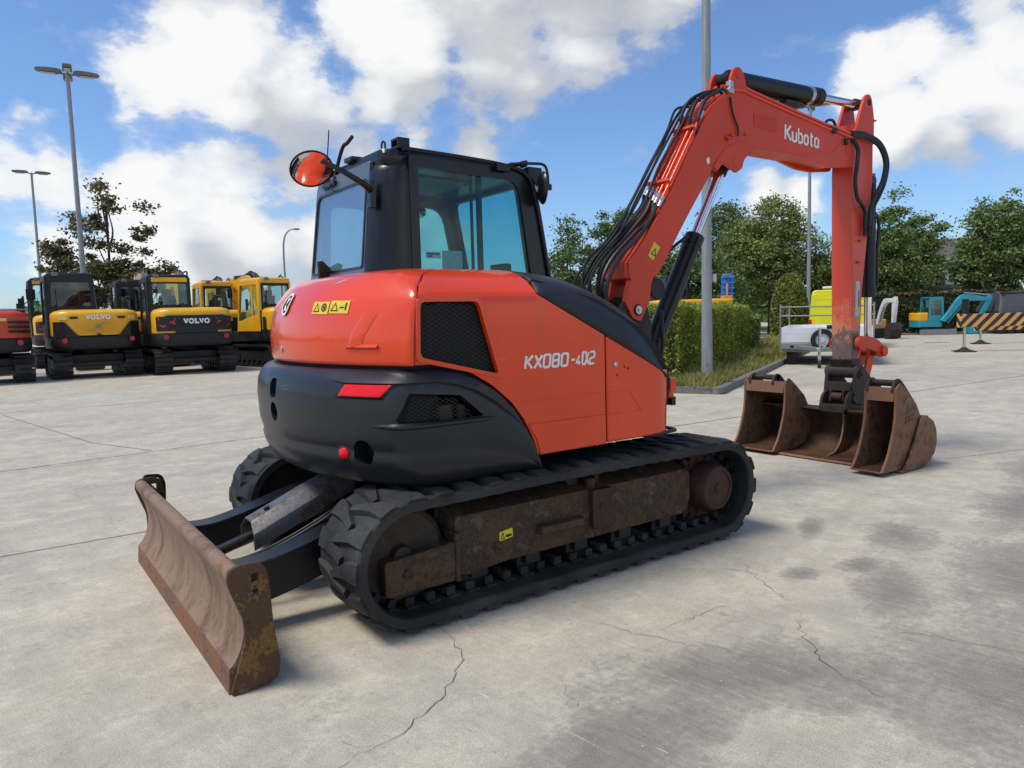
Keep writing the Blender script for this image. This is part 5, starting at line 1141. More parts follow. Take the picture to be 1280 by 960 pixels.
mot = noise(nt, 5.5, 6, .72, rv); base = mixc(nt, ramp(nt, mot, [(.40, 0), (.66, .55)]), base, (.36, .32, .25)); base = mixc(nt, ramp(nt, mot, [(.30, .5), (.46, 0)]), base, (.62, .575, .47))
base = mixc(nt, math_(nt, 'MULTIPLY', ramp(nt, brush, [(.45, 0), (.70, 1)]), .22), base, (.60, .56, .475))
base = mixc(nt, math_(nt, 'MULTIPLY', ramp(nt, brush2, [(.54, 0), (.70, 1)]), .16), base, (.28, .26, .215))
base = mixc(nt, math_(nt, 'MULTIPLY', ramp(nt, fin, [(.46, 0), (.66, 1)]), .30), base, (.29, .265, .22))
grain = ramp(nt, grit, [(.30, .68), (.5, 1.0), (.70, 1.28)])
# damp, dark patches: scattered widely, gathered near the front right of the yard
def spot(cx, cy, rx, ry, rz=0):
    mp = node(nt, 'ShaderNodeMapping', vector_type='TEXTURE'); mp.inputs['Location'].default_value = (cx, cy, 0); mp.inputs['Rotation'].default_value = (0, 0, rz); mp.inputs['Scale'].default_value = (rx, ry, 1)
    nt.links.new(tc, mp.inputs['Vector']); l = node(nt, 'ShaderNodeVectorMath', operation='LENGTH'); nt.links.new(mp.outputs[0], l.inputs[0])
    return math_(nt, 'SUBTRACT', 1.0, l.outputs['Value'], True)
acc = None
for a in ((-1.0, -2.35, .9, .35, .2), (-.2, -2.35, .9, .42, -.6), (.5, -3.0, .9, .7, 0), (1.9, -2.75, 1.2, .75, .4), (1.15, -2.2, .55, .28, .5), (2.1, -1.75, .45, .3, .4), (3.6, -2.0, 1.3, .4, .2), (.95, -1.75, .18, .14, 0), (1.35, -1.9, .22, .15, 0), (-1.7, -2.35, .5, .3, 0), (1.85, -1.25, .4, .12, .5), (5.2, -1.6, 1.2, .5, .2)):
    s = spot(*a); acc = s if acc is None else math_(nt, 'MAXIMUM', acc, s)
stn = noise(nt, 2.6, 9, .74, rv, (1, 1.2, 1))
wet = math_(nt, 'ADD', math_(nt, 'MULTIPLY', acc, .62), math_(nt, 'ADD', math_(nt, 'MULTIPLY', stn, 1.0), math_(nt, 'ADD', math_(nt, 'MULTIPLY', math_(nt, 'SUBTRACT', fin, .5), .55), math_(nt, 'MULTIPLY', math_(nt, 'SUBTRACT', grit, .5), .40))))
wet = ramp(nt, wet, [(.57, 0), (.72, .55), (.98, 1)])
wet = math_(nt, 'MULTIPLY', wet, ramp(nt, brush, [(.42, 1), (.70, .72)]))
base = mixc(nt, math_(nt, 'MULTIPLY', wet, .74), base, (.145, .134, .114))
far = noise(nt, 1.1, 7, .7, rv, (.5, 1.5, 1)); base = mixc(nt, math_(nt, 'MULTIPLY', ramp(nt, far, [(.52, 0), (.72, 1)]), .34), base, (.22, .205, .175))
rust = noise(nt, 1.3, 5, .65, rv); base = mixc(nt, math_(nt, 'MULTIPLY', ramp(nt, rust, [(.58, 0), (.76, 1)]), .35), base, (.42, .33, .21))
base = mixc(nt, math_(nt, 'MULTIPLY', ramp(nt, scr, [(.685, 0), (.72, 1)]), .55), base, (.66, .63, .56))
base = mixc(nt, ramp(nt, noise(nt, 55, 2, .5, rv), [(.72, 0), (.76, .7)]), base, (.09, .085, .08))
base = mixc(nt, ramp(nt, noise(nt, 61, 2, .5, rv), [(.70, 0), (.74, .6)]), base, (.68, .66, .60))
base = mixc(nt, 1.0, base, grain, 'MULTIPLY')
nt.links.new(base, b.inputs['Base Color'])
nt.links.new(math_(nt, 'SUBTRACT', math_(nt, 'ADD', .74, math_(nt, 'MULTIPLY', fin, .2)), math_(nt, 'MULTIPLY', wet, .22)), b.inputs['Roughness']); b.inputs['Specular IOR Level'].default_value = .35
bump(nt, b, math_(nt, 'ADD', math_(nt, 'MULTIPLY', brush, .25), math_(nt, 'ADD', math_(nt, 'MULTIPLY', fin, .4), math_(nt, 'MULTIPLY', grit, .3))), .35, .006)
mb = M(); mb.add([(-300, -300, 0), (400, -300, 0), (400, 400, 0), (-300, 400, 0)], [(0, 1, 2, 3)])
tag(build('ground', mb, 'yard_concrete', recalc=False), kind='structure')
plain('crack_dark', (.10, .09, .075), .9); plain('joint_dark', (.10, .095, .085), .9)
def strip(name, pts, w0, mat, z=.0035, jag=0, n=1):
    P = []
    for i in range(len(pts) - 1):
        a, b_ = Vector(pts[i] + (0,)), Vector(pts[i + 1] + (0,)); k = max(1, int((b_ - a).length / .035)) if jag else n
        for j in range(k):
            p = a + (b_ - a) * j / k
            if jag and (i or j): p += Vector((random.gauss(0, jag), random.gauss(0, jag), 0))
            P.append(p)
    P.append(Vector(pts[-1] + (0,))); L = []; Q = []; k = len(P)
    for i, p in enumerate(P):
        d = (P[min(i + 1, k - 1)] - P[max(i - 1, 0)]).normalized(); nn = Vector((-d.y, d.x, 0))
        ww = w0 * ((.35 + random.random()) * (.25 + .75 * math.sin(PI * (i + .5) / k) ** .5) if jag else 1) / 2
        L.append((p.x + nn.x * ww, p.y + nn.y * ww, z)); Q.append((p.x - nn.x * ww, p.y - nn.y * ww, z))
    mb = M(); mb.grid([Q, L]); return tag(build(name, mb, mat, recalc=False, smooth=0), kind='structure')
for pts, w0 in (([(-1.035, -1.08), (-1.05, -1.2), (-1.163, -1.46), (-1.30, -1.58), (-1.454, -1.699), (-1.632, -1.773), (-1.813, -1.821), (-1.95, -1.85)], .0055),
                ([(.858, -1.437), (.718, -1.623), (.619, -1.798), (.563, -1.958)], .006), ([(.365, -2.111), (.203, -2.279), (.08, -2.414), (.021, -2.55), (-.02, -2.75)], .006),
                ([(.567, -2.384), (.669, -2.559), (.729, -2.707), (.83, -2.95)], .004), ([(-.181, -1.773), (-.086, -1.766), (.105, -1.757), (.281, -1.794)], .0045), ([(-.422, -1.491), (-.338, -1.739), (-.27, -1.928), (-.174, -2.079), (-.127, -2.237)], .004),
                ([(.70, -1.42), (.74, -1.50), (.76, -1.56)], .004), ([(-.93, -1.9), (-.99, -1.98), (-1.0, -2.05)], .004), ([(-1.75, -1.80), (-1.80, -1.76), (-1.83, -1.70)], .003)):
    strip('ground_crack', pts, w0 * .58, 'crack_dark', .0035, .010)
strip('slab_joint', [(-14, 1.81), (-1.0, 1.83)], .010, 'joint_dark', n=1); strip('slab_joint', [(-14, 4.9), (-2.5, 5.5), (.4, 5.85), (8, 6.6)], .016, 'joint_dark', jag=.004)
strip('slab_joint', [(-2.6, 12.0), (-1.7, 7.0), (-1.2, 5.75)], .010, 'joint_dark'); strip('slab_joint', [(4.6, 2.55), (40, 1.0)], .016, 'joint_dark', jag=0); strip('slab_joint', [(4.9, -.8), (14, -3.2)], .012, 'joint_dark', jag=.004); strip('slab_joint', [(-9, 12.6), (9, 11.6)], .018, 'joint_dark')

# ------------------------------------------------------------------ foliage
def leaves(cent, size, up=.25, aspect=.6, quadbend=True):
    """one small bent leaf (two triangles) per centre"""
    n = len(cent); C = np.asarray(cent); nv = RNG.normal(size=(n, 3)); nv[:, 2] = np.abs(nv[:, 2]) + up; nv /= np.linalg.norm(nv, axis=1)[:, None]
    a = RNG.normal(size=(n, 3)); a -= nv * (a * nv).sum(1)[:, None]; a /= np.linalg.norm(a, axis=1)[:, None]; b_ = np.cross(nv, a)
    s = (size * (.6 + .8 * RNG.random(n)))[:, None]
    v = np.empty((n, 4, 3)); v[:, 0] = C - a * s * .5; v[:, 1] = C + b_ * s * aspect * .5 + nv * s * .08; v[:, 2] = C + a * s * .5; v[:, 3] = C - b_ * s * aspect * .5 + nv * s * .08
    return v.reshape(-1, 3)
def leafobj(name, v, mat, parent=None):
    n = len(v) // 4; me = bpy.data.meshes.new(name); me.vertices.add(4 * n); me.vertices.foreach_set('co', v.astype(np.float32).ravel())
    me.loops.add(4 * n); me.loops.foreach_set('vertex_index', np.arange(4 * n, dtype=np.int32)); me.polygons.add(n); me.polygons.foreach_set('loop_start', np.arange(0, 4 * n, 4, dtype=np.int32)); me.polygons.foreach_set('loop_total', np.full(n, 4, dtype=np.int32))
    me.update(calc_edges=True); me.materials.append(MATS[mat]); o = bpy.data.objects.new(name, me); COL.objects.link(o)
    if parent is not None: o.parent = parent
    return o
leafmat('leaf_dark', (0.046, 0.080, 0.027), (0.110, 0.171, 0.049), (0.218, 0.293, 0.085), .25)
leafmat('leaf_mid', (0.059, 0.097, 0.028), (0.139, 0.211, 0.058), (0.278, 0.346, 0.106), .3)
leafmat('leaf_light', (0.076, 0.108, 0.031), (0.196, 0.256, 0.070), (0.340, 0.387, 0.125), .3)
leafmat('leaf_pine', (0.037, 0.045, 0.017), (0.103, 0.104, 0.037), (0.247, 0.206, 0.068), .2, 1.2)
leafmat('leaf_hedge', (0.086, 0.117, 0.018), (0.243, 0.283, 0.039), (0.515, 0.522, 0.092), .42, 1.5)
leafmat('leaf_topiary', (0.076, 0.099, 0.021), (0.189, 0.207, 0.041), (0.360, 0.351, 0.080), .25, 2)
leafmat('leaf_brown', (.04, .048, .016), (.095, .095, .034), (.19, .145, .06), .25, 1.2)
leafmat('grass_blade', (0.112, 0.150, 0.030), (0.256, 0.285, 0.068), (0.608, 0.465, 0.195), .35, .9)
worn('bark', [(.03, .024, .018), (.07, .055, .042), (.11, .09, .07)], .85, 0, 8, stretch=(1, 1, .2))
def tree(name, label, x, y, h, crown, lm, nclump, per, lsize, cr=.55, trunk=.16, tall=.45, bare=False, group=None, seed=1):
    """crown: ellipsoids (dx, dy, z centre, rx, ry, rz) in metres"""
    rnd = random.Random(seed); t = thing(name, label, 'tree', (x, y, 0), 0, group)
    vol = [e[3] * e[4] * e[5] for e in crown]; tot = sum(vol); C = []
    for k in range(nclump):
        q = rnd.random() * tot; i = 0
        while q > vol[i]: q -= vol[i]; i += 1
        e = crown[i]; d = Vector((rnd.gauss(0, 1), rnd.gauss(0, 1), rnd.gauss(0, 1))).normalized(); r_ = rnd.random() ** .35
        C.append(Vector((e[0] + d.x * e[3] * r_, e[1] + d.y * e[4] * r_, max(.5, e[2] + d.z * e[5] * r_))))
    pts = []
    for c in C:
        s = cr * (.55 + .9 * rnd.random()); n = int(per * 1.45 * (.5 + rnd.random()))
        p = RNG.normal(size=(n, 3)) * np.array([s, s, s * .62]) * .6 + np.array(c); pts.append(p)
    leafobj('crown', leaves(np.vstack(pts), lsize * .82), lm, t)
    mb = M(); top = max(e[2] for e in crown)
    tp_ = [(0, 0, -.05), (.05, .03, h * tall * .5), (-.06, .05, h * tall), (.03, -.04, min(h * .86, top + .6))]; P = smoothpath(tp_, 5)
    mb.tube(P, trunk, 8, rs=[trunk * (1 - .85 * i / (len(P) - 1)) for i in range(len(P))])
    for c in rnd.sample(C, min(len(C), 26 if bare else 14)):
        z0 = max(h * tall * .45, min(c.z * .72, h * .8)); a = Vector((0, 0, z0)); m_ = (a + c) * .5 + Vector((rnd.uniform(-.3, .3), rnd.uniform(-.3, .3), -.15 - .1 * rnd.random())); Q = smoothpath([a, m_, c], 4)
        mb.tube(Q, trunk * .3, 5, rs=[trunk * .38 * (1 - .8 * i / (len(Q) - 1)) for i in range(len(Q))])
    build('trunk', mb, 'bark', t, smooth=60); return t
tr = tree('spreading_tree', 'dark open-crowned spreading tree standing behind the row of yellow excavators', 3.2, 41.5, 10.2,
     [(-.3, .2, 4.6, 2.2, 1.6, .8), (1.5, -.8, 4.0, 1.9, 1.5, .7), (-1.7, .9, 6.0, 1.5, 1.2, .45), (-1.0, .6, 7.2, 1.0, 1.0, .6), (-.1, 0, 8.2, .8, .7, .5), (-.2, 0, 9.3, .7, .6, .45), (.5, -.1, 9.9, .45, .45, .3), (1.5, -.9, 6.6, .5, .5, .5), (1.7, -1.1, 7.9, .4, .4, .3), (-2.5, 1.5, 5.6, .8, .7, .35), (-.6, .4, 3.2, 2.4, 1.8, .6), (.9, -.5, 5.6, .9, .8, .4), (2.3, -1.6, 4.7, .9, .8, .5), (-2.6, 1.6, 4.6, .9, .8, .5), (2.4, -1.7, 3.7, 1.0, .9, .5)], 'leaf_pine', 165, 85, .23, .38, .20, .35, True, seed=5)
TG = 'trees beyond the hedges'
tree('broad_tree', 'dark rounded tree just right of the cab, its foot hidden by the tank cover', 26.8, 30.9, 7.8, [(0, 0, 4.6, 1.5, 1.5, 2.0), (.2, -.1, 6.5, .9, .9, 1.1), (-.2, .2, 2.6, 1.7, 1.6, 1.6)], 'leaf_dark', 95, 62, .24, .5, group=TG, seed=11)
tree('broad_tree', 'tall dark tree seen behind the hoses at the foot of the boom', 31.4, 31.5, 8.8, [(0, 0, 5.3, 2.0, 2.0, 2.2), (0, 0, 7.4, 1.4, 1.4, 1.2), (0, 0, 2.8, 2.2, 2, 2)], 'leaf_dark', 130, 62, .25, .52, group=TG, seed=12)
tree('broad_tree', 'dark rounded tree between the boom and the boom cylinder', 42.9, 31.9, 10.3, [(0, 0, 7.2, 2.1, 2.0, 2.6), (.2, 0, 8.9, 1.2, 1.2, 1.2), (-1.6, 1.2, 4.5, 2.4, 2.2, 3), (1.6, -1.0, 4.4, 2.4, 2.2, 3)], 'leaf_dark', 200, 60, .28, .6, group=TG, seed=13)
tree('willow_tree', 'large light green feathery tree under the boom, behind the trailer', 37.0, 23.7, 8.8, [(0, 0, 4.6, 2.7, 2.6, 2.4), (.1, -.1, 6.7, 1.9, 1.8, 1.4), (.1, -.1, 7.9, 1.1, 1.1, .7), (-1.6, 1.1, 3.6, 2.0, 1.9, 2.6), (1.7, -1.2, 3.6, 2.0, 1.9, 2.5), (-1.2, .9, 5.9, 1.5, 1.5, 1.2), (1.3, -.9, 6.0, 1.3, 1.3, 1.2), (2.6, -1.8, 3.2, 1.4, 1.3, 1.8)], 'leaf_light', 460, 68, .21, .46, group=TG, seed=14)
tree('broad_tree', 'mid green tree with a narrow pointed top just right of the arm', 40.0, 17.9, 8.4, [(0, 0, 3.9, 1.25, 1.25, 2.2), (.2, -.1, 6.0, .8, .8, 1.3), (.25, -.15, 7.6, .35, .35, .7), (.5, -.4, 3.0, 1.1, 1.0, 1.8)], 'leaf_mid', 180, 62, .2, .42, group=TG, seed=15)
tree('broad_tree', 'small distant tree above the house roof', 55.2, 23.2, 8.7, [(0, 0, 6.6, 1.6, 1.6, 1.4), (.3, 0, 7.8, .9, .9, .7), (0, 0, 4.2, 1.6, 1.6, 2)], 'leaf_mid', 100, 50, .28, .5, group=TG, seed=16)
tree('broad_tree', 'large wispy mid green tree at the right edge behind the striped barriers', 44.6, 14.3, 8.6, [(.1, 0, 4.2, 2.0, 1.9, 2.2), (.2, -.1, 6.4, 1.5, 1.4, 1.3), (-.2, .1, 7.9, .6, .6, .7), (1.1, -.6, 7.8, .5, .5, .6), (1.9, -.9, 4.8, 1.6, 1.5, 2.2), (-1.1, .7, 3.2, 1.2, 1.1, 1.7)], 'leaf_mid', 330, 60, .21, .42, group=TG, seed=17)
tree('broad_tree', 'dark low tree behind the blue ladder mast', 31.5, 23.6, 5.2, [(0, 0, 2.6, 1.9, 1.8, 2.2), (-1.2, 1.0, 3.2, 1.5, 1.5, 1.8)], 'leaf_dark', 130, 60, .22, .5, group=TG, seed=18)
tree('broad_tree', 'dark low tree behind the yellow van', 39.6, 20.8, 5.4, [(0, 0, 2.7, 1.8, 1.8, 2.3), (1.0, -.6, 2.2, 1.5, 1.5, 1.9)], 'leaf_dark', 130, 60, .22, .5, group=TG, seed=19)
tree('broad_tree', 'shaded low tree behind the yellow excavator cab over the hedge', 27.0, 24.4, 5.6, [(0, 0, 2.7, 1.9, 1.9, 2.3), (.3, -.3, 4.3, 1.2, 1.2, 1.1)], 'leaf_dark', 120, 60, .22, .5, group=TG, seed=20)
tree('broad_tree', 'light green bushy tree at the far right corner behind the covered skip', 47.5, 11.0, 6.6, [(0, 0, 3.2, 2.0, 2, 2.6), (-.4, .2, 5.2, 1.3, 1.3, 1.2)], 'leaf_light', 150, 60, .22, .48, group=TG, seed=21)
# distant belt of woodland all round the yard's far side
pts = []
for i in range(4400):
    a = RNG.random() * 3.3 - .7; rr = 95 + RNG.random() * 25; hh = 2.2 + 1.6 * math.sin(a * 9) + 1.3 * math.sin(a * 23 + 1) + 1.2 * math.sin(a * 51)
    if .35 < a < .95: hh += 1.6
    p = np.array([-2.8 + math.cos(a) * rr, -4.2 + math.sin(a) * rr, RNG.random() * max(1.5, hh)]); pts.append(RNG.normal(size=(7, 3)) * np.array([1.2, 1.2, .6]) + p)
v = np.vstack(pts); v[:, 2] = np.abs(v[:, 2]); tag(leafobj('distant_wood', leaves(v, 1.1, .2, .8), 'leaf_dark'), 'low dark green belt of distant trees along the horizon', 'wood', kind='stuff')
# hedges
def hedge(name, label, a, b_, width, h, lm, n, ls, side=1, dark='leaf_dark', wob=.05, cat='hedge'):
    a = Vector(a + (0,)); b_ = Vector(b_ + (0,)); L = (b_ - a).length; d = (b_ - a).normalized(); nn = Vector((-d.y, d.x, 0)) * side
    t = thing(name, label, cat, tuple(a), 0)
    areas = [L * h, L * h, width * h, width * h, L * width * 1.3]; tot = sum(areas); P = []
    for k, ar in enumerate(areas):
        m_ = int(n * ar / tot); u_ = RNG.random(m_); v_ = RNG.random(m_); dep = np.abs(RNG.normal(size=m_)) * wob * 1.2; lump = .03 * np.sin(u_ * L * 3.1) + .025 * np.sin(v_ * 9 + u_ * L * 1.7)
        if k == 0: q = np.c_[u_ * L, dep + lump, v_ * h]
        elif k == 1: q = np.c_[u_ * L, width - dep - lump, v_ * h]
        elif k == 2: q = np.c_[dep + lump, u_ * width, v_ * h]
        elif k == 3: q = np.c_[L - dep, u_ * width, v_ * h]
        else: q = np.c_[u_ * L, v_ * width, h + lump * 1.3 + (RNG.random(m_) ** 3) * .10 - dep]
        P.append(q)
    q = np.vstack(P); w_ = np.outer(q[:, 0], d) + np.outer(q[:, 1], nn); w_[:, 2] = q[:, 2]
    leafobj('foliage', leaves(w_, ls, .1, .7), lm, t)
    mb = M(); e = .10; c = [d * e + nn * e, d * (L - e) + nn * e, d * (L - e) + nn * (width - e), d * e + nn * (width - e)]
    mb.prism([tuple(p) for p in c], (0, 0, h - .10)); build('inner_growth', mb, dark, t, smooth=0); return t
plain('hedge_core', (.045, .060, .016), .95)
KD = Vector((.896, .444, 0)).normalized(); KN = Vector((-KD.y, KD.x, 0))
h0 = Vector((8.60, 5.92, 0)); h1 = h0 + KD * 7.9
hedge('hedge', 'clipped light green hedge behind the grey lamp post, along the kerbed verge', (h0.x, h0.y), (h1.x, h1.y), 1.3, 1.62, 'leaf_hedge', 44000, .062, 1, 'hedge_core')
h2 = h0 + KD * 8.7 + KN * .25; h3 = h2 + KD * 2.6
hedge('hedge', 'lower clipped hedge continuing past the far end of the tall one', (h2.x, h2.y), (h3.x, h3.y), 1.2, 1.30, 'leaf_topiary', 8000, .10, 1, 'hedge_core')
hedge('hedge', 'tall brownish hedge along the far right side behind the small excavators', (36.2, 18.6), (43.4, 12.6), 1.0, 2.25, 'leaf_brown', 15000, .15, 1, 'hedge_core', .08)
# cone shaped topiary
t = thing('topiary', 'clipped bullet-shaped topiary bush left of the yellow van', 'bush', (25.9, 14.95, 0)); q = []
for i in range(9000):
    z = RNG.random() ** .9 * 3.05; r_ = .80 * (1 - max(0, (z - .9) / 2.2) ** 2.2) ** .5 if z > .9 else .72 + .08 * z / .9; a = RNG.random() * 2 * PI; r_ = max(.02, r_ - abs(RNG.normal()) * .05); q.append((r_ * math.cos(a), r_ * math.sin(a), z))
leafobj('foliage', leaves(np.array(q), .11, .1, .7), 'leaf_topiary', t)
mb = M(); mb.lathe((0, 0, 0), (0, 0, 1), [(.60, 0), (.68, .9), (.62, 1.6), (.50, 2.2), (.30, 2.7), (.02, 2.9)], 16); build('inner_growth', mb, 'hedge_core', t)
# verge with grass, kerb
plain('soil', (.10, .085, .05), .95); worn('kerb_stone', [(.10, .10, .095), (.17, .165, .155), (.24, .235, .22)], .85, 0, 6, bmp=.4)
k0 = Vector((8.20, 4.52, 0)); k1 = k0 + KD * 26; kA = k0 + Vector((-.50, .866, 0)) * 4
mb = M(); mb.xy([(p.x, p.y) for p in (k0 + KN * .1 + KD * .1, k1 + KN * .1, k1 + KN * 5, kA + KD * .1)], .0, .06); tag(build('verge', mb, 'soil', smooth=0), kind='structure')
mb = M()
def kerbrun(p, q, wd, h, seg=1.0):
    L = (q - p).length; d = (q - p).normalized(); nn = Vector((-d.y, d.x, 0)); k = int(round(L / seg)); seg = L / k
    for i in range(k):
        a = p + d * (i * seg + .006); b_ = p + d * ((i + 1) * seg - .006); mb.prism([a, b_, b_ + nn * wd, a + nn * wd], (0, 0, h + random.uniform(-.006, .006)))
kerbrun(k0 + KD * .14, k1, .15, .13); d2 = (kA - k0).normalized(); kerbrun(kA, k0, .15, .13)
mb.lathe(k0 + KN * .10 + KD * .06, (0, 0, 1), [(.12, 0), (.12, .125), (.11, .132)], 12)
tag(build('kerb', mb, 'kerb_stone', bevel=.015), kind='structure')
n = 26000; u_ = RNG.random(n) ** 1.35 * 24; v_ = .2 + RNG.random(n) * np.clip(1.05 + .05 * u_, 0, 2.6); base = np.outer(u_, KD) + np.outer(v_, KN) + np.array(k0); hh = (.10 + .24 * RNG.random(n) * (.5 + .5 * RNG.random(n))) * np.clip(.55 + v_ * .5, 0, 1.25); hh *= 1 + .5 * np.sin(u_ * 2.3) * np.sin(u_ * .9 + v_ * 3)
a = RNG.random(n) * 2 * PI; wd = .010 + .012 * RNG.random(n) + u_ * .0008; lean = RNG.normal(size=(n, 2)) * .45 * hh[:, None]
V4 = np.zeros((n, 4, 3)); V4[:, 0] = base + np.c_[np.cos(a) * wd, np.sin(a) * wd, np.zeros(n)]; V4[:, 3] = base - np.c_[np.cos(a) * wd, np.sin(a) * wd, np.zeros(n)]; V4[:, :, 2] = .055
tipp = base + np.c_[lean, hh + .06]; V4[:, 1] = tipp + np.c_[np.cos(a) * .002, np.sin(a) * .002, np.zeros(n)]; V4[:, 2] = tipp - np.c_[np.cos(a) * .002, np.sin(a) * .002, np.zeros(n)]
tag(leafobj('grass', V4.reshape(-1, 3), 'grass_blade'), 'long green to straw-coloured grass on the verge between hedge and kerb', 'grass', kind='stuff')
# lawn strip on the far side
plain('lawn', (.05, .08, .02), .95)
mb = M(); mb.xy([(34.5, 17.6), (40.5, 11.2), (60, 5), (75, 20), (50, 40)], .0, .05); tag(build('lawn', mb, 'lawn', smooth=0), kind='structure')
mb = M(); kerbrun(Vector((40.5, 11.2, 0)), Vector((34.5, 17.6, 0)), .15, .09); tag(build('far_kerb', mb, 'kerb_stone', bevel=.01), kind='structure')
# ------------------------------------------------------------------ street furniture
worn('galvanised', [(.20, .21, .215), (.29, .30, .305), (.36, .37, .375)], .55, .45, 5, stretch=(3, 3, .4), bmp=.08)
plain('lamp_grey', (.16, .165, .165), .5); plain('lamp_lens', (.55, .55, .52), .25)
def lamp_post(label, x, y, h, r, heads, turn=0, hr=.62):
    t = thing('lamp_post', label, 'lamp post', (x, y, 0), turn, 'lamp posts round the yard')
    mb = M(); mb.cyl((0, 0, 0), (0, 0, 1.3), r * 1.06, 20); mb.cyl((0, 0, 1.3), (0, 0, h), r, 20, r * .62); mb.cyl((0, 0, 0), (0, 0, .03), r * 1.9, 20); mb.bx(-.05, .05, -r * 1.12, -r * .9, .5, .8)
    build('pole', mb, 'galvanised', t)
    for k in range(heads):
        a = 2 * PI * k / heads; c, s = math.cos(a), math.sin(a)
        mb = M(); mb.tube([(0, 0, h - .1), (c * .25, s * .25, h - .02)], .035, 8)
        q = [(.12, .12, -.045), (.95, .14, -.03), (1.0, .08, .0), (.90, .12, .07), (.2, .12, .09)]
        rows = [[(c * (hr * l) - s * wd * sg, s * (hr * l) + c * wd * sg, h + z) for sg in (-1, -.5, .5, 1)] for l, wd, z in ((.3, .09, .03), (.34, .12, .08), (.6, .17, .11), (1.2, .17, .11), (1.7, .15, .08), (1.82, .12, .03), (1.7, .15, -.02), (1.2, .17, -.045), (.6, .17, -.045), (.34, .12, -.02))]
        mb.grid(rows, cv=True); k4 = len(rows); o = len(mb.v) - 4 * k4; mb.f += [tuple(o + 4 * i for i in range(k4)), tuple(o + 4 * i + 3 for i in range(k4))]
        hd = build('lamp_head', mb, 'lamp_grey', t, smooth=50)
        mb = M(); mb.prism([(c * (hr * l) - s * .11 * sg, s * (hr * l) + c * .11 * sg, h - .066) for l, sg in ((.7, -1), (1.5, -1), (1.5, 1), (.7, 1))], (0, 0, -.02)); build('lens', mb, 'lamp_lens', hd)
    return t
lamp_post('tall four-headed lamp post behind the yellow excavators at the left', .80, 31.0, 11.75, .115, 4, R(-6))
lamp_post('two-headed lamp post at the far left, thinner and further than its neighbour', .75, 55.8, 12.05, .11, 2, R(-3))
lamp_post('thick grey lamp post standing in the verge in front of the clipped hedge', 8.70, 5.30, 12.0, .100, 4, R(-36))
lamp_post('lamp post behind the trailer, its heads showing just above the boom', 32.3, 18.1, 11.8, .105, 4, R(-62))
t = thing('street_lamp', 'slender street lamp with a curved arm behind the cab of the large red excavator', 'lamp post', (14.93, 47.8, 0))
mb = M(); mb.tube(smoothpath([(0, 0, 0), (0, 0, 4), (0, 0, 6.6), (.10, -.06, 7.5), (.35, -.25, 7.95), (.62, -.44, 8.05)], 6), .06, 8, rs=list(np.linspace(.085, .045, 31))); build('pole', mb, 'galvanised', t)
mb = M(); mb.ball((.80, -.56, 8.05), .3, 8, (.85, .75, .22)); build('lamp_head', mb, 'lamp_grey', t)
t = thing('floodlight', 'small pale floodlight box clamped to the grey lamp post beside the boom cylinder', 'floodlight', (8.70, 5.30, 0))
mb = M(); mb.bx(.10, .20, -.08, .04, 2.10, 2.25); build('housing', mb, 'lamp_lens', t, bevel=.01)

# ------------------------------------------------------------------ other excavators
paint('machine_yellow', (.84, .43, .012), .35, coat=.2, dirt=.15); paint('machine_black', (.011, .012, .015), .45, dirt=.14, dirtcol=(.10, .09, .08)); paint('steel_track', (.022, .022, .023), .5, metal=.2, dirt=.6, dirtcol=(.10, .09, .08))
paint('machine_red', (.60, .055, .018), .35, coat=.2, dirt=.2); paint('machine_white', (.66, .66, .64), .4, dirt=.25); paint('machine_teal', (.012, .30, .38), .35, coat=.2, dirt=.15); paint('machine_orange', (.72, .30, .06), .4, dirt=.3)
plain('lamp_red_dull', (.45, .012, .015), .35); plain('sticker_pale', (.72, .60, .18), .5); worn('sandy_steel', [(.42, .27, .14), (.55, .38, .22), (.30, .18, .10)], .6, .1, 5)
def loop_track(x0, x1, y0, y1, h, shoes):
    """steel crawler running from y0 to y1; plates modelled one by one"""
    mb = M(); r = h / 2 - .03; a0, a1 = y0 + h / 2, y1 - h / 2; Ls = a1 - a0; per = 2 * Ls + 2 * PI * r
    def pos(s, o):
        s %= per
        if s < Ls: return (a1 - s, h / 2 + r + o), (0, 1)
        s -= Ls
        if s < PI * r: a = PI / 2 + s / r; return (a0 + math.cos(a) * (r + o), h / 2 + math.sin(a) * (r + o)), None
        s -= PI * r
        if s < Ls: return (a0 + s, h / 2 - r - o), None
        s -= Ls; a = -PI / 2 + s / r; return (a1 + math.cos(a) * (r + o), h / 2 + math.sin(a) * (r + o)), None
    for i in range(shoes):
        s = per * i / shoes; e = per / shoes
        P = [pos(s + e * .06, -.03)[0], pos(s + e * .06, .0)[0], pos(s + e * .12, .0)[0], pos(s + e * .16, .03)[0], pos(s + e * .24, .03)[0], pos(s + e * .3, .004)[0], pos(s + e * .94, .004)[0], pos(s + e * .94, -.03)[0]]
        mb.yz(P, x0, x1)
    w_ = (x1 - x0); n = 40
    rows = [[(x, pos(per * i / n, o)[0][0], pos(per * i / n, o)[0][1]) for i in range(n)] for x, o in ((x0 + w_ * .2, -.03), (x1 - w_ * .2, -.03), (x1 - w_ * .2, -.10), (x0 + w_ * .2, -.10))]
    mb.grid(rows, cu=True, cv=True)
    return mb
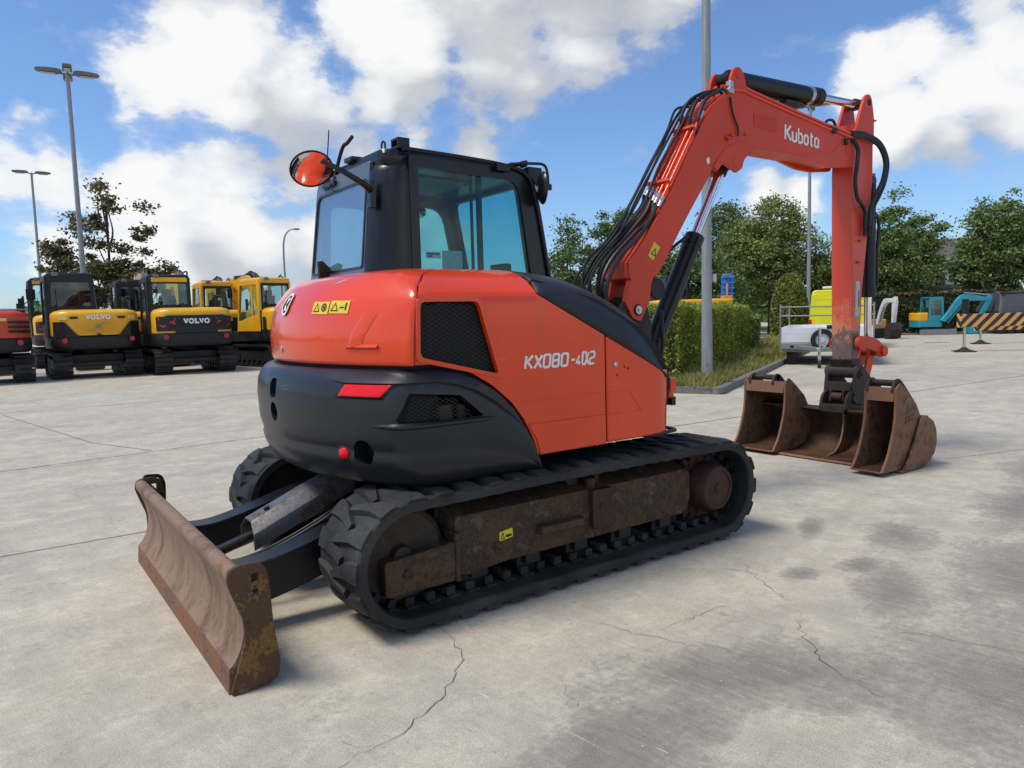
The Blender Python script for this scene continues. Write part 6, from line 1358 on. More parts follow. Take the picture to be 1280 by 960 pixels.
def folded_boom(t, mat, y0, h, far, w_=.26, x=.0, jib='bucket', ym=.0):
    """boom up, arm down, bucket on the ground, all ahead of the cab"""
    mb = M(); mb.yz(smoothpath([(y0, 1.35), (y0 + .55, h * .62), (y0 + 1.15, h * .93), (y0 + 1.7, h), (y0 + far, h * .93)], 5) + smoothpath([(y0 + far, h * .80), (y0 + 1.75, h * .86), (y0 + 1.35, h * .76), (y0 + .85, h * .5), (y0 + .25, 1.25)], 5), x - w_ / 2, x + w_ / 2)
    bo = build('boom', mb, mat, t, bevel=.01)
    mb = M(); mb.yz([(y0 + far - .25, h * 1.0), (y0 + far + .1, h * .97), (y0 + far + .22, h * .7), (y0 + far + .1, .75), (y0 + far - .1, .75), (y0 + far - .12, h * .7)], x - w_ * .45, x + w_ * .45); build('arm', mb, mat, t, bevel=.01)
    mb = M(); mb.cyl((x, y0 + 1.25, h * .98), (x, y0 + far - .1, h * .99), .075, 12); build('arm_cylinder', mb, 'machine_black', bo)
    mb = M()
    for k in range(5): mb.tube(smoothpath([(x - w_ * .5 + .06 * k, y0 + .1, 1.5), (x - w_ * .4 + .05 * k, y0 + .35, h * .62), (x - w_ * .4 + .05 * k, y0 + 1.0, h * .96), (x - w_ * .4 + .05 * k, y0 + 1.45, h * (1.01 + .015 * (k % 3))), (x - w_ * .4 + .05 * k, y0 + 1.8, h * 1.0)], 5), .03, 6)
    build('hydraulic_hose', mb, 'hose_rubber', bo)
    mb = M(); mb.yz([(y0 + far - .15, .8), (y0 + far + .15, .8), (y0 + far + .05, .35), (y0 + far - .35, .02), (y0 + far - .75, .08), (y0 + far - .55, .5)], x - .45, x + .45); build('bucket', mb, 'dark_iron', t, bevel=.01)
def bg_excavator(label, style, loc, rz=0, W=2.4, cabmat='machine_black', hoodmat='machine_yellow', boommat='machine_yellow', bh=3.35, group='excavators parked in rows at the left', cabtop=3.12, full=True):
    t = thing('excavator', label, 'excavator', loc, rz, group); x0, x1 = -W / 2, W / 2
    for a, b_ in ((x0, x0 + .50), (x1 - .50, x1)):
        tk = build('crawler_track', loop_track(a, b_, .15, 3.25, .80, 46), 'steel_track', t, smooth=0)
        mb = M(); mb.bx(a + .10, b_ - .10, .5, 2.9, .24, .56); mb.cyl((a + .08, .55, .4), (b_ - .08, .55, .4), .27, 20); mb.cyl((a + .08, 2.85, .4), (b_ - .08, 2.85, .4), .27, 20)
        for i in range(5): mb.cyl((a + .07, .95 + .37 * i, .17), (b_ - .07, .95 + .37 * i, .17), .1, 12)
        build('track_frame', mb, 'machine_black', t)
    mb = M(); mb.bx(x0 + .45, x1 - .45, .75, 2.7, .42, .72); mb.cyl((0, 1.75, .7), (0, 1.75, .88), .6, 24); mb.bx(x0 + .5, x1 - .5, .55, .9, .35, .5); build('centre_frame', mb, 'machine_black', t, bevel=.02)
    # superstructure
    def ol(s, y1=2.9, dep=.0):                             # plan, rounded at the rear
        return rpoly([(x0 + .02 + s, .30 + s), (x0 + .35, -.02 + s + dep), (0, -.10 + s + dep), (x1 - .35, -.02 + s + dep), (x1 - .02 - s, .30 + s), (x1 - .02 - s, y1), (x0 + .02 + s, y1)], [.25, .3, .6, .3, .25, .05, .05], 5)
    def slab(name, mat, levels, y1=2.9, dep=0, parent=t):
        mb = M(); P = [[(x, y, z) for x, y in ol(s, y1, dep)] for s, z in levels]; k = len(P[0]); mb.grid(P, cu=True); n_ = len(P); mb.f += [tuple(range(k)), tuple(range((n_ - 1) * k, n_ * k))]
        return build(name, mb, mat, parent, smooth=45)
    slab('counterweight', 'machine_black', [(.10, .88), (.03, .93), (.0, 1.02), (.0, 1.26), (.015, 1.30)] if style != 'A' else [(.10, .88), (.03, .93), (.0, 1.02), (.0, 1.24), (.015, 1.27)], 2.0)
    hd = slab('engine_hood', hoodmat, [(.02, 1.305), (.015, 1.36), (.015, 1.86), (.03, 1.96), (.10, 2.03), (.28, 2.08)], 1.9)
    mb = M(); mb.bx(x0 + .05, x1 - .05, 1.9, 3.1, .90, 1.25); build('deck', mb, 'machine_black', t, bevel=.02)
    mb = M(); mb.bx(.12, x1 - .04, 1.9, 3.0, 1.25, 1.75); build('tank', mb, hoodmat, t, bevel=.06, seg=3)
    def rp(mbb, pts, off=.02, th=.02):                      # a plate lying on the rear face, following its curve
        def yy(x): a = abs(x); return -.10 + .08 * (a / (x1 - .35)) ** 2 if a < x1 - .35 else -.02 + .30 * ((a - (x1 - .35)) / .33)
        P = [(x, yy(x) - off, z) for x, z in pts]; Q = [(x, y + th, z) for x, y, z in P]; k = len(P)
        mbb.add(P + Q, [tuple(range(k)), tuple(range(2 * k - 1, k - 1, -1))] + [(i, k + i, k + (i + 1) % k, (i + 1) % k) for i in range(k)])
    def fine(pts):                                        # more points along x so that plates can bend
        out = []
        for i, p in enumerate(pts):
            q = pts[(i + 1) % len(pts)]; n_ = max(1, int(abs(q[0] - p[0]) / .12))
            for j in range(n_): out.append((p[0] + (q[0] - p[0]) * j / n_, p[1] + (q[1] - p[1]) * j / n_))
        return out
    def strips(mbb, xs, lo, hi, off, th=.02):
        for a, b_ in zip(xs[:-1], xs[1:]): rp(mbb, [(a, lo(a)), (b_, lo(b_)), (b_, hi(b_)), (a, hi(a))], off, th)
    e = x1 - .06
    if style == 'A':                                        # black corners rising round a yellow middle
        for sg in (-1, 1):
            mb = M(); xs = np.linspace(.50, e, 10); strips(mb, list(sg * xs), lambda x: 1.262, lambda x: min(1.72, 1.27 + max(0, abs(x) - .52) * 1.25), .012); build('corner_guard', mb, 'machine_black', t, smooth=50)
            mb = M(); p = sg * (e - .24); rp(mb, [(p - .10, 1.78), (p + .10, 1.78), (p + .10, 1.89), (p - .10, 1.89)], .018); build('warning_sticker', mb, 'sticker_pale', hd, smooth=0)
            mb = M(); p = sg * (e - .52); rp(mb, [(p - .10, 1.80), (p + .10, 1.80), (p + .10, 1.87), (p - .10, 1.87)], .016); build('vent', mb, 'machine_black', hd, smooth=0)
        for z in (1.40, 1.50, 1.60, 1.70):
            mb = M(); strips(mb, np.linspace(-.55 - (z - 1.4) * .4, .55 + (z - 1.4) * .4, 9), lambda x: z, lambda x: z + .018, .012); build('hood_rib', mb, hoodmat, hd, smooth=0)
        mb = M(); letters(mb, 'VOLVO', (-.32, -.128, 1.79), (1, 0, 0), (0, 0, 1), .12, .035, gap=.10, wide=1.05, nrm=(0, -1, 0), depth=.006); build('maker_lettering', mb, 'white_print', hd, smooth=0)
        mb = M(); mb.bar((-.22, -.135, 1.42), (.24, -.135, 1.72), .018, .02, (0, 1, 0)); mb.bx(-.06, .06, -.14, -.12, 1.52, 1.62); build('emblem', mb, 'grey_steel', hd, smooth=0)
        mb = M(); mb.bx(-.06, .06, -.14, -.10, 1.31, 1.35); build('handle', mb, 'machine_black', hd)
    elif style == 'B':                                      # black panel with chevron lamps
        mb = M(); strips(mb, np.linspace(-e + .03, e - .03, 15), lambda x: 1.44 + .0 * x if abs(x) < .62 else 1.36 + .0 * x, lambda x: 1.84 if abs(x) < e - .3 else 1.80, .012); build('rear_panel', mb, 'machine_black', t, smooth=50)
        mb = M(); strips(mb, np.linspace(-.62, .62, 9), lambda x: 1.30, lambda x: 1.435, .008); build('lower_panel', mb, 'machine_black', t, smooth=50)
        for sg in (-1, 1):
            mb = M()
            for q in ([(.58, 1.76), (e - .08, 1.82), (e - .08, 1.70), (.74, 1.655), (.64, 1.66)], [(.64, 1.66), (.74, 1.655), (e - .10, 1.55), (e - .20, 1.47), (.60, 1.57)]):
                rp(mb, [(sg * x, z) for x, z in q], .020 + .002 * len(mb.v) / 8)
            build('rear_lamp', mb, 'lamp_red_dull', t, smooth=0)
            mb = M(); p = sg * (e - .32); rp(mb, [(p - .10, 1.885), (p + .10, 1.885), (p + .10, 1.945), (p - .10, 1.945)], .006); build('warning_sticker', mb, 'sticker_pale', hd, smooth=0)
        mb = M(); letters(mb, 'VOLVO', (-.38, -.135, 1.595), (1, 0, 0), (0, 0, 1), .13, .042, gap=.10, wide=1.15, nrm=(0, -1, 0), depth=.006); build('maker_lettering', mb, 'white_print', t, smooth=0)
    elif style == 'C':
        mb = M(); strips(mb, np.linspace(-.75, e - .03, 12), lambda x: 1.20, lambda x: 1.78, .012); build('rear_panel', mb, 'machine_black', t, smooth=50)
        mb = M(); mb.bx(x0 - .005, x0 + .01, .45, .62, 1.25, 1.75); build('side_vent', mb, 'machine_black', t, smooth=0)
        mb = M(); p = -.40; rp(mb, [(p - .12, 1.66), (p + .12, 1.66), (p + .12, 1.76), (p - .12, 1.76)], .016); build('warning_sticker', mb, 'sticker_pale', hd, smooth=0)
    else:                                                   # red machine with black louvres
        for sg in (-1, 1):
            mb = M()
            for z in (1.45, 1.58, 1.71): strips(mb, list(sg * np.linspace(.55, e, 8)), lambda x: z - .05 * (abs(x) - .55), lambda x: z + .07 - .0 * x, .014)
            build('vent', mb, 'machine_black', hd, smooth=0)
            mb = M(); p = sg * .40; rp(mb, [(p - .12, 1.78), (p + .12, 1.78), (p + .12, 1.86), (p - .12, 1.86)], .016); build('warning_sticker', mb, 'sticker_pale', hd, smooth=0)
        mb = M(); mb.prism([(x0 + .1, .3, 2.06), (x1 - .1, .3, 2.06), (x1 - .15, 1.7, 2.12), (x0 + .15, 1.7, 2.12)], (0, 0, .05)); build('hood_top', mb, 'grey_cab', t, bevel=.02)
    for sg in (-1, 1):
        mb = M(); xq = sg * (W / 2 - .32); mb.lathe((xq, -.035 if style != 'C' else -.03, 1.17), (0, -1, 0), [(.075, 0), (.075, .02), (.0, .022)], 14); build('reflector', mb, 'lamp_red_dull', t)
    mb = M(); mb.tube([(x0 + .3, .3, .97), (-.5, -.04, 1.04), (.5, -.04, 1.04), (x1 - .3, .3, .97)][1:3], .008, 6); mb.bx(x1 - .30, x1 - .15, 1.3, 1.4, 2.0, 2.3); mb.bx(-.28, -.22, .5, .56, 2.05, 2.22); build('exhaust', mb, 'machine_black', t)
    # cab on the left
    c0, c1 = x0 - .02, .06; ya, yb = .75, 2.45; zt = cabtop; zb = 1.25
    c = bpy.data.objects.new('cab', None); COL.objects.link(c); c.parent = t
    fm = cabmat; pm = 'machine_black'
    mb = M(); z0w = 2.05
    o = rpoly([(c0, zb), (c1, zb), (c1 - .03, zt), (c0 + .06, zt)], [.02, .02, .12, .12], 4); i_ = rpoly([(c0 + .13, z0w + .14), (c1 - .11, z0w + .14), (c1 - .12, zt - .20), (c0 + .16, zt - .20)], .06, 4)
    mb.ring([(x, ya, z) for x, z in o], [(x, ya, z) for x, z in i_], (0, .06, 0))
    if style in 'C': build('rear_frame', mb, pm, c, bevel=.01)
    else: build('rear_frame', mb, pm, c, bevel=.01)
    o = rpoly([(ya + .01, zb), (yb, zb), (yb - .25, zt), (ya + .06, zt)], [.02, .02, .15, .08], 4); i_ = rpoly([(ya + .17, z0w - .2), (yb - .12, z0w - .45), (yb - .33, zt - .16), (ya + .19, zt - .16)], .08, 4)
    for x_, dx in ((c0, .06), (c1 - .06, .06)):
        mb = M(); mb.ring([(x_, y, z) for y, z in o], [(x_, y, z) for y, z in i_], (dx, 0, 0)); mb.bx(x_ + .01, x_ + .05, ya + .52, ya + .60, z0w - .6, zt - .1); build('side_frame', mb, fm, c, bevel=.01)
        mb = M(); mb.prism([(x_ + .03, y, z) for y, z in i_], (.008, 0, 0)); build('side_window', mb, 'far_glass', c, smooth=0)
    mb = M(); mb.prism([(x, ya + .03, z) for x, z in rpoly([(c0 + .12, z0w + .13), (c1 - .10, z0w + .13), (c1 - .11, zt - .19), (c0 + .15, zt - .19)], .06, 4)], (0, .008, 0)); rwn = build('rear_window', mb, 'far_glass' if style != 'A' else 'dark_glass', c, smooth=0)
    mb = M(); mb.ring([(c0, yb, zb), (c1, yb, zb), (c1 - .03, yb - .25, zt), (c0 + .06, yb - .25, zt)], [(c0 + .08, yb - .02, zb + .2), (c1 - .08, yb - .02, zb + .2), (c1 - .10, yb - .23, zt - .12), (c0 + .13, yb - .23, zt - .12)], (0, -.05, 0)); build('front_frame', mb, fm, c)
    mb = M(); P = [(x, y, z) for z, s in ((zt - .02, .0), (zt + .05, .0), (zt + .09, .08)) for x, y in ((c0 + .06 + s, ya + .02 + s), (c1 - .03 - s, ya + .02 + s), (c1 - .03 - s, yb - .25 - s), (c0 + .06 + s, yb - .25 - s))]
    mb.add(P, [(0, 1, 2, 3), (8, 9, 10, 11)] + [(4 * k + j, 4 * k + (j + 1) % 4, 4 * k + 4 + (j + 1) % 4, 4 * k + 4 + j) for k in (0, 1) for j in range(4)]); rf_ = build('roof', mb, fm if style == 'C' else 'machine_black', c, bevel=.02)
    if style == 'B':
        mb = M(); mb.bx(c0 + .14, c1 - .10, ya - .012, ya + .02, zt - .15, zt - .01); build('visor', mb, 'machine_yellow', c, bevel=.008)
    if style == 'C':
        mb = M()
        mb.bx(c0 - .005, c0 + .08, ya - .008, ya + .05, 1.95, zt - .05); mb.bx(c1 - .09, c1 - .02, ya - .008, ya + .05, 1.95, zt - .05); mb.bx(c0 + .05, c1 - .03, ya - .008, ya + .04, zt - .11, zt + .0); build('corner_trim', mb, fm, c, bevel=.02)
    mb = M(); mb.bx(c0 + .12, c1 - .12, ya + .06, yb - .1, zb, 1.95); mb.yz(rpoly([(ya + .45, 1.5), (ya + .6, 1.5), (ya + .55, 2.48), (ya + .42, 2.5)], .04, 3), c0 + .42, c1 - .40); mb.yz(rpoly([(ya + .42, 2.50), (ya + .53, 2.50), (ya + .52, 2.68), (ya + .43, 2.70)], .03, 3), c0 + .52, c1 - .50); mb.bx(c0 + .15, c0 + .21, yb - .5, yb - .4, 1.9, 2.4); build('seat', mb, 'cab_inside', c, bevel=.02)
    mb = M(); mb.tube(smoothpath([(c1 - .2, ya + .1, zt + .06), (c1 - .1, ya + .5, zt + .18), (c1 + .1, ya + .9, zt + .20), (c1 + .2, yb + .2, zt - .2)], 5), .03, 6); mb.bx(c0 + .25, c0 + .55, ya + .7, ya + 1.0, zt + .08, zt + .15); build('roof_hatch', mb, 'machine_black', c, bevel=.01)
    mb = M(); mb.tube([(x1 - .12, 1.0, 2.0), (x1 - .12, 1.0, 2.5), (x1 - .12, 1.9, 2.5), (x1 - .12, 2.6, 2.2), (x1 - .12, 2.9, 1.3)], .022, 6); mb.tube([(x1 - .12, 1.9, 2.5), (x1 - .12, 1.9, 1.7)], .022, 6); build('handrail', mb, 'machine_black', t)
    for sx, px_ in ((-1, c0 - .02), (1, x1 - .1)):
        mb = M(); mb.tube([(px_, 2.4, 2.25), (px_ + sx * .18, 2.45, 2.45), (px_ + sx * .2, 2.45, 2.75)], .016, 6); mb.bx(px_ + sx * .2 - .09, px_ + sx * .2 + .09, 2.40, 2.44, 2.45, 2.78); build('mirror', mb, 'machine_black', t, bevel=.01)
    mb = M(); mb.bx(c0 + .20, c0 + .36, ya - .07, ya + .02, zt - .02, zt + .09); build('work_lamp', mb, 'lamp_grey', c, bevel=.01)
    mb = M(); mb.bx(c0 + .26, c0 + .28, ya - .016, ya + .0, 2.22, 2.75); mb.bx(c0 + .2, c0 + .30, ya - .02, ya + .0, 2.18, 2.24); build('wiper', mb, 'machine_black', c)
    if full: folded_boom(t, boommat, 2.6, bh, 2.9, x=.30)
    return t
plain('rim_silver', (.62, .62, .63), .4, metal=.2)
glass('dark_glass', (.16, .20, .22), .05, dirt=.03)
bg_excavator('yellow and black excavator with dark tinted cab and diagonal bar badge on its hood', 'A', (.08, 21.15, 0), R(1), 2.42)
bg_excavator('front-row excavator with white lettering between red chevron lamps on a black panel', 'B', (2.68, 20.35, 0), R(-1), 2.40, cabtop=3.05, bh=3.4)
bg_excavator('yellow-cabbed excavator at the right end of the front row, next to the red hood', 'C', (6.32, 21.0, 0), R(11), 2.3, 'machine_yellow', cabtop=3.02, bh=3.4)
bg_excavator('chevron-lamp excavator half hidden behind the red one in the second row', 'B', (.02, 29.2, 0), R(0), 2.4, cabtop=3.42, bh=3.4)
bg_excavator('second-row excavator with see-through dark cab, between the two front yellow machines', 'A', (2.55, 25.9, 0), R(0), 2.3, cabtop=3.20, bh=3.75, boommat='sandy_steel')
bg_excavator('second-row excavator with a yellow-framed cab, right of the chevron-lamp machine', 'C', (5.35, 25.2, 0), R(0), 2.3, 'machine_yellow', cabtop=3.12, bh=3.45)
bg_excavator('red excavator with black hood louvres, cut off by the left picture edge', 'K', (-2.72, 20.85, 0), R(0), 2.25, 'machine_black', 'machine_red', 'machine_red', cabtop=3.0, bh=3.0)
# excavator behind the hedge
t = thing('excavator', 'yellow excavator with a dark cab showing above the hedge beside the grey lamp post', 'excavator', (20.9, 16.3, 0), R(-36))
mb = M(); mb.xy(rpoly([(-1.5, -1.1), (1.6, -1.1), (1.6, 1.1), (-1.5, 1.1)], .3, 4), 1.0, 2.02); build('engine_hood', mb, 'machine_yellow', t, bevel=.08, seg=3)
build('crawler_track', loop_track(-1.2, -.75, -1.5, 1.5, .8, 40), 'steel_track', t, smooth=0); build('crawler_track', loop_track(.75, 1.2, -1.5, 1.5, .8, 40), 'steel_track', t, smooth=0)
mb = M(); mb.bx(-.8, .8, -1, 1, .4, 1.0); build('centre_frame', mb, 'machine_black', t)
c = bpy.data.objects.new('cab', None); COL.objects.link(c); c.parent = t
mb = M(); o = rpoly([(-1.2, 1.9), (-.22, 1.9), (-.15, 2.95), (-1.1, 2.95)], [.02, .02, .12, .12], 4); i_ = rpoly([(-1.05, 2.12), (-.33, 2.12), (-.28, 2.82), (-1.0, 2.82)], .05, 4)
for y in (-1.0, .15): mb.ring([(x, y, z) for x, z in o], [(x, y, z) for x, z in i_], (0, .06, 0))
mb.bx(-1.12, -1.04, -1, .2, 1.95, 2.9); mb.bx(-.26, -.18, -1, .2, 1.95, 2.9); mb.bx(-1.1, -.16, -.98, .2, 2.93, 2.99); build('cab_frame', mb, 'machine_black', c, bevel=.01)
mb = M(); mb.bx(-.62, -.2, -1.04, -.98, 2.84, 3.08); build('visor', mb, 'machine_yellow', c, bevel=.02)
mb = M(); mb.bx(-1.0, -.4, -.8, 0, 2.0, 2.5); build('seat', mb, 'cab_inside', c, bevel=.05)
mb = M(); mb.bx(1.25, 1.6, -.8, -.3, 2.02, 2.14); mb.cyl((1.45, -.5, 2.1), (1.45, -.5, 2.62), .035, 10); build('handrail', mb, 'machine_orange', t, bevel=.02)
# blue ladder mast
t = thing('ladder_mast', 'bright blue lattice lift mast standing up behind the hedge', 'ladder lift', (22.05, 15.3, 0), R(-36)); plain('mast_blue', (.03, .22, .62), .4)
mb = M()
for s in (-1, 1):
    for y in (-.10, .10): mb.bar((s * .24 - .08, y, 0), (s * .17 + .06, y, 2.98), .05, .05, (0, 1, 0))
for i in range(13):
    z = .25 + i * .22
    mb.bar((-.28 + z * .02, -.13, z), (.26 + z * .02, -.13, z + .0), .04, .06); mb.bar((-.26 + z * .02, -.12, z), (.24 + z * .02, -.12, z + .2), .025, .03)
mb.bx(-.20, .20, -.02, .02, 0, 2.9); build('lattice', mb, 'mast_blue', t, bevel=.004)
mb = M(); mb.cyl((.1, -.1, 2.95), (.1, .1, 2.95), .09, 12); mb.bx(-.12, .2, -.12, .12, 2.93, 3.03); build('head_pulley', mb, 'galvanised', t)
mb = M(); mb.bx(-.5, .5, -.6, .6, .0, .35); build('base', mb, 'mast_blue', t, bevel=.03)
t = thing('gas_bottle_cage', 'small white machine part sticking up over the hedge left of the blue mast', 'machine', (21.6, 15.55, 0)); 
mb = M(); mb.tube(smoothpath([(-.2, 0, 0), (-.2, 0, 1.75), (-.08, 0, 1.95), (.1, 0, 1.95), (.2, 0, 1.75), (.2, 0, 0)], 6), .07, 10); mb.bx(-.25, .25, -.15, .15, 0, .2); build('frame', mb, 'machine_white', t)
t.name = 'white_frame'
# trailer
TD = (KD * -1); TA = math.atan2(KD.y, KD.x)
t = thing('trailer', 'silver box trailer with a rail frame and a spare wheel on its front board', 'trailer', (15.55, 6.95, 0), TA - PI / 2 + R(4)); worn('aluminium', [(.66, .68, .69), (.74, .76, .77), (.80, .81, .82)], .42, .1, 4, bmp=.05)
mb = M(); mb.bx(-1.15, 1.15, 0, .035, .62, 1.02)
for z in (.75, .88): mb.bx(-1.15, 1.15, -.004, .0, z, z + .008)
mb.bx(-1.15, -1.115, .035, 4.0, .62, 1.02); mb.bx(1.115, 1.15, .035, 4.0, .62, 1.02); mb.bx(-1.15, 1.15, 3.96, 4.0, .62, 1.02); mb.bx(-1.15, 1.15, .035, 4.0, .60, .64); build('side_board', mb, 'aluminium', t, bevel=.004)
mb = M(); mb.bx(-1.17, 1.17, -.01, 4.02, .44, .60); mb.bx(-1.10, 1.10, .1, 3.9, .36, .44); build('chassis', mb, 'galvanised', t, bevel=.01)
mb = M()
for x in (-1.15, 1.15): mb.cyl((x, .0, .5), (x, .0, 1.66), .022, 8); mb.cyl((x, 3.9, .6), (x, 3.9, 1.66), .022, 8)
for z in (1.34, 1.58): mb.cyl((-1.15, 0, z), (1.15, 0, z), .020, 8); mb.cyl((-1.15, 0, z), (-1.15, 3.9, z), .020, 8); mb.cyl((1.15, 0, z), (1.15, 3.9, z), .020, 8)
build('rail_frame', mb, 'galvanised', t)
def wheel(mbs, c, ax, r, w_): 
    c = Vector(c); ax = Vector(ax).normalized()
    ty = M(); ty.lathe(c - ax * w_ / 2, ax, [(r * .60, 0), (r * .92, 0), (r, w_ * .15), (r, w_ * .85), (r * .92, w_), (r * .60, w_)], 28, cap=False)
    rm = M(); rm.lathe(c - ax * w_ * .45, ax, [(0, .0), (r * .62, 0), (r * .62, w_ * .8), (r * .55, w_ * .9), (r * .50, w_ * .7), (r * .25, w_ * .75), (r * .22, w_ * .95), (0, w_ * .95)], 24, cap=False)
    u, v = perp(ax)
    for i in range(14): a = i * 2 * PI / 14; q = c + ax * w_ * .33 + (u * math.cos(a) + v * math.sin(a)) * r * .44; rm.cyl(q - ax * .02, q + ax * .025, r * .055, 6)
    return ty, rm
for par, c_, ax, r, w_ in ((t, (-.08, -.16, .69), (0, -1, 0), .295, .19), (t, (-.93, 1.75, .30), (-1, 0, 0), .30, .20), (t, (.93, 1.75, .30), (1, 0, 0), .30, .20), (t, (-.93, 2.5, .30), (-1, 0, 0), .30, .20), (t, (.93, 2.5, .30), (1, 0, 0), .30, .20)):
    ty, rm = wheel(None, c_, ax, r, w_); W_ = build('wheel', ty, 'tyre_rubber', par); build('rim', rm, 'rim_silver', W_)
mb = M(); mb.bx(-1.0, -.75, .25, .55, .0, .44); build('mud_flap', mb, 'machine_black', t, bevel=.01)
mb = M(); mb.bar((-.7, 0, .48), (0, -1.25, .48), .08, .10); mb.bar((.7, 0, .48), (0, -1.25, .48), .08, .10); mb.bx(-.06, .06, -1.5, -1.2, .45, .55); mb.bx(-.03, .03, -1.62, -1.45, .50, .60); build('drawbar', mb, 'galvanised', t, bevel=.01)
mb = M(); mb.cyl((-.13, -1.05, .25), (-.13, -1.05, 1.02), .035, 12); mb.cyl((-.13, -1.05, 1.02), (-.13, -1.20, 1.04), .012, 8); mb.bx(-.2, -.06, -1.12, -.98, .42, .52); mb.bx(-.17, -.09, -1.10, -1.0, .10, .30); jk = build('jockey_stand', mb, 'zinc', t, bevel=.005)
mb = M(); mb.lathe((-.17, -1.05, .11), (1, 0, 0), [(.02, 0), (.11, .0), (.11, .08), (.02, .08)], 18); build('jockey_wheel', mb, 'black_rubber', jk)
mb = M(); mb.bx(.02, .22, -.03, -.0, .98, 1.08); mb.bx(-.9, -.8, -.02, .0, .48, .54); build('marker_lamp', mb, 'machine_black', t, bevel=.005)
# van
paint('van_yellow', (.78, .76, .012), .3, coat=.3, dirt=.08)
t = thing('van', 'bright yellow van seen from behind, parked beyond the trailer', 'van', (22.9, 10.9, 0), TA - PI / 2 + R(2))
mb = M(); rows = []
for y, s, zt in ((0, .97, 2.16), (.04, 1, 2.20), (3.2, 1, 2.22), (3.9, .98, 2.1), (4.4, .95, 1.35), (5.1, .90, 1.15)):
    rows.append([(x * s, y, .42 + (z - .42) * (zt - .42) / 1.78) for x, z in rpoly([(-1.0, .42), (1.0, .42), (1.02, 1.1), (.93, 2.2), (-.93, 2.2), (-1.02, 1.1)], [.08, .08, .2, .16, .16, .2], 5)])
k = len(rows[0]); mb.grid(rows, cu=True); mb.f += [tuple(range(k)), tuple(range(5 * k, 6 * k))]; vb = build('body', mb, 'van_yellow', t, smooth=40)
for s in (-1, 1):
    mb = M(); mb.bx(.03 if s > 0 else -.92, .92 if s > 0 else -.03, -.015, .01, .58, 2.06); dr = build('rear_door', mb, 'van_yellow', t, bevel=.012)
    mb = M()
    for z in (.95, 1.25, 1.55, 1.85): mb.bx(.12 if s > 0 else -.84, .84 if s > 0 else -.12, -.024, -.015, z, z + .02)
    build('pressing', mb, 'van_yellow', dr, bevel=.004)
    mb = M(); mb.bx(s * .985 - .05, s * .985 + .05, -.03, .06, .72, 1.12); build('tail_lamp', mb, 'lamp_red_dull', t, bevel=.01)
    for y in (.9, 4.1):
        ty, rm = wheel(None, (s * .90, y, .34), (s, 0, 0), .34, .22); W_ = build('wheel', ty, 'tyre_rubber', t); build('rim', rm, 'rim_silver', W_)
mb = M(); mb.bx(-1.0, 1.0, -.10, .05, .40, .58); build('bumper', mb, 'machine_black', t, bevel=.03)
mb = M(); mb.bx(-.60, .55, .4, 1.6, 2.24, 2.34); build('roof_box', mb, 'machine_white', t, bevel=.04)
# striped barriers
m, nt, b = _nodes('hazard_stripes'); tc = node(nt, 'ShaderNodeTexCoord').outputs['Object']; sp = node(nt, 'ShaderNodeSeparateXYZ'); nt.links.new(tc, sp.inputs[0])
f = math_(nt, 'FRACT', math_(nt, 'MULTIPLY', math_(nt, 'ADD', math_(nt, 'ADD', sp.outputs['X'], sp.outputs['Y']), math_(nt, 'MULTIPLY', sp.outputs['Z'], -1.0)), 2.9))
n = noise(nt, 12, 4)
nt.links.new(mixc(nt, math_(nt, 'GREATER_THAN', f, .48), mixc(nt, n, (.60, .27, .06), (.74, .40, .12)), (.022, .021, .022)), b.inputs['Base Color']); b.inputs['Roughness'].default_value = .55
def barrier(label, loc, rz, L, z0, z1, post):
    t = thing('barrier', label, 'barrier', loc, rz, 'striped barriers on foot stands')
    mb = M(); mb.bx(-.08, L, -.09, .09, z0, z1); mb.bx(-.14, -.08, -.11, .11, z0 - .01, z1 + .01); build('beam', mb, 'hazard_stripes', t, bevel=.008)
    for x in (.06, L - .3):
        mb = M(); mb.cyl((x, 0, .06), (x, 0, z0), .045, 14); mb.cyl((x, 0, z0 - .02), (x, 0, z1 + .10), .055, 14); sd = build('stand', mb, 'zinc', t)
        mb = M(); mb.cyl((x, 0, z1 + .0), (x, 0, z1 + post), .10, 16); build('cap', mb, 'machine_black', t)
        mb = M(); mb.lathe((x, 0, 0), (0, 0, 1), [(.30, 0), (.30, .015), (.12, .10), (.07, .15)], 16)
        for a in range(4): q = a * PI / 2 + .4; mb.bar((x, 0, .05), (x + math.cos(q) * .42, math.sin(q) * .42, .02), .06, .03)
        build('foot', mb, 'dark_iron', sd)
    return t
barrier('nearer orange and black striped barrier with a tall black cap on its stand', (22.95, 6.68, 0), math.atan2(-.60, .80), 3.6, .80, 1.22, .48)
barrier('second striped barrier just behind the near one, set lower, without a tall cap', (28.3, 8.35, 0), math.atan2(-.62, .78), 4.2, .52, .86, .04)
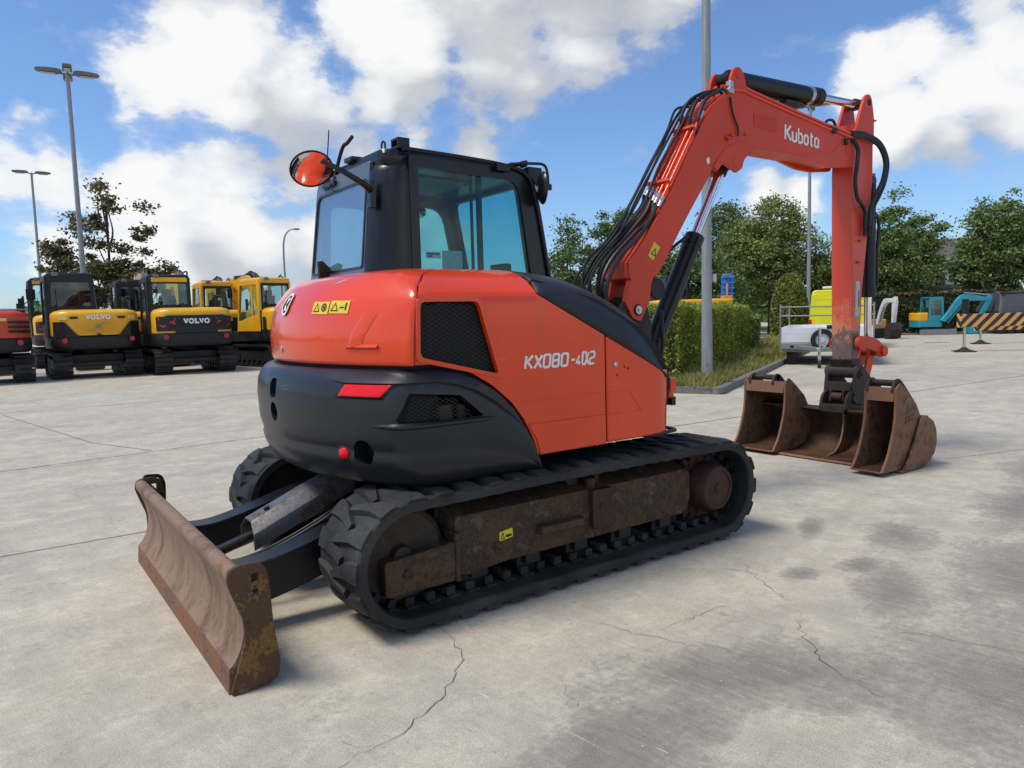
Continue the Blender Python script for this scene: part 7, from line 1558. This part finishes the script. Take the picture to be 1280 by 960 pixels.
# small white excavator and small teal excavator
def mini(name_label, loc, rz, kind):
    t = thing('excavator', name_label, 'excavator', loc, rz)
    for y in (-.62, .62): build('crawler_track', (lambda mb: (setattr(mb, 'v', [(yy, x, z) for x, yy, z in mb.v]), mb)[1])(loop_track(y - .16, y + .16, -.95, .95, .48, 30)), 'steel_track', t, smooth=0)
    mb = M(); mb.bx(-.5, .5, -.5, .5, .2, .5); build('centre_frame', mb, 'machine_black', t, bevel=.02); return t
t = mini('small white-armed digger with an orange hood and no cab, parked by the brown hedge', (32.75, 14.85, 0), math.atan2(-.85, -.52), 'w'); t.scale = (.9, .9, .9)
mb = M(); mb.xy(rpoly([(-.95, -.6), (.3, -.6), (.3, .6), (-.95, .6)], .2, 4), .5, 1.02); build('engine_hood', mb, 'machine_orange', t, bevel=.05)
mb = M(); mb.bx(-.4, -.1, -.25, .25, 1.0, 1.12); mb.bx(-.5, -.38, -.25, .25, 1.05, 1.45); build('seat', mb, 'machine_black', t, bevel=.04); mb = M(); mb.cyl((-.55, .3, 1.0), (-.55, .3, 1.45), .09, 10); build('beacon', mb, 'machine_orange', t)
mb = M(); mb.xz(smoothpath([(.35, .75), (.60, 1.45), (.95, 2.0), (1.25, 2.12), (1.9, 2.08)], 4) + smoothpath([(1.95, 1.90), (1.3, 1.88), (1.05, 1.75), (.78, 1.35), (.52, .70)], 4), -.11, .11); bo = build('boom', mb, 'machine_white', t, bevel=.02)
mb = M(); mb.xz([(1.80, 2.15), (2.0, 2.2), (2.08, 1.9), (1.88, .72), (1.74, .72), (1.76, 1.85)], -.09, .09); build('arm', mb, 'machine_white', t, bevel=.02)
mb = M(); mb.xz(rpoly([(1.70, .85), (1.98, .85), (2.15, .5), (1.95, .05), (1.55, .0), (1.5, .4)], .05, 3), -.32, .32); build('bucket', mb, 'dark_iron', t, bevel=.01)
mb = M(); mb.xz([(1.05, .05), (1.13, .05), (1.1, .40), (1.02, .42)], -.78, .78); build('dozer_blade', mb, 'machine_black', t); mb = M(); mb.cyl((.55, 0, .9), (.95, 0, 1.7), .06, 10); build('boom_cylinder', mb, 'galvanised', bo)
t = mini('small teal digger with framed cab and yellow tail, behind the striped barrier', (37.5, 14.45, 0), math.atan2(-.60, .80), 't'); t.scale = (.77, .77, .77)
mb = M(); mb.xy(rpoly([(-1.05, -.72), (.55, -.72), (.55, .72), (-1.05, .72)], .2, 4), .52, .92); build('deck', mb, 'machine_teal', t, bevel=.03)
mb = M(); mb.xy(rpoly([(-1.08, -.68), (-.35, -.68), (-.35, .68), (-1.08, .68)], .2, 4), .92, 1.50); build('engine_hood', mb, 'machine_yellow', t, bevel=.08, seg=3)
c = bpy.data.objects.new('cab', None); COL.objects.link(c); c.parent = t
mb = M(); o = rpoly([(-.40, .9), (.62, .9), (.55, 2.48), (-.36, 2.48)], [.02, .02, .1, .1], 4); i_ = rpoly([(-.28, 1.15), (.50, 1.15), (.44, 2.34), (-.24, 2.34)], .1, 4)
for y in (-.70, .42): mb.ring([(x, y, z) for x, z in o], [(x, y, z) for x, z in i_], (0, .06, 0))
mb.bx(-.36, .55, -.68, .46, 2.46, 2.54); mb.bx(-.38, .60, -.64, .40, .9, 1.12); mb.bx(-.30, .52, -.715, -.70, .95, 1.30); build('cab_frame', mb, 'machine_teal', c, bevel=.01)
mb = M(); mb.bx(-.28, .48, -.675, -.665, 1.15, 2.34); mb.bx(-.28, .48, .445, .455, 1.15, 2.34); build('side_window', mb, 'far_glass', c, smooth=0); mb = M(); mb.bx(-.2, .2, -.4, .2, 1.1, 1.3); mb.bx(-.25, -.1, -.4, .2, 1.3, 1.85); build('seat', mb, 'cab_inside', c, bevel=.05)
mb = M(); yb_ = -.85; mb.xz(smoothpath([(.25, .95), (.75, 1.55), (1.30, 2.35), (1.75, 2.66), (2.3, 2.62), (3.55, 2.36)], 4) + smoothpath([(3.55, 2.16), (2.3, 2.22), (1.85, 2.20), (1.55, 1.95), (1.0, 1.30), (.55, .85)], 4), yb_ - .12, yb_ + .12); bo = build('boom', mb, 'machine_teal', t, bevel=.02)
mb = M(); mb.xz([(3.40, 2.62), (3.62, 2.58), (3.62, 2.2), (2.65, .35), (2.45, .40), (3.10, 2.0)], yb_ - .10, yb_ + .10); build('arm', mb, 'machine_teal', t, bevel=.02)
mb = M(); mb.xz(rpoly([(2.35, .62), (2.70, .55), (2.75, .2), (2.5, .0), (2.15, .05), (2.2, .4)], .05, 3), yb_ - .3, yb_ + .3); build('bucket', mb, 'machine_teal', t, bevel=.01)
mb = M(); mb.cyl((1.8, yb_, 2.76), (3.45, yb_, 2.58), .055, 10); build('arm_cylinder', mb, 'galvanised', bo); mb = M(); mb.cyl((.75, yb_, .80), (1.72, yb_, 1.95), .06, 10); build('boom_cylinder', mb, 'machine_teal', bo)
mb = M(); mb.xz([(1.2, .02), (1.3, .02), (1.3, .42), (1.2, .42)], -.9, .9); mb.bx(-1.1, 1.3, -1.0, -.9, .02, .38); build('dozer_blade', mb, 'grey_steel', t)
# covered skip at the right edge
t = thing('skip', 'dark ribbed container with sloping grey sheet behind the barriers', 'container', (39.3, 12.6, 0), math.atan2(-.62, .78)); plain('tarpaulin', (.055, .058, .068), .6)
mb = M(); mb.yz(rpoly([(-.9, .25), (1.1, .25), (1.1, 1.15), (-.9, 1.15)], .1, 3), 0, 5.5); bd = build('body', mb, 'machine_black', t, bevel=.02)
mb = M()
for i in range(14): mb.bx(.1 + i * .4, .2 + i * .4, -.98, -.9, .12, 1.1); mb.cyl((.15 + i * .4, -1.05, .16), (.45 + i * .4, -1.05, .16), .16, 12)
build('rib', mb, 'machine_black', bd, bevel=.01)
mb = M(); mb.grid([[(x, y, z + .03 * math.sin(x * 7 + y * 4)) for x in np.linspace(.2 + .5 * (z - 1.1), 5.5, 24)] for y, z in ((-.93, .3), (-.93, 1.12), (-.6, 1.6), (-.2, 2.0), (.4, 2.15), (1.1, 2.1), (1.12, 1.1), (1.12, .3))]); mb.prism([(.25, -.92, .3), (.25, -.92, 1.12), (.45, -.6, 1.58), (.65, -.2, 1.98), (.75, .4, 2.12), (.72, 1.1, 2.08), (.25, 1.1, .3)], (.02, 0, 0)); build('cover_sheet', mb, 'tarpaulin', t, solid=.01, smooth=60)
mb = M(); mb.tube([(.8, -.2, 2.06), (3, -.2, 2.06), (5.5, -.2, 2.06)], .035, 8); mb.bx(.75, .85, -.3, -.1, 1.9, 2.12); build('cover_bar', mb, 'dark_iron', t)
# house
worn('roof_tile', [(.09, .075, .065), (.14, .12, .11), (.19, .17, .155)], .85, 0, 9); worn('brick_wall', [(.20, .12, .085), (.26, .16, .12), (.17, .10, .075)], .85, 0, 12)
t = thing('house', 'house with dark tiled roof and white framed dormer glimpsed between the trees', 'house', (61.5, 25.0, 0), math.atan2(.85, .52) + PI)
mb = M(); mb.bx(-3.5, 3.5, -4, 4, 0, 3.0); mb.prism([(-3.5, -4, 3.0), (3.5, -4, 3.0), (0, -4, 6.6)], (0, 8, 0)); build('wall', mb, 'brick_wall', t, smooth=0)
mb = M()
for s in (-1, 1): mb.prism([(s * 3.9, -4.3, 2.72), (0, -4.3, 6.75), (0, -4.3, 6.95), (s * 4.0, -4.3, 2.85)], (0, 8.6, 0))
rf_ = build('roof', mb, 'roof_tile', t, smooth=0)
mb = M(); mb.bx(-.4, .4, -1.2, -.4, 6.2, 7.6); build('chimney', mb, 'brick_wall', rf_)
mb = M(); mb.bx(2.0, 3.6, -1.6, .9, 3.2, 5.0); dm = build('dormer', mb, 'tarpaulin', t)
mb = M(); mb.bx(3.6, 3.75, -1.8, 1.1, 3.1, 3.25); mb.bx(3.6, 3.75, -1.8, -1.6, 3.25, 5.0); mb.bx(3.6, 3.75, .9, 1.1, 3.25, 5.0); mb.bx(3.55, 3.85, -1.9, 1.2, 4.95, 5.15); wf = build('window_frame', mb, 'white_print', dm)
mb = M(); mb.bx(3.61, 3.64, -1.6, .9, 3.25, 4.95); build('pane', mb, 'dark_glass', wf, smooth=0)
# drain in the yard
t = thing('drain_cover', 'small dark drain slot set in the concrete in front of the teal digger', 'drain', (29.0, 10.2, .004), R(-50)); mb = M(); mb.bx(-.45, .45, -.08, .08, 0, .004)
build('frame', mb, 'dark_iron', t, smooth=0)
